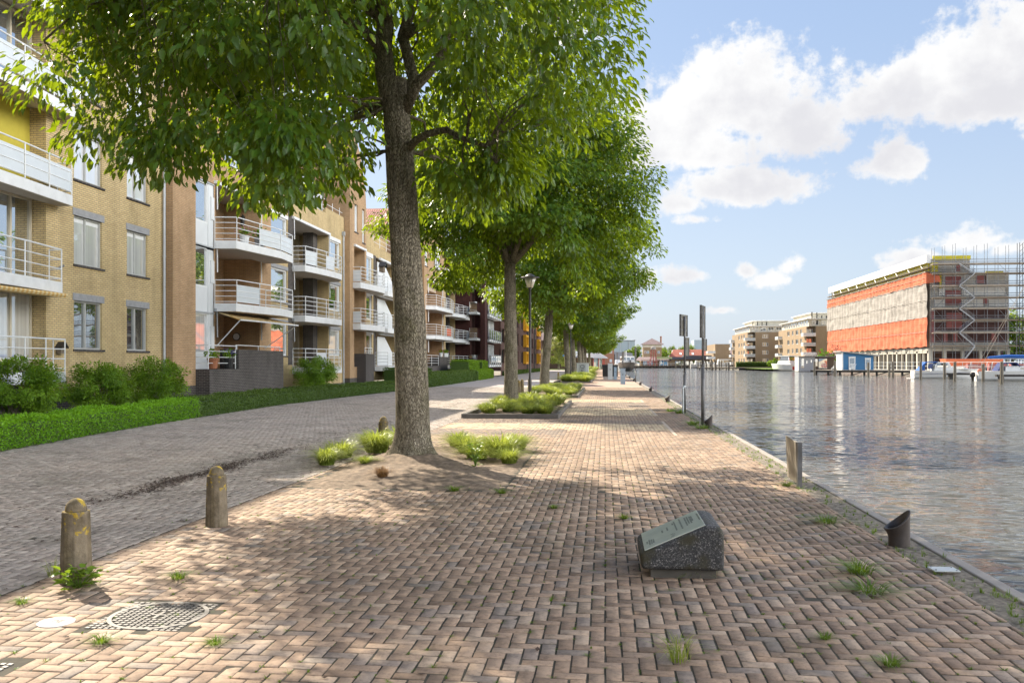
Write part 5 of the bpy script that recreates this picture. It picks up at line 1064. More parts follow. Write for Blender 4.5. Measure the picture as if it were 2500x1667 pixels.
# bronze-topped stone
ST = thing('memorial_stone', 'dark aggregate stone wedge with a pale engraved plate on its sloping top', 'memorial stone', (.60, 7.3, 0))
q = MB(); q.prismy([(.285,.075),(.275,.20),(.80,.435),(.905,.415),(.925,.36),(.925,.075)], 6.93, 7.68); q.build('stone', m_terr, ST, bevel=.03, seg=3)
q = MB(); q.box(.36, .87, 7.0, 7.62, -.02, .09); q.build('plinth', M('dark_plinth', (.10,.09,.075), .9, .2, 6), ST)
def slope(u, v, h=0):   # u along the slope 0..1 from the low edge, v along +y, h above it
    a = math.atan2(.235, .525); L_ = math.hypot(.235, .525); return (.275+u*L_*math.cos(a)-h*math.sin(a), v, .20+u*L_*math.sin(a)+h*math.cos(a))
q = MB(); u0, u1, v0, v1 = .07, .97, 6.965, 7.645
P = [slope(u0,v0,-.002),slope(u1,v0,-.002),slope(u1,v1,-.002),slope(u0,v1,-.002),slope(u0,v0,.007),slope(u1,v0,.007),slope(u1,v1,.007),slope(u0,v1,.007)]
q.add(P, [(3,2,1,0),(4,5,6,7),(0,1,5,4),(1,2,6,5),(2,3,7,6),(3,0,4,7)]); q.build('plate', M('patinated_plate', (.52,.53,.44), .35, .12, 4, metal=.15), ST, bevel=.003)
q = MB(); rr = random.Random(4)
for (u, a, b) in ((.12,.62,.75),(.155,.56,.86),(.185,.60,.84),(.215,.62,.82),(.37,.35,.50),(.45,.28,.50),(.545,.18,.30),(.575,.12,.68),(.66,.10,.72),(.74,.16,.66),(.775,.16,.60),(.81,.20,.62),(.835,.22,.52),(.93,.2,.62)):
    v = v0+(v1-v0)*(1-b); ve = v0+(v1-v0)*(1-a)
    while v < ve:
        w = rr.uniform(.012, .035); q.add([slope(u,v,.0078),slope(u+.024,v,.0078),slope(u+.024,min(ve,v+w),.0078),slope(u,min(ve,v+w),.0078)], [(0,1,2,3)]); v += w+.008
for k in range(14):
    a = k*.9; uu = .50+.025*math.sin(a*1.7); vv = v0+.10+.05*math.cos(a); q.add([slope(uu,vv,.0078),slope(uu+.022,vv+.004,.0078),slope(uu+.02,vv+.016,.0078),slope(uu-.003,vv+.01,.0078)], [(0,1,2,3)])
q.build('inscription', M('engraving', (.16,.17,.14), .6, .2, 30), ST)
# manholes and covers
def manhole(c, label):
    t = thing('manhole_cover', label, 'manhole cover', (c[0], c[1], 0), 'cast iron manholes'); x, y = c; q = MB(); s = .335; p = .042; iron = GM.setdefault('iron', M('worn_cast_iron', (.125,.115,.105), .55, .3, 8, metal=.2)); n = int(2*s/p)
    q.box(x-s-.02,x+s+.02,y-s-.02,y+s+.02,-.03,-.0105); q.build('frame_base', M('manhole_groove', (.05,.045,.04), .8, .2, 9), t)
    Q = [MB() for _ in range(4)]; l = MB()
    for i in range(n):
        for j in range(n):
            a, b = x-s+(i+.5)*p, y-s+(j+.5)*p; d = math.hypot(a-x, b-y)
            if .285 < d < .33: continue
            if d < .30 and abs(a-x) < .055 and abs(b-y) < .10: continue
            (l if d < .30 else Q[(a > x)+2*(b > y)]).box(a-p*.33,a+p*.33,b-p*.33,b+p*.33,-.011,.002)
    [w.build('corner_grid', iron, t) for w in Q]; l.box(x-.05,x+.05,y-.01,y+.01,-.011,.003); l.box(x-.012,x+.012,y-.08,y+.08,-.011,.0025); l.build('lid', iron, t)
    q = MB(); n = 48; vs = []
    for r_, z in ((.292,-.011),(.292,.003),(.322,.003),(.322,-.011)):
        for k in range(n): vs.append((x+r_*math.cos(k*2*math.pi/n), y+r_*math.sin(k*2*math.pi/n), z))
    q.add(vs, [(i*n+k, i*n+(k+1)%n, (i+1)*n+(k+1)%n, (i+1)*n+k) for i in range(3) for k in range(n)]); q.build('ring', iron, t)
manhole(MANHOLES[0][:2], 'square gridded manhole with round lid in the sunlit paving'); manhole(MANHOLES[1][:2], 'gridded manhole cut off by the bottom left corner')
t = thing('valve_cover', 'small round white cover with dark marks in the sunlit paving', 'utility cover', (-3.58, 5.36, 0)); q = MB(); q.lathe([(.115,-.01),(.115,.006),(.108,.009)], (-3.58,5.36,0), 28); q.build('disc', M('worn_white_enamel', (.44,.42,.39), .6, .15, 12), t)
q = MB()
for a, b, c, d in ((-.03,.0,.02,.035),(.012,.045,.02,.035),(-.03,-.018,-.005,.02),(.0,.014,-.01,.02),(.02,.04,-.03,.01),(-.02,.02,-.035,-.022)): q.box(-3.58+a,-3.58+b,5.36+c,5.36+d,.008,.0105)
q.build('marks', m_dark, t)
t = thing('steel_plate', 'small pale steel plate lying on the gravel verge at the quay edge', 'steel plate', (2.74, 7.4, 0)); q = MB(); q.rbox((2.74,7.42,.022), .20, .15, .008, .05); q.build('plate', m_ltgrey, t)
q = MB(); 
for a in (-.08,.08):
    for b in (-.055,.055): q.lathe([(.008,0),(.008,.005),(.004,.008)], (2.74+a,7.42+b,.03), 8)
q.build('bolts', m_galv, t)
t = thing('signboard', 'low weathered steel board standing at the quay edge, seen edge-on', 'sign board', (2.64, 12.6, 0)); q = MB()
q.add([(2.62,12.32,.05),(2.66,12.32,.05),(2.66,12.95,.06),(2.62,12.95,.06),(2.60,12.30,.62),(2.64,12.30,.62),(2.635,12.95,.66),(2.595,12.95,.66)], [(0,3,2,1),(4,5,6,7),(0,1,5,4),(1,2,6,5),(2,3,7,6),(3,0,4,7)]); q.build('panel', M('weathered_panel', (.34,.30,.24), .55, .2, 4, dirt=(.2,.16,.12)), t, bevel=.006)
q = MB(); q.box(2.615,2.675,12.24,12.32,-.05,.62); q.build('post', m_steel, t)
# sign posts at the water, seen from behind
def signpost(loc, label, h, panels, lower=.95, rz=0):
    t = thing('sign_post', label, 'sign post', loc, 'sign posts on the quay', 0); x, y, _ = loc
    q = MB(); q.tube([(x,y,-.1),(x,y,lower)], .048, 12); q.tube([(x,y,lower),(x,y,h)], .032, 10); q.lathe([(.05,0),(.052,.03),(.034,.05)], (x,y,lower), 12); q.build('pole', m_steel, t, smooth=True)
    for (z0, z1, w, rz_, dx, taper) in panels:
        q = MB(); ca, sa = math.cos(rz_), math.sin(rz_); P = []
        for z, ww in ((z0, w*taper), (z1, w)):
            for a, b in ((-1,-1),(1,-1),(1,1),(-1,1)): P.append((x+dx+a*ww/2*ca-b*.016*sa, y+a*ww/2*sa+b*.016*ca+.06, z))
        q.add(P, [(0,3,2,1),(4,5,6,7),(0,1,5,4),(1,2,6,5),(2,3,7,6),(3,0,4,7)]); f = q.build('sign_panel', GM.setdefault('signback', M('sign_back', (.15,.135,.10), .45, .35, 3, metal=.3, dirt=(.05,.045,.03))), t, bevel=.004)
        q = MB(); 
        for sgn in (-1, 1):
            xx, yy = x+dx+sgn*w/2*ca, y+sgn*w/2*sa+.06; q.rbox((xx,yy,z0), .022, .06, z1-z0, rz_)
        q.rbox((x+dx,y+.03,z0+(z1-z0)*.25), w*.9, .02, .04, rz_); q.rbox((x+dx,y+.03,z0+(z1-z0)*.75), w*.9, .02, .04, rz_); q.build('rim', m_steel, f)
    return t
signpost((2.69,24.54,0), 'taller right-hand sign post at the quay edge with a long narrow panel', 3.28, [(2.40,3.30,.60,1.30,.0,1.0),(2.05,2.38,.5,1.30,.05,1.0)], 1.62)
S2 = signpost((2.70,30.2,0), 'left-hand sign post at the quay edge with two panels and a white tube', 3.3, [(2.62,3.36,.72,1.17,-.03,.85),(1.95,2.58,.55,1.25,.07,.8)], 1.4)
q = MB(); q.tube([(2.62,29.9,0),(2.62,29.9,.85),(2.66,29.95,.92),(2.72,30.1,.9)], .03, 8); q.build('side_tube', m_ltgrey, S2)
signpost((2.75,80,0), 'single sign post farther along the quay, left of the two near ones', 3.2, [(1.9,3.2,.6,1.35,0,1.0)], 1.0)
signpost((2.75,136,0), 'distant sign post left of the moored barge', 3.5, [(2.2,3.5,.8,1.2,0,1.0)], 1.0); signpost((2.6,190,0), 'most distant thin sign post in front of the moored barge', 4.0, [(2.6,4.0,.6,1.3,0,1)], 1.0)
# street lamps
def lamp(loc, label, h=5.3, first=[None]):
    if first[0] is None:
        t = thing('street_lamp', label, 'street lamp', (0,0,0), 'street lamps along the quay')
        q = MB(); q.tube([(0,0,-.1),(0,0,1.0),(0,0,1.05),(0,0,h-.45),(0,0,h-.25),(0,0,h-.15)], [.075,.075,.055,.048,.05,.085], 12); q.build('pole', m_dark, t, smooth=True)
        q = MB(); q.lathe([(.13,h-.15),(.29,h+.30)], (0,0,0), 16); q.build('lantern_glass', M('lantern_acrylic', (.62,.60,.52), .15, .08, 2, spec=.6), t, smooth=True)
        q = MB(); q.lathe([(.45,h+.30),(.42,h+.325),(.22,h+.36),(.20,h+.40),(.10,h+.46),(.03,h+.48)], (0,0,0), 20); q.build('lamp_hood', m_dark, t, smooth=True)
        q = MB()
        for k in range(4): a = k*1.571+.4; q.tube([(.135*math.cos(a),.135*math.sin(a),h-.15),(.295*math.cos(a),.295*math.sin(a),h+.30)], .010, 5)
        q.build('lantern_ribs', m_dark, t); first[0] = t
    else: t = copy_tree(first[0])
    t['label'] = label; t.location = loc; return t
lamp((-3.41,39.6,0), 'nearest street lamp, a dark pole with conical lantern right of the second trunk'); lamp((-3.45,88,0), 'farther street lamp between the fourth and fifth trunks', )
# power pedestals, containers, cabinet
def pedestal(loc, label, w, d, h, mat):
    t = thing('power_pedestal', label, 'utility pedestal', loc, 'boat power pedestals'); x, y, _ = loc
    q = MB(); q.box(x-w/2,x+w/2,y-d/2,y+d/2,-.02,h); q.build('housing', mat, t, bevel=.012); q = MB(); q.box(x-w/2-.02,x+w/2+.02,y-d/2-.02,y+d/2+.02,h,h+.04); q.build('cap', mat, t, bevel=.008)
    q = MB(); q.box(x-w*.4,x+w*.4,y-d/2-.008,y-d/2,.12,h*.92); q.build('door', mat, t); q = MB(); q.box(x-.03,x+.03,y-d/2-.022,y-d/2-.008,h*.6,h*.68); q.build('lock', m_dark, t); return t
pedestal((1.42,71,0), 'blue-grey power pedestal standing alone on the promenade, nearest of the group', .39, .3, 1.24, m_bluegrey); pedestal((.52,92,0), 'light grey pedestal in front of the dark container', .48, .36, 1.66, m_ltgrey); pedestal((1.05,92.5,0), 'narrow blue pedestal right of the light grey one', .28, .3, 1.26, m_bluegrey)
t = thing('waste_container', 'dark container with pale base behind the light grey pedestal', 'container', (.45, 95, 0)); q = MB(); q.box(-.28,1.35,94.2,95.8,.28,1.35); q.build('body', m_black, t, bevel=.04); q = MB(); q.box(-.2,1.3,94.25,95.75,-.02,.28); q.build('base', m_conc, t); q = MB(); q.prismx([(94.15,1.35),(95.85,1.35),(95.6,1.55),(94.4,1.55)], -.32, 1.4); q.build('lid', m_black, t, bevel=.02)
CA = thing('utility_cabinet', 'pale grey electricity cabinet with the number 05 on its door', 'cabinet', (-2.75, 107, 0)); q = MB(); q.box(-3.45,-2.0,106.5,107.6,-.02,1.66); q.build('housing', m_ltgrey, CA, bevel=.015); q = MB(); q.box(-3.5,-1.95,106.45,107.65,1.66,1.76); q.build('roof', m_conc, CA, bevel=.01); q = MB(); q.box(-3.2,-2.35,106.47,106.5,.1,1.58); dd = q.build('door', M('cabinet_door', (.36,.38,.38), .5, .05, 3), CA)
nm = M('numeral_paint', (.05,.05,.06), .6, .1, 5)
def stroke(name, P, z, par):
    q = MB(); q.tube([(x, 106.45, z+y) for x, y in P], .028, 6); q.build(name, nm, par)
stroke('digit_zero', [(-2.77+.24*math.cos(a), .19*math.sin(a)) for a in np.linspace(0, 6.283, 25)], 1.30, dd)
stroke('digit_five', [(-2.60,.24),(-2.88,.24),(-2.90,.02)]+[(-2.80+.20*math.cos(a), -.10+.17*math.sin(a)) for a in np.linspace(2.1, -2.3, 14)], .72, dd)
# round pavilion
PV = thing('pavilion', 'round glazed pavilion with a grey conical roof behind the quay trees', 'pavilion', (-4.2, 250, 0))
MB().lathe([(5.1,3.1),(5.0,3.25),(.4,6.1),(.1,6.3)], (-4.2,250,0), 28).build('roof', m_seam, PV); MB().lathe([(3.6,0),(3.6,3.2)], (-4.2,250,0), 28).build('glazing', glass('green_glass', (.16,.24,.20), .25), PV); q = MB()
for k in range(14): a = k*2*math.pi/14; q.tube([(-4.2+3.9*math.cos(a),250+3.9*math.sin(a),0),(-4.2+3.9*math.cos(a),250+3.9*math.sin(a),3.15)], .11, 6)
q.build('red_posts', m_red, PV)
t = thing('street_sign', 'thin grey pole with a blue street sign near the pale tree', 'street sign', (-9.2, 214.5, 0)); q = MB(); q.tube([(-9.2,214.5,0),(-9.2,214.5,6)], .08, 6); q.build('pole', m_ltgrey, t); q = MB(); q.box(-10.4,-9.1,214.45,214.55,3.4,3.8); q.build('name_plate', m_bluew, t)
# ------------------------------------------------------------------ building under construction on the right bank
K = thing('construction_building', 'concrete and red brick apartment block under construction, behind scaffolding and orange and beige netting', 'building', (84, 214, 0))
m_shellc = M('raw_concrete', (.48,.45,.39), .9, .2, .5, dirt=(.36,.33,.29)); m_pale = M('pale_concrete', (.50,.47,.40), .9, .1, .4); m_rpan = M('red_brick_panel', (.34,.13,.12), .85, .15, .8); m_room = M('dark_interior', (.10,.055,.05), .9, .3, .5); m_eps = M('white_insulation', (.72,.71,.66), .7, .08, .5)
q = MB(); q.box(76.2, 93.8, 214.9, 304, 5.3, 23.0); q.box(76.2, 85.2, 214.9, 304, 23.0, 26.2); q.build('shell', m_shellc, K)
q = MB(); q.box(75.6, 94, 214.2, 304.5, 4.6, 5.3); q.box(75.7, 76.3, 214.4, 304.4, 4.1, 4.6); q.build('transfer_beam', m_pale, K)
ys = np.linspace(214.6, 303.8, 13)
for i, y in enumerate(ys): q = MB(); q.box(75.7, 76.6, y-.45, y+.45, -.1, 4.6); q.build('column', m_pale, K)
for y in (ys[:-1]+ys[1:])/2: q = MB(); q.box(75.8, 76.3, y-.2, y+.2, -.1, 4.6); q.build('mullion_column', m_pale, K)
for x in (79.5, 83.5, 87.5, 91.5, 93.6): q = MB(); q.box(x-.3, x+.3, 214.4, 215.2, -.1, 4.6); q.build('column', m_pale, K)
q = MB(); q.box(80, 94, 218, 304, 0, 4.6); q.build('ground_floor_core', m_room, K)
q = MB()
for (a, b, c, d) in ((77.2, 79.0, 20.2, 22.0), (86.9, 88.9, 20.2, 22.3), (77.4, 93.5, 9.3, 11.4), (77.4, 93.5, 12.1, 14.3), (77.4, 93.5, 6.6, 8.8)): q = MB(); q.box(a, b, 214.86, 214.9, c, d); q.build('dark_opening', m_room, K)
q = MB()
for (a, b, c, d) in ((79.9, 83.4, 9.8, 13.6), (79.7, 83.2, 15.4, 18.9), (79.7, 83.2, 19.6, 22.1), (86.6, 88.4, 20.4, 22.2), (82.2, 83.0, 23.3, 25.2), (81.5, 82.4, 6.7, 8.7), (79.3, 80.2, 6.7, 8.7), (90.0, 91.0, 6.7, 8.7), (88.2, 89.2, 15.6, 17.2), (76.4, 77.2, 6.6, 14)): q = MB(); q.box(a, b, 214.80, 214.86, c, d); q.build('red_brick_panel', m_rpan, K)
q = MB()
for (a, b, c, d) in ((77.3, 79.6, 14.9, 16.6), (83.4, 88.1, 14.9, 16.6), (89.4, 93.6, 14.9, 16.6), (78.2, 79.6, 17.6, 19.3), (83.4, 92.9, 17.6, 19.4), (80.0, 83.2, 17.4, 17.8)): q = MB(); q.box(a, b, 214.72, 214.80, c, d); q.build('white_insulation', m_eps, K)
q = MB(); q.box(77.4, 93.4, 214.74, 214.85, 5.9, 6.6); q.build('parapet_slab', m_shellc, K)
q = MB(); q.box(76.8, 85.3, 214.6, 214.9, 26.0, 27.0); q.box(76.0, 76.2, 215, 300, 23.4, 25.6); q.box(88.7, 92.6, 214.7, 214.9, 22.6, 23.3); q.box(78.3,78.8,214.7,214.85,19.4,23.0); q.box(76.4,78.0,214.7,214.9,23.2,25.4); q.build('yellow_membrane', m_formy, K)
for yy in (216.5,): 
    pass
q = MB(); q.add([(75.2,214.4,25.3),(75.2,304.8,25.3),(75.2,304.8,27.2),(75.2,214.4,27.2),(76.2,214.4,27.2),(76.2,304.8,27.2),(76.2,214.4,25.3),(76.2,304.8,25.3)], [(0,1,2,3),(3,2,5,4),(7,6,4,5),(0,3,4,6),(1,7,5,2)]); q.build('roof_sheeting', M('white_sheeting', (.82,.82,.80), .6, .04, .4), K)
SC = thing('scaffold', 'grey tube scaffolding with plank platforms and zigzag stairs around the unfinished block', 'scaffolding', (84, 212, 0))
lev = [5.7, 8.8, 11.7, 14.4, 16.9, 19.7, 22.5, 24.8]
xs = list(np.arange(76.3, 106, 2.35)); q = MB()
for j, y in enumerate((212.3, 213.9)):
    for i, x in enumerate(xs):
        top = 28.6+.9*((i*7+j*3) % 3)/2 if x < 95 else (24.5-.4*((i*5) % 3) if x < 101 else 22.6); q.tube([(x,y,0),(x,y,top)], .055, 4, cap=False)
    for zl in lev:
        if zl > 23 and False: continue
        x1 = 105.5 if zl < 20 else (98 if zl > 24 else 104)
        for dz in (0, .55, 1.1): q.tube([(76,y,zl+dz),(x1,y,zl+dz)], .04, 4, cap=False)
for zz in (1.4, 2.8, 4.2): q.tube([(76,212.3,zz),(105.5,212.3,zz)], .04, 4, cap=False)
for k in range(len(lev)-1):
    for x in (76.3, 76.3): q.tube([(x,212.3,lev[k]),(x+2.35,212.3,lev[k+1])] if k % 2 else [(x+2.35,212.3,lev[k]),(x,212.3,lev[k+1])], .045, 4, cap=False)
for k in range(len(lev)-1):
    for i in range(2+k % 2, len(xs)-1, 4):
        if xs[i]+2.35 < (95 if lev[k] > 19 else 105): q.tube([(xs[i],212.3,lev[k]),(xs[i]+2.35,212.3,lev[k+1])] if (i+k) % 2 else [(xs[i]+2.35,212.3,lev[k]),(xs[i],212.3,lev[k+1])], .04, 4, cap=False)
for zl in lev:
    for x in xs: q.tube([(x,212.3,zl-.05),(x,214.4,zl-.05)], .04, 4, cap=False)
q.build('end_frame', m_galv, SC)
q = MB()
for y in np.arange(214.5, 306, 3.0):
    q.tube([(75.45,y,0),(75.45,y,25.0)], .05, 4, cap=False)
for zl in (22.8, 23.9, 24.5): q.tube([(75.45,214,zl),(75.45,306,zl)], .045, 4, cap=False)
for y in np.arange(215, 303, 9): q.tube([(75.45,y,22.6),(75.45,y+4,25.2)], .05, 4, cap=False)
for y in np.arange(216, 303, 7.4):
    for z in np.arange(.7, 4.3, .75): q.tube([(77.2,y,z),(77.2,y+3,z)], .05, 4, cap=False)
q.build('side_frame', m_galv, SC)
for i, zl in enumerate(lev):
    x1 = 105.5 if zl < 20 else (98 if zl > 24 else 104); q = MB(); q.box(75.9, x1, 212.2, 214.0, zl-.16, zl); q.box(75.9, x1, 212.15, 212.2, zl-.1, zl+.16); q.build('platform', m_deck if i % 2 else m_wood, SC)
q = MB(); q.box(74.9, 76.1, 214, 306, 23.1, 23.3); q.box(75.0,76.0,212.5,306,24.0,24.15); q.build('side_platform', m_wood, SC)
for k in range(len(lev)-1):
    z0, z1 = lev[k], lev[k+1]; a, b = (81.6, 85.0) if k % 2 else (85.0, 81.6); q = MB()
    for y in (211.5, 212.1): q.beam((a,y,z0),(b,y,z1),.06,.14); [q.tube([(a,y,z0+h_),(b,y,z1+h_)], .03, 4) for h_ in (.5, 1.0)]
    for t in np.linspace(.05, .95, 10): q.box(a+(b-a)*t-.12, a+(b-a)*t+.12, 211.5, 212.1, z0+(z1-z0)*t-.02, z0+(z1-z0)*t+.02)
    q.build('stair_flight', m_galv, SC)
q = MB(); a, b = 81.6, 85.0
for y in (211.5, 212.1): q.beam((a,y,1.0),(b,y,5.6),.08,.22); q.tube([(a,y,2.0),(b,y,6.6)], .035, 4)
q.build('stair_flight', m_galv, SC)
q = MB()
for x, y in ((95.0,212),(96.2,212),(95.0,213.2),(96.2,213.2)): q.tube([(x,y,0),(x,y,29.5)], .07, 4)
for z in np.arange(1, 29.5, 1.2): q.tube([(95.0,212,z),(96.2,212,z+1.2)], .035, 4)
q.build('hoist_mast', m_dark, SC)
# debris nets with folds
def net(name, label, z0a, z1a, z0b, z1b, mat, seed):
    t = thing(name, label, 'safety net', (73.5, 260, 0), 'debris nets on the scaffold'); ny, nz = 150, 14; V = []
    for i in range(ny):
        y = 213.6+i/(ny-1)*92; f = i/(ny-1); za, zb = z0a+(z0b-z0a)*f, z1a+(z1b-z1a)*f
        for j in range(nz):
            w = j/(nz-1); z = za+(zb-za)*w+.12*math.sin(i*.7)*(1 if j in (0, nz-1) else 0); x = 75.0-.16*math.sin(y*2.1+seed+.6*math.sin(y*.5))*(.35+.65*math.sin(w*3.14*3)**2)-.25*mnoise.noise((y*.25, z*.6, seed)); V.append((x, y, z))
    F = [(i*nz+j, i*nz+j+1, (i+1)*nz+j+1, (i+1)*nz+j) for i in range(ny-1) for j in range(nz-1)]; o = np_mesh('netting', V, F, mat, t, smooth=True)
    q = MB(); q.tube([(74.8,213.6,z1a),(74.8,305.6,z1b)], .05, 4); q.tube([(74.8,213.6,(z0a+z1a)/2),(74.8,305.6,(z0b+z1b)/2)], .05, 4); q.build('seam_rope', m_netb, t); return t
net('safety_net', 'upper orange debris net, a narrow band below the white roof sheeting', 20.4, 23.0, 20.3, 22.9, m_neto, 1); net('safety_net', 'beige debris net between the two orange bands', 12.5, 20.4, 12.5, 20.3, m_netb, 2); net('safety_net', 'lower orange debris net above the open ground floor', 5.6, 12.5, 5.2, 12.5, m_neto, 3)
t = thing('safety_net', 'short orange net wrapping round the scaffold corner', 'safety net', (75, 213, 20), 'debris nets on the scaffold'); q = MB(); q.add([(74.9,213.5,20.4),(77.6,212.0,20.6),(77.4,212.0,22.0),(74.9,213.5,23.0)], [(0,1,2,3)]); o = q.build('netting', m_neto, t); md = o.modifiers.new('thick', 'SOLIDIFY'); md.thickness = .03
# site fence, sand, skip, banner
t = thing('site_fence', 'pale site fence along the bank in front of the scaffold', 'fence', (66, 190, 0)); q = MB(); F = [(64.6,232),(65.4,205),(67,185),(68.2,150)]
for a, b in zip(F[:-1], F[1:]):
    n = 9
    for i in range(n): x, y = a[0]+(b[0]-a[0])*i/n, a[1]+(b[1]-a[1])*i/n; q.tube([(x,y,-.1),(x,y,1.9)], .04, 4)
    for z in (.3, 1.1, 1.9): q.tube([(a[0],a[1],z),(b[0],b[1],z)], .035, 4)
q.build('rails', m_ltgrey, t)
t = thing('sand_heap', 'heap of pale sand behind the moored yacht', 'sand heap', (76, 158, 0)); V = []; n = 40
for j in range(n):
    for i in range(n):
        u, v = i/(n-1)*2-1, j/(n-1)*2-1; d = math.hypot(u, v); z = max(-.1, 4.0*(1-d)+.5*mnoise.noise((u*3, v*3, 1))+.2*mnoise.noise((u*9, v*9, 2))) if d < 1 else -.1; V.append((79+u*11, 150+v*13, z))
np_mesh('sand', V, [(j*n+i, j*n+i+1, (j+1)*n+i+1, (j+1)*n+i) for j in range(n-1) for i in range(n-1)], m_sand, t, smooth=True)
t = thing('skip_container', 'orange skip lying beside the stacks of red panels on the site', 'skip', (73, 190, 0)); q = MB(); q.add([(70.2,188,.9),(80.4,188,.9),(80.4,190.5,.9),(70.2,190.5,.9),(69.6,187.6,2.6),(81,187.6,2.6),(81,190.9,2.6),(69.6,190.9,2.6)], [(0,3,2,1),(4,5,6,7),(0,1,5,4),(1,2,6,5),(2,3,7,6),(3,0,4,7)]); q.build('tub', m_orange, t); q = MB(); q.box(70.5,80,188.2,190.3,-.05,.9); q.build('skids', m_dark, t)
for i, (x0, x1, lab) in enumerate(((70.2, 73.4, 'left stack of dark red panels behind the cabin cruiser'), (74.2, 77.4, 'middle stack of dark red panels behind the cabin cruiser'), (78.2, 80.6, 'right stack of dark red panels behind the cabin cruiser'))):
    t = thing('panel_stack', lab, 'panel stack', (x0, 178, 0), 'stacks of panels on the site'); q = MB(); q.box(x0, x1, 178, 179, .2, 1.6); q.build('panels', m_rpan, t); q = MB()
    for a in (x0+.1, x1-.1): q.beam((a,177.9,-.1),(a+.5,177.9,2.0),.08,.08)
    q.build('rack', m_ltgrey, t)
t = thing('banner_sign', 'tall site banner at the right edge, grey and tan with white panels', 'banner', (71, 122, 0)); q = MB()
bx0 = 71.0
q.box(bx0, bx0+7, 123, 123.15, .9, 8.6); bn = q.build('backing', m_white, t); q = MB(); q.box(bx0, bx0+7, 122.96, 123, 5.4, 8.6); q.build('grey_print', M('banner_grey', (.30,.29,.26), .6, .15, .6), bn); q = MB(); q.box(bx0, bx0+7, 122.96, 123, 2.6, 4.6); q.build('tan_print', M('banner_tan', (.46,.32,.22), .6, .25, .4), bn)
q = MB(); q.lathe([(.5,0),(.5,.03)], (0,0,0), 20); q.lathe([(.05,0)]*2, (0,0,0), 3); V = [(bx0+.9+x, 122.95-z*.3, 7.6+y) for x, y, z in q.v]; q.v = V; q.box(bx0+1.6, bx0+1.8, 122.93, 122.955, 6.6, 8.1); q.box(bx0+1.8, bx0+2.5, 122.93, 122.955, 7.9, 8.1); q.build('white_print', m_white, bn)
q = MB()
for x in (bx0+.3, bx0+3.4): q.tube([(x,123.3,-.1),(x,123.3,8.4)], .09, 6)
q.build('posts', m_galv, t)
# ------------------------------------------------------------------ docks, piles
def dock(pts_a, pts_b, z, label, name='dock', legs=True):
    t = thing(name, label, 'dock', (pts_a[0], pts_a[1], 0)); a = np.array(pts_a, float); b = np.array(pts_b, float); d = (b-a); L_ = np.linalg.norm(d); d /= L_; n = np.array([-d[1], d[0]]); 
    if n[1] < 0: n = -n
    w = 9.0; q = MB(); q.prism([tuple(a), tuple(b), tuple(b+n*w), tuple(a+n*w)], z-.10, z); q.build('deck', m_deck, t); q = MB(); q.prism([tuple(a+n*.06), tuple(b+n*.06), tuple(b+n*.3), tuple(a+n*.3)], z-.42, z-.10); q.build('edge_beam', m_dwood, t)
    q = MB()
    for s in np.arange(1, L_, 2.2):
        p = a+d*s+n*.5; q.box(p[0]-.15, p[0]+.15, p[1]-.15, p[1]+.15, -1.5, z-.1)
        if int(s/2.2) % 2: q.beam((p[0],p[1],-.5),(p[0]+d[0]*2,p[1]+d[1]*2,z-.3),.14,.14)
    q.build('piles', m_dwood, t); return t
dock((39.2,172.5),(54.6,163.5), .42, 'broad timber dock on dark piles carrying the blue cabin'); dock((31,302),(58,297), .25, 'low dark dock below the lawn of the tan apartment blocks')
def pile(loc, h, label, r=.17):
    t = thing('mooring_post', label, 'mooring post', (loc[0], loc[1], -.6), 'timber mooring posts on the water'); q = MB(); q.tube([(loc[0],loc[1],-2),(loc[0],loc[1],h-.6-.12),(loc[0],loc[1],h-.6-.05),(loc[0],loc[1],h-.6)], [r,r*.95,r*.9,r*.55], 10); q.build('pile', m_pile, t); return t
PL = [(39.6,170.8,2.7,'mooring post at the left end of the blue cabin dock'),(41.0,161.5,2.7,'mooring post in front of the ladder left of the blue cabin'),(44.6,154,2.45,'mooring post in front of the blue cabin'),(47.4,152,2.2,'left of the pair of mooring posts right of the blue cabin'),(45.0,142.5,2.6,'right of the pair of mooring posts right of the blue cabin'),(44.1,127.8,2.55,'mooring post before the stern of the cabin cruiser'),(48.7,131.6,2.45,'mooring post at the left end of the short finger pier'),(44.0,115.5,2.5,'thick mooring post before the bow of the cabin cruiser'),(47.4,115.5,2.25,'mooring post beside the outboard motor of the yacht'),(43.9,102.2,2.5,'nearest mooring post, in front of the sailing yacht'),
    (35.2,294,3.2,'left of the twin mooring posts before the lawn'),(36.4,294,3.3,'right of the twin mooring posts before the lawn'),(41.5,300,2.6,'lone mooring post before the round bush')]
for x, y, h, lab in PL: pile((x, y), h, lab, .19 if y < 130 else .2 if y < 200 else .32)
t = thing('dock_ladder', 'steel ladder hanging from the dock left of the blue cabin', 'ladder', (42.8, 169.5, 0)); q = MB(); 
for x in (42.5, 43.3): q.tube([(x,169.6,-1),(x,169.6,.9)], .05, 5)
for z in np.arange(-.7, .8, .3): q.tube([(42.5,169.6,z),(43.3,169.6,z)], .04, 5)
q.build('rails', m_galv, t)
for (a, b, y, lab) in ((49.0, 55.5, 131.5, 'short dark finger pier in front of the cabin cruiser'), (48.6, 62, 114.5, 'dark finger pier in front of the sailing yacht')):
    t = thing('finger_pier', lab, 'finger pier', (a, y, 0)); q = MB(); q.box(a, b, y-.5, y+.5, .02, .3); q.build('beam', m_dwood, t); q = MB()
    for x in np.arange(a+.5, b, 5.0): q = MB(); q.box(x-.25, x+.25, y-.3, y+.3, -1.6, .02); q.build('leg', m_dwood, t)
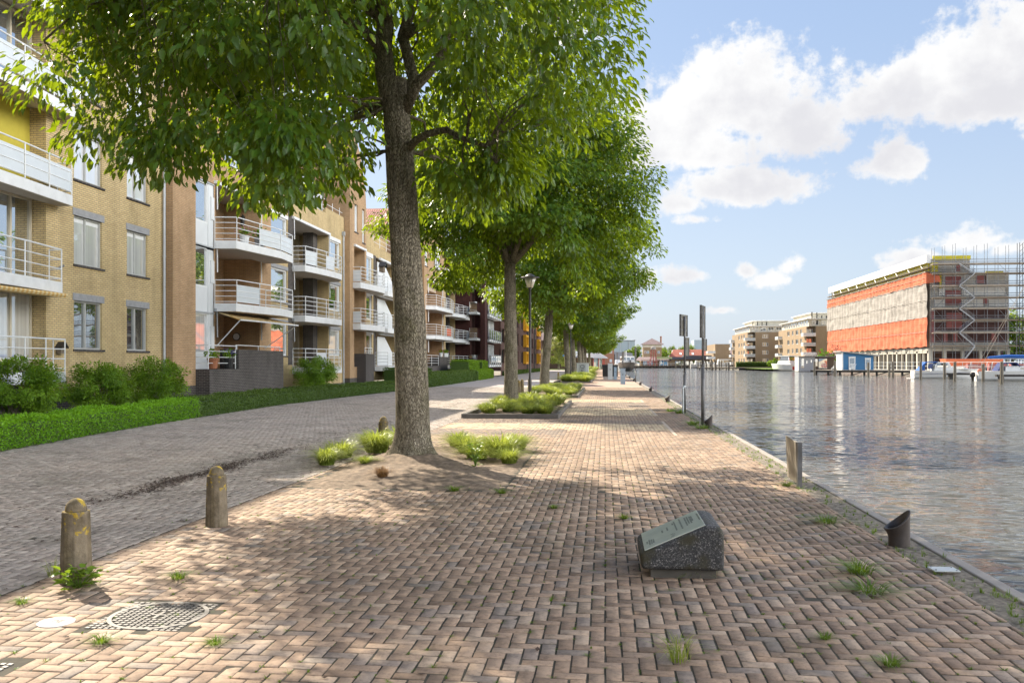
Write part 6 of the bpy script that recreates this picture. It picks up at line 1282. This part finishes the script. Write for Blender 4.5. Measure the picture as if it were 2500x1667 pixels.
# blue cabin
BC = thing('cabin', 'small blue boarded cabin with white framed openings and a sloping roof on the dock', 'cabin', (48, 174, .42)); q = MB(); z = .42
q.prismy([(45.2,z),(50.8,z),(50.8,z+2.75),(45.2,z+3.35)], 172.2, 176.5)
for k in range(15):
    zz = z+.1+k*.2
    if zz < z+2.7: q.box(45.2, 50.8, 172.17, 172.2, zz, zz+.15)
q.build('wall', m_bluew, BC); q = MB(); q.add([(44.6,171.6,z+3.45),(51.8,171.6,z+2.62),(51.8,177,z+2.62),(44.6,177,z+3.45),(44.6,171.6,z+3.65),(51.8,171.6,z+2.85),(51.8,177,z+2.85),(44.6,177,z+3.65)], [(0,3,2,1),(4,5,6,7),(0,1,5,4),(1,2,6,5),(2,3,7,6),(3,0,4,7)]); q.build('roof', M('grey_roof_edge', (.36,.34,.31), .7, .1, 2), BC)
q = MB(); q.box(44.95,45.18,172.0,172.3,z,z+3.4); q.box(45.05,45.2,172.3,176.5,z,z+3.3); q.build('corner_board', m_white, BC)
for a, b, z0, z1, nm_ in ((46.3, 47.4, .1, 2.35, 'door'), (49.3, 50.2, .05, 2.1, 'door')):
    q = MB(); q.box(a-.06, b+.06, 172.10, 172.17, z+z0, z+z1); q.box(a-.1, b+.1, 172.05, 172.17, z+z1, z+z1+.2); w = q.build(nm_, m_white, BC); q = MB(); q.box(a+.12, b-.12, 172.07, 172.10, z+z0+(z1-z0)*(.5 if a < 48 else .1), z+z1-.12); q.build('pane', m_glass, w)
    if a < 48: q = MB(); q.box(a+.12, b-.12, 172.07, 172.10, z+z0+.1, z+z0+.95); q.build('lower_panel', m_ltgrey, w)
def deckchair(loc, label):
    t = thing('deck_chair', label, 'deck chair', loc, 'white chairs on the dock'); x, y, z = loc
    q = MB()
    for k in range(6): q.beam((x-.3+k*.12,y,z+.35),(x+.25+k*.12,y,z+1.15),.09,.03)
    q.build('backrest', m_white, t); q = MB(); q.box(x-.5,x+.3,y-.7,y,z+.30,z+.36); q.build('seat', m_white, t); q = MB()
    for a in (-.45, .25):
        for b in (-.65, -.05): q.box(x+a-.03,x+a+.03,y+b-.03,y+b+.03,z,z+.3)
    q.build('legs', m_white, t)
deckchair((46.5,170.9,.42), 'white slatted chair before the blue cabin door'); deckchair((43.6,172.6,.42), 'white slatted chair left of the blue cabin')
# silo
SI = thing('silo', 'pale mortar silo with dark lettering, left of the orange net', 'silo', (75.4, 318, 0)); MB().lathe([(1.2,1.6),(2.15,3.2),(2.15,8.9),(1.2,9.7),(.4,9.8)], (75.0,318,0), 24).build('tank', m_ltgrey, SI, smooth=False); q = MB()
for a in (.8, 2.4, 3.9, 5.5): q.tube([(75+1.9*math.cos(a),318+1.9*math.sin(a),-.1),(75+1.9*math.cos(a),318+1.9*math.sin(a),3.4)], .1, 6)
q.build('legs', m_galv, SI); text_mesh('lettering', 'Remix', m_dark, SI, (74.6,315.80,6.2), 1.5, (R(90), R(-90), 0), .02); text_mesh('lettering', 'Remix', m_dark, SI, (75.2,315.82,8.3), .9, (R(90), 0, 0), .02)
# ------------------------------------------------------------------ boats
def hull(mb, L_, W_, H, bow=.9, n=14, sheer=.35, trans=.85, z0=-.35):
    """bow towards +x; returns rings from stern to bow"""
    vs = []; fs = []; m = 7
    for i in range(n+1):
        t = i/n; w = W_/2*(trans+(1-trans)*min(1, t*3))*(1-max(0, (t-.45)/.55)**2.2); top = H+sheer*max(0, t-.2)**1.6*1.4; rake = bow*max(0, (t-.75)/.25)**1.5
        for j in range(m):
            u = j/(m-1)*2-1; a = abs(u); y = w*math.copysign(min(1, a*1.15)**.8, u) if a else 0; z = z0+(top-z0)*a**2.4; x = t*(L_-bow)+rake*max(0, (z-z0)/(top-z0)); vs.append((x, y, z))
        if i:
            for j in range(m-1): fs.append(((i-1)*m+j, (i-1)*m+j+1, i*m+j+1, i*m+j))
    fs.append(tuple(range(m)))
    n0 = len(mb.v); mb.add(vs, fs)
    # deck
    mb.add([vs[i*m] for i in range(n+1)]+[vs[i*m+m-1] for i in range(n+1)], [(i, n+1+i, n+2+i, i+1) for i in range(n)])
def boat(name, label, cat, loc, rz, group='moored boats'): return thing(name, label, cat, loc, group, rz)
def bpart(t, mb, name, mat, **k):       # parts given in the boat's own axes
    ORG[t.name] = Vector((0, 0, 0)); return mb.build(name, mat, t, **k)
b = boat('cabin_cruiser', 'white cabin cruiser with blue canvas over its cockpit, stern to the left', 'motor boat', (46.6,138.6,-.6), R(-5)); q = MB(); hull(q, 9.4, 3.0, 1.15); bpart(b, q, 'hull', m_hull, smooth=False)
q = MB(); q.prismy([(2.8,1.15),(8.0,1.35),(7.0,1.75),(5.2,1.8),(4.9,2.45),(3.3,2.5),(2.8,1.9)], -1.15, 1.15); bpart(b, q, 'cabin', m_hull, bevel=.05); q = MB(); q.prismy([(.7,1.2),(.95,1.2),(1.6,2.5),(3.3,2.56),(3.3,2.44),(1.75,2.38)], -1.2, 1.2); q.prismy([(.7,1.2),(1.5,1.2),(1.5,2.3),(1.3,2.2)], -1.22, -1.16); bpart(b, q, 'canopy', m_blue)
q = MB(); 
for a, c, d, e in ((1.9,2.9,1.5,2.25),(3.2,4.7,1.75,2.3),(5.6,6.9,1.42,1.66)): q = MB(); q.box(a, c, -1.19, -1.155, d, e); bpart(b, q, 'side_window', m_glass)
q = MB(); q.box(-.6,.05,-1.1,1.1,-.05,.05); bpart(b, q, 'swim_platform', m_hull); q = MB(); q.tube([(.1,-1.46,.72),(5,-1.53,.78),(8.2,-.9,1.05)], .03, 5); bpart(b, q, 'rubbing_strake', m_navy); q = MB(); q.tube([(6.5,-.9,1.3),(6.5,-.9,1.9),(8.9,-.15,2.05),(9.2,0,1.5)], .025, 5); q.tube([(8,-.5,1.4),(8,-.5,2.0)], .025, 5); bpart(b, q, 'pulpit_rail', m_galv); q = MB(); q.tube([(-.1,1.0,1.1),(-.5,1.0,2.4)], .025, 5); bpart(b, q, 'flag_staff', m_wood)
b = boat('sailing_yacht', 'white sailing yacht with tall mast and blue sail cover, outboard at its stern', 'sailing boat', (48.6,121.0,-.6), R(-4)); q = MB(); hull(q, 11.5, 3.4, 1.25, 1.4); bpart(b, q, 'hull', m_hull)
q = MB(); q.prismy([(3.4,1.2),(9.2,1.45),(8.2,1.75),(5.2,1.95),(3.4,1.9)], -1.0, 1.0); bpart(b, q, 'coachroof', m_hull, bevel=.06); q = MB(); q.box(5.2,7.8,-1.03,-1.0,1.5,1.72); bpart(b, q, 'side_windows', m_glass)
q = MB(); q.tube([(6.6,0,1.6),(6.6,0,13.6)], [.13,.10], 8); q.tube([(6.6,-.9,6.6),(6.6,.9,6.6)], .05, 5); q.tube([(6.6,-.7,9.8),(6.6,.7,9.8)], .05, 5); bpart(b, q, 'mast', m_ltgrey); q = MB(); q.tube([(6.5,0,2.9),(1.6,0,2.95)], .09, 6); bpart(b, q, 'boom', m_ltgrey); q = MB(); q.tube([(6.5,0,3.15),(4,0,3.2),(1.8,0,3.05),(1.5,0,3.0)], [.26,.24,.17,.05], 8); bpart(b, q, 'sail_cover', m_blue)
q = MB(); q.prismy([(2.4,1.3),(2.9,1.3),(3.2,2.2),(4.6,2.3),(5.1,1.8),(5.2,1.95),(4.7,2.42),(3.1,2.35)], -1.05, 1.05); bpart(b, q, 'spray_hood', m_navy); q = MB()
for p in ((0.2,-.9,1.3),(.2,.9,1.3),(11.4,0,1.9),(6.5,-1.55,1.3),(6.5,1.55,1.3)): q.tube([(6.6,0,13.5),p], .022, 4)
bpart(b, q, 'rigging', m_deck); q = MB(); q.lathe([(.1,-.6),(.16,-.1),(.2,.5),(.34,.55),(.36,1.0),(.2,1.15)], (-.45,-.6,0), 10); bpart(b, q, 'outboard_motor', m_dark, smooth=True); q = MB(); q.lathe([(.25,0),(.4,.03),(.4,.12),(.25,.15)], (0,0,0), 16); q.v = [(.3+x, -1.2-z, 1.2+y) for x, y, z in q.v]; bpart(b, q, 'lifebuoy', m_orange); q = MB()
for x in (.15, 1.2, 2.3): q.tube([(x,-1.5,1.2),(x,-1.5,1.85)], .025, 5)
q.tube([(.15,-1.5,1.85),(2.3,-1.5,1.85),(10.8,-.4,2.2)], .02, 5); bpart(b, q, 'guard_rail', m_galv)
b = boat('motor_yacht', 'white motor yacht with rounded wheelhouse and red patch on its stern, before the tan blocks', 'motor boat', (54.6,258,-.6), R(118)); q = MB(); hull(q, 11, 4.2, 1.9, 1.2); bpart(b, q, 'hull', m_hull); q = MB(); q.prismy([(.3,1.8),(6.5,1.9),(6.0,3.0),(.6,3.0)], -1.6, 1.6); bpart(b, q, 'aft_cabin', m_hull, bevel=.15); q = MB(); q.prismy([(1.2,3.0),(5.2,3.0),(4.6,4.3),(1.4,4.3)], -1.5, 1.5); bpart(b, q, 'wheelhouse', m_glass, bevel=.1); q = MB(); q.box(.6,5.6,-1.8,1.8,4.3,4.5); bpart(b, q, 'canopy_roof', m_hull, bevel=.06); q = MB(); q.box(-.06,0,-.1,1.2,.4,1.4); bpart(b, q, 'red_stern_patch', m_red); q = MB(); q.box(-.07,0,-1.3,-.3,.5,1.3); bpart(b, q, 'stern_opening', m_black)
b = boat('houseboat', 'grey boxy houseboat with bicycles on its deck and a slatted bench on its roof', 'houseboat', (52.8,246,-.6), R(-2)); q = MB(); q.box(0,4.3,0,6,-.2,4.0); bpart(b, q, 'white_cabin', m_ltgrey); q = MB(); q.box(4.3,9.4,.6,6,-.2,4.1); bpart(b, q, 'timber_cabin', m_wood); q = MB(); q.box(-.1,9.8,-.6,6.1,4.05,4.2); bpart(b, q, 'roof', m_conc); q = MB(); q.box(-.3,10.5,-1.4,6.3,-.5,.1); bpart(b, q, 'pontoon', m_dwood); 
for w in ((5.4,7.6,.55,.6,.8,3.6),(4.5,5.1,.55,.6,1.5,3.5),(.6,1.4,-.04,0,1,3.6),(2.0,2.3,-.04,0,2.2,3),(3.2,3.5,-.04,0,2.5,3.2)): q = MB(); q.box(*w); bpart(b, q, 'window', m_glass)
q = MB()
for k in range(9): q.beam((1.6+k*.42,0,4.25),(1.2+k*.42,0,5.3),.2,.05)
bpart(b, q, 'slatted_bench', m_white); q = MB(); 
for k in range(6): q.lathe([(.12,-.4),(.16,0),(.1,.2)], (-.2+k*.8,-1.5,-.0), 8)
bpart(b, q, 'fenders', m_black)
t = thing('flag', 'small red and white flag on the houseboat roof', 'flag', (58.4,246,3.5)); q = MB(); q.tube([(58.6,246.4,3.5),(58.1,246.4,5.6)], .035, 5); q.build('staff', m_wood, t); q = MB(); q.add([(58.15,246.4,5.5),(58.9,246.4,4.7),(58.7,246.4,4.4),(58.25,246.4,5.1)], [(0,1,2,3)]); o = q.build('cloth', m_red, t); md = o.modifiers.new('thick', 'SOLIDIFY'); md.thickness = .03
for i, (x, lab) in enumerate(((57.6, 'left bicycle leaning on the houseboat deck'), (58.9, 'right bicycle leaning on the houseboat deck'))):
    t = thing('bicycle', lab, 'bicycle', (x, 245.2, -.5), 'bicycles on the houseboat deck'); q = MB()
    for dx in (0, 1.05): q.tube([(x+dx+.33*math.cos(a), 245.2, -.5+.36+.33*math.sin(a)) for a in np.linspace(0, 6.283, 15)], .03, 4)
    q.build('wheels', m_dark, t); q = MB(); q.tube([(x,245.2,-.14),(x+.4,245.2,.4),(x+.85,245.2,.4),(x+1.05,245.2,-.14)], .03, 4); q.tube([(x+.4,245.2,.4),(x+.5,245.2,-.14),(x+.85,245.2,.4),(x+.95,245.2,.6)], .03, 4); q.build('frame', m_galv, t)
b = boat('barge', 'white barge with dark bow moored at the far end of the quay', 'barge', (7.2,228,-.6), R(-88)); 
b.location = (6.2, 282, -.6); q = MB(); hull(q, 30, 5, 2.3, 2.5, sheer=1.0); bpart(b, q, 'hull', m_dark); q = MB(); q.box(10,21,-2,2,2.3,4.4); bpart(b, q, 'wheelhouse', m_hull, bevel=.1); q = MB()
for k in range(3): q = MB(); q.box(20.99,21.03,-1.7+k*1.2,-.8+k*1.2,3.1,4.0); bpart(b, q, 'window', m_glass)
for k in range(5): q = MB(); q.box(11+k*2,12.3+k*2,-2.04,-1.99,3.1,4.0); bpart(b, q, 'window', m_glass)
q = MB(); q.box(20.8,29,-1.7,1.7,2.5,3.2); bpart(b, q, 'foredeck_trunk', m_hull, bevel=.1); q = MB()
for x in (3, 9.5): q.tube([(x,0,2),(x,0,6.2)], .1, 6)
bpart(b, q, 'masts', m_white)
b = boat('motor_boat', 'white motor boat moored behind the barge at the quay', 'motor boat', (1.9+3.4,340,-.6), R(-90)); q = MB(); hull(q, 14, 4, 1.8, 1.4); bpart(b, q, 'hull', m_hull); q = MB(); q.prismy([(3,1.8),(11,1.9),(9.5,3.6),(4,3.6)], -1.6, 1.6); bpart(b, q, 'cabin', m_hull, bevel=.15)
FB = [(95,428,10,2.6,'white boat at the far waterfront left of the tan blocks'),(103,424,9,2.3,'small white boat at the far waterfront beside the larger one')]
for i, (x, y, L_, H_, lab) in enumerate([(62,425,22,3.0,'long white launch at the far waterfront, right of the sign posts'),(52,428,12,2.4,'small white boat at the far waterfront between the sign posts')]):
    b = boat('motor_boat', lab, 'motor boat', (x-12, y-10, -.6), R(2)); q = MB(); hull(q, L_*.8, 4, 1.8, 1.2); bpart(b, q, 'hull', m_hull); q = MB(); q.prismy([(2,1.7),(L_*.6,1.8),(L_*.5,H_+1.2),(2.5,H_+1.2)], -1.6, 1.6); bpart(b, q, 'cabin', m_hull, bevel=.1); q = MB(); q.box(3, L_*.45, -1.64, -1.6, 2.6, 3.6); bpart(b, q, 'windows', m_glass)
# ------------------------------------------------------------------ tan apartment blocks beyond the water
def tan_block(label, x0, x1, y0, y1, h, seed, cols, endw):
    t = thing('apartment_building', label, 'apartment building', (x0, y0, 0), 'tan apartment blocks beyond the water'); rr = random.Random(seed); fl = [1.2+3.35*k for k in range(4)]; mb = MB()
    wh = [(c, c+w, z+.8, z+2.5, .25) for c, w in cols for z in fl]; eh = [(a, a+w, z+.8, z+2.5, .25) for a, w in endw for z in fl]
    wall(mb, ('w', x0), y0, y1, 0, h, wh, .25); wall(mb, ('y', y0), x0+3.2, x1, 0, h, eh, .25); mb.quad((x0+3.2,y0,0),(x0+3.2,y0+3.5,0),(x0+3.2,y0+3.5,h),(x0+3.2,y0,h)); mb.quad((x0,y0+3.5,0),(x0+3.2,y0+3.5,0),(x0+3.2,y0+3.5,h),(x0,y0+3.5,h)); mb.box(x0+.3, x1, y0+.3, y1, h-.3, h) if False else mb.quad((x0,y0+3.5,h),(x1,y0+3.5,h),(x1,y1,h),(x0,y1,h)); mb.quad((x0+3.2,y0,h),(x1,y0,h),(x1,y0+3.5,h),(x0+3.2,y0+3.5,h)); mb.quad((x1,y0,0),(x1,y1,0),(x1,y1,h),(x1,y0,h)); mb.quad((x0,y1,0),(x1,y1,0),(x1,y1,h),(x0,y1,h)); mb.build('wall', m_tanbrick, t)
    for (a, b, c, d, _) in wh: window(t, ('w', x0), a, b, c, d, dep=.18, mull=(.5,), pane=m_glass, t=.12)
    for (a, b, c, d, _) in eh: window(t, ('y', y0), a, b, c, d, dep=.18, mull=(.35, .7), pane=m_glass, t=.14)
    q = MB(); q.box(x0+3.2, x1, y0-.02, y0, .0, 1.4); q.build('plinth', m_mbrick, t)
    for i, z in enumerate(fl):      # corner balconies
        q = MB(); q.box(x0-1.1, x0+3.15, y0-.2, y0+3.45, z-.22, z); bl = q.build('balcony', m_hull, t); q = MB(); q.box(x0-1.1, x0-1.02, y0-.2, y0+3.4, z+.1, z+1.0); q.box(x0-1.0, x0+3.1, y0-.2, y0-.12, z+.1, z+1.0); q.build('balcony_panel', m_frost if (i+seed) % 2 else m_ltgrey, bl)
        window(t, ('y', y0+3.5), x0+.3, x0+2.9, z+.05, z+2.5, dep=-.02, mull=(.5,), pane=m_glass, t=.14, name='balcony_door')
        for yy in (y1-7,):
            q = MB(); q.box(x0-1.6, x0, yy, yy+6, z-.22, z); bl = q.build('balcony', m_hull, t); q = MB(); q.box(x0-1.6, x0-1.52, yy, yy+6, z+.1, z+1.05); q.box(x0-1.5, x0, yy, yy+.08, z+.1, z+1.05); q.build('balcony_panel', m_frost, bl)
    q = MB(); q.box(x0+1.2, x1, y0+1.6, y1-1, h+.02, h+2.5); q.build('penthouse', M('cream_render', (.55,.52,.43), .8, .08, .6), t); q = MB(); q.box(x0+.2, x1+.4, y0+.7, y1, h+2.5, h+2.75); q.build('penthouse_roof', m_hull, t)
    for k, a in enumerate(np.arange(x0+2.2, x1-1.5, 3.2)): window(t, ('y', y0+1.6), a, a+2.3, h+.5, h+2.2, dep=-.02, mull=(.5,), pane=m_glass, t=.12)
    for k, a in enumerate(np.arange(y0+3, y1-4, 4.2)): window(t, ('w', x0+1.2), a, a+3.0, h+.4, h+2.2, dep=-.02, mull=(.5,), pane=m_glass2, t=.12)
    q = MB(); q.box(x0+5, x1+2, y0+14, y1-4, h+2.76, h+5.2); q.build('roof_storey', M('cream_render', (.50,.47,.38), .8, .08, .6), t); q = MB(); q.box(x0+4.2, x1+2.6, y0+13, y1-3.4, h+5.2, h+5.45); q.build('roof_storey_roof', m_hull, t)
    q = MB()
    for k in range(4): q.tube([(x0+3+k*2.4, y0+5+k*3, h+2.7),(x0+3+k*2.4, y0+5+k*3, h+4.2+rr.random())], .22, 6)
    q.build('chimney', m_dark, t); return t
tan_block('tan brick apartment block nearer the scaffolding, partly hidden by the nets', 69.6, 92, 312, 361, 14.6, 2, [(319,2.6),(325,4.2),(333,2.6),(340,4.0)], [(79.0,3.0)])
tan_block('tan brick apartment block farther left, above the hedge and lawn', 58.8, 76, 370, 414, 14.6, 3, [(377,3.6),(384,2.6),(391,3.8)], [(64.8,2.4)])
t = thing('apartment_building', 'stacked pale balconies of the block behind the farther tan one', 'apartment building', (45, 362, 0), 'tan apartment blocks beyond the water'); q = MB(); q.box(53, 60, 430, 470, 0, 11); q.build('wall', m_tanbrick, t)
for z in (1.2, 3.9, 6.6): 
    q = MB(); q.box(49.5, 53, 429, 437, z-.2, z); bl = q.build('balcony', m_hull, t); q = MB(); q.box(49.5, 49.6, 429, 437, z+.1, z+1); q.box(49.6, 53, 429, 429.1, z+.1, z+1); q.build('balcony_panel', m_frost, bl)
hedge('clipped_hedge', [(60,322),(47,322)], 1.5, 2.0, 'green hedge at the foot of the farther tan block', l_dhedge, 40, .3, 120)
shrub('round_bush', (57.5, 306, 0), 'round green bush on the lawn beside the white yacht', 2.4, 2.4, 3.2, l_bush, 121, 60, 60, .3, None, 'bush')
shrub('garden_bush', (62.5, 256, 0), 'yellow-green bush behind the grey houseboat', 3.4, 2, 5.6, l_hedge, 122, 60, 60, .3, None, 'bush')
simple_tree('bare_tree', (66.5, 262, 0), 'thin reddish tree left of the silo', 8.0, 2.4, leafmat('red_leaf', (.06,.03,.025), (.14,.06,.05), (.2,.08,.05), .2), 123, 40, 14, .35)
# ------------------------------------------------------------------ harbour end
t = thing('brick_warehouse', 'orange brick building with small white windows behind the pavilion', 'building', (0, 395, 0)); q = MB(); q.box(-9, 4.0, 395, 410, 0, 9.6); q.build('wall', m_obrick, t)
for a, z in ((-4.2,6.2),(-1.0,6.2),(2.0,6.2),(2.0,2.2),(-6.5,6.2)): window(t, ('y', 395), a, a+1.1, z, z+1.3, dep=-.05, pane=m_curtain, t=.12)
window(t, ('y', 395), -3.3, -2.4, 4.0, 8.9, dep=-.06, trans=(.35, .65), pane=m_glass2, t=.14)
t = thing('warehouse', 'large pale blue-grey clad shed far behind the brick building', 'building', (5, 522, 0)); q = MB(); q.box(-12, 17.5, 520, 560, 0, 15.2); q.prismx([(520,15.2),(560,15.2),(540,16.2)], -12, 17.4); q.build('wall', m_shed, t); q = MB()
for x in (-9.5,-4, 2.5, 9, 14): q.tube([(x,519.8,0),(x,519.8,14.8)], .15, 6)
q.build('downpipes', m_ltgrey, t); q = MB(); q.box(-12.3, 17.8, 519.6, 519.95, 15.0, 15.5); q.build('roof_edge', m_galv, t)
t = thing('shed', 'dark grey low shed right of the orange brick building', 'building', (8, 455, 0)); q = MB(); q.prismy([(1,0),(15,0),(14,7),(1,8)], 455, 468); q.build('wall', m_greyc, t); q = MB(); q.box(1.2,5,454.9,455,0,6.5); q.build('door', m_dark, t)
TW = thing('tower_house', 'square tan tower house with a pyramid roof at the far waterfront', 'tower', (25.5, 480, 0)); q = MB(); q.box(20.6, 30.6, 480, 490, 0, 10.4); q.build('wall', m_tanbrick, TW); q = MB(); q.box(20.6,30.6,479.95,490,10.4,12.0); q.build('cornice', M('cream_fascia', (.60,.56,.46), .7, .05, 1), TW); q = MB(); q.box(20.5,30.7,479.9,490,0,4.0); q.build('base', m_mbrick, TW)
q = MB(); q.add([(19.3,478.7,12.0),(31.9,478.7,12.0),(31.9,491.3,12.0),(19.3,491.3,12.0),(25.6,485,15.4)], [(3,2,1,0),(0,1,4),(1,2,4),(2,3,4),(3,0,4)]); q.build('roof', m_slate, TW)
for a, z in ((21.2,7.0),(22.6,7.0),(21.0,3.0),(22.8,3.0),(28.4,7.0)): window(TW, ('y', 480), a, a+1.2, z, z+1.4, dep=-.05, pane=m_glass, t=.12)
t = thing('factory_chimney', 'slender red brick chimney behind the tower house', 'chimney', (34, 530, 0)); MB().lathe([(.55,0),(.5,17.2),(.62,17.4),(.62,17.9)], (33.3,530,0), 12).build('stack', m_obrick, t)
t = thing('beacon_tower', 'red steel lattice beacon with a domed white top at the far waterfront', 'beacon', (24.5, 434, 0)); q = MB(); cx_, cy_ = 23.6, 434
for k in range(8): a = k*math.pi/4; q.tube([(cx_+2.0*math.cos(a),cy_+2.0*math.sin(a),-.2),(cx_+1.15*math.cos(a),cy_+1.15*math.sin(a),8.4)], .13, 5)
for z, r_ in ((2.2,1.8),(4.4,1.55),(6.5,1.35),(8.4,1.15)): q.tube([(cx_+r_*math.cos(a),cy_+r_*math.sin(a),z) for a in np.linspace(0,6.283,17)], .09, 4)
q.build('lattice', m_rust, t); MB().lathe([(1.3,8.4),(1.3,8.9)]+[(1.3*math.cos(a),8.9+1.2*math.sin(a)) for a in np.linspace(.2,1.5,6)], (cx_,cy_,0), 16).build('dome', m_netb, t)
RS = thing('restaurant', 'long low waterfront restaurant with dark flat roof and glass front', 'restaurant', (38, 446, 0)); q = MB(); q.box(18, 58, 446, 462, 0, 3.6); q.build('wall', m_tanbrick, RS); q = MB(); q.box(40, 58.5, 444, 463, 3.6, 5.6); q.box(32,40,445,463,3.6,4.9); q.build('roof', M('dark_roofing', (.10,.10,.12), .7, .15, .4), RS); q = MB(); q.add([(15,444,2.9),(33,444,2.9),(33,452,4.9),(17,452,4.9)], [(0,1,2,3)]); q.build('tiled_roof', m_slate, RS)
q = MB(); q.box(25.5,33.5,444.6,446,3.9,4.9); q.build('name_board', M('sign_green', (.38,.42,.22), .6, .1, .6), RS)
for a, b in ((19, 24), (35, 42), (42.5, 50), (50.5, 57)): window(RS, ('y', 446), a, b, .7, 2.9, dep=-.06, mull=(.2, .4, .6, .8), pane=m_glass, fr=m_dark, t=.14)
q = MB(); q.box(27.2, 31.6, 445.2, 446, 0, 3.4); w = q.build('entrance', m_white, RS); q = MB(); q.box(27.7,29.2,445.15,445.2,.2,3.0); q.box(29.6,31.1,445.15,445.2,.2,3.0); q.build('pane', m_glass, w)
t = thing('terrace_house', 'long house with orange-red tiled roof and skylights behind the restaurant', 'house', (48, 476, 0)); q = MB(); q.box(36, 68, 476, 488, 0, 5.4); q.prismx([(476,5.4),(488,5.4),(482,9.0)], 36.2, 64); q.build('wall', M('cream_wall', (.52,.47,.38), .8, .08, .6), t); q = MB(); q.add([(35,475,5.1),(66,475,5.1),(62.5,482,9.2),(37,482,9.2),(35,489,5.1),(66,489,5.1)], [(0,1,2,3),(3,2,5,4),(1,5,2),(0,3,4)]); q.build('roof', m_tile, t)
for x in (40, 42.5, 46.5, 55, 59.5):
    q = MB(); q.add([(x,476.9,6.25),(x+1.1,476.9,6.25),(x+1.1,478.8,7.38),(x,478.8,7.38)], [(0,1,2,3)]); o = q.build('skylight', m_white, t); md = o.modifiers.new('thick', 'SOLIDIFY'); md.thickness = .12; md.offset = 1
for x in (37.5, 41, 58, 62, 65): window(t, ('y', 476), x, x+1.8, 3.2, 4.7, dep=-.06, mull=(.5,), pane=m_glass, t=.14)
q = MB()
for x in (44, 52.5): q.box(x, x+.8, 481.6, 482.4, 8.6, 10)
q.build('chimney', m_obrick, t)
t = thing('gable_house', 'dark brick gable end at the right of the restaurant', 'house', (63, 450, 0)); q = MB(); q.box(59.5, 70, 450, 466, 0, 5.5); q.build('wall', m_mbrick, t); q = MB(); q.add([(59.2,449.5,5.5),(70.4,449.5,5.5),(70.4,458,8.5),(59.2,458,8.5),(70.4,466.5,5.5),(59.2,466.5,5.5)], [(0,1,2,3),(3,2,4,5),(1,4,2),(0,3,5)]); q.build('roof', m_slate, t)
t = thing('office_block', 'pale blue-grey office blocks on the horizon behind the left sign post', 'building', (56, 620, 0)); q = MB(); q.box(52, 70, 620, 640, 0, 12.5); q.box(62, 68, 620.5, 640, 12.5, 18); q.box(46, 56, 610, 625, 0, 8.4); q.build('wall', m_shed, t)
t = thing('pier', 'dark timber waterfront pier along the far shore', 'pier', (30, 432, 0)); q = MB(); q.box(3, 66, 424, 436.5, .05, .45); q.build('deck', m_dwood, t); q = MB()
for x in np.arange(4, 66, 1.6): q.box(x-.15, x+.15, 424.2, 424.6, -1.2, .05)
q.build('piles', m_dwood, t); rail_ = MB()
for x in np.arange(4, 50, 2.5): rail_.tube([(x,425,.4),(x,425,1.6)], .06, 4)
rail_.tube([(4,425,1.6),(50,425,1.6)], .06, 4); rail_.build('railing', m_ltgrey, t)
PP = random.Random(3)
for i in range(16):
    x = 30+i*2.1+PP.uniform(-.5,.5); y = 372+PP.uniform(-8,8)
    t_ = pile((x, y), PP.uniform(2.0,3.4), ORD[i]+' dark mooring post from the left in the row across the far harbour', .26); t_['group'] = 'far harbour posts'
FT = [(13.5,500,9.5,4.5,'broad tree left of the tower house'),(18,503,12,4.2,'taller tree just left of the tower house'),(33,500,9.5,3.6,'dark tree right of the tower house'),(38,575,12.5,3.2,'leftmost round-topped tree in the row behind the orange roof'),(44,580,13.5,3.0,'second round-topped tree in the row behind the orange roof'),(50,578,13,3.0,'third round-topped tree in the row behind the orange roof'),(58,600,14.5,3,'fourth round-topped tree in the row behind the orange roof'),(72,520,11,6,'wide tree behind the right end of the orange roof'),(80,530,11.5,6,'dark wide tree beside the farther tan block'),(88,520,12,6,'tree partly hidden by the farther tan block')]
ft0 = None
for x, y, h, r_, lab in FT:
    if ft0 is None: ft0 = simple_tree('broadleaf_tree', (0, 0, 0), lab, 10, 4, l_tree2, 131, 70, 42, .62, 'trees beyond the harbour', zb=.18); c = ft0
    else: c = copy_tree(ft0)
    c.location = (x, y, 0); c.scale = (r_/4, r_/4, h/10); c['label'] = lab; c.rotation_euler = (0, 0, x)
woods = simple_tree('tree_belt', (150, 700, 0), 'low belt of distant trees on the horizon', 14, 60, l_tree2, 141, 260, 30, 2.2) if False else None
c = copy_tree(ft0); c.location = (104, 236, 0); c.scale = (1.6, 1.6, 1.5); c['label'] = 'dark tree behind the scaffolding at the right edge'
for i, (x, y) in enumerate(((52,441),(55.5,441),(58.5,441))):
    t = thing('parasol', ('left closed white parasol on the restaurant terrace','middle closed white parasol on the restaurant terrace','right closed white parasol on the restaurant terrace')[i], 'parasol', (x, y, 0), 'closed parasols on the terrace'); q = MB(); q.tube([(x,y,0),(x,y,3.6)], .05, 5); q.build('pole', m_wood, t); q = MB(); q.lathe([(.35,1.6),(.3,2.4),(.08,3.6)], (x,y,0), 8); q.build('canopy', m_hull, t)
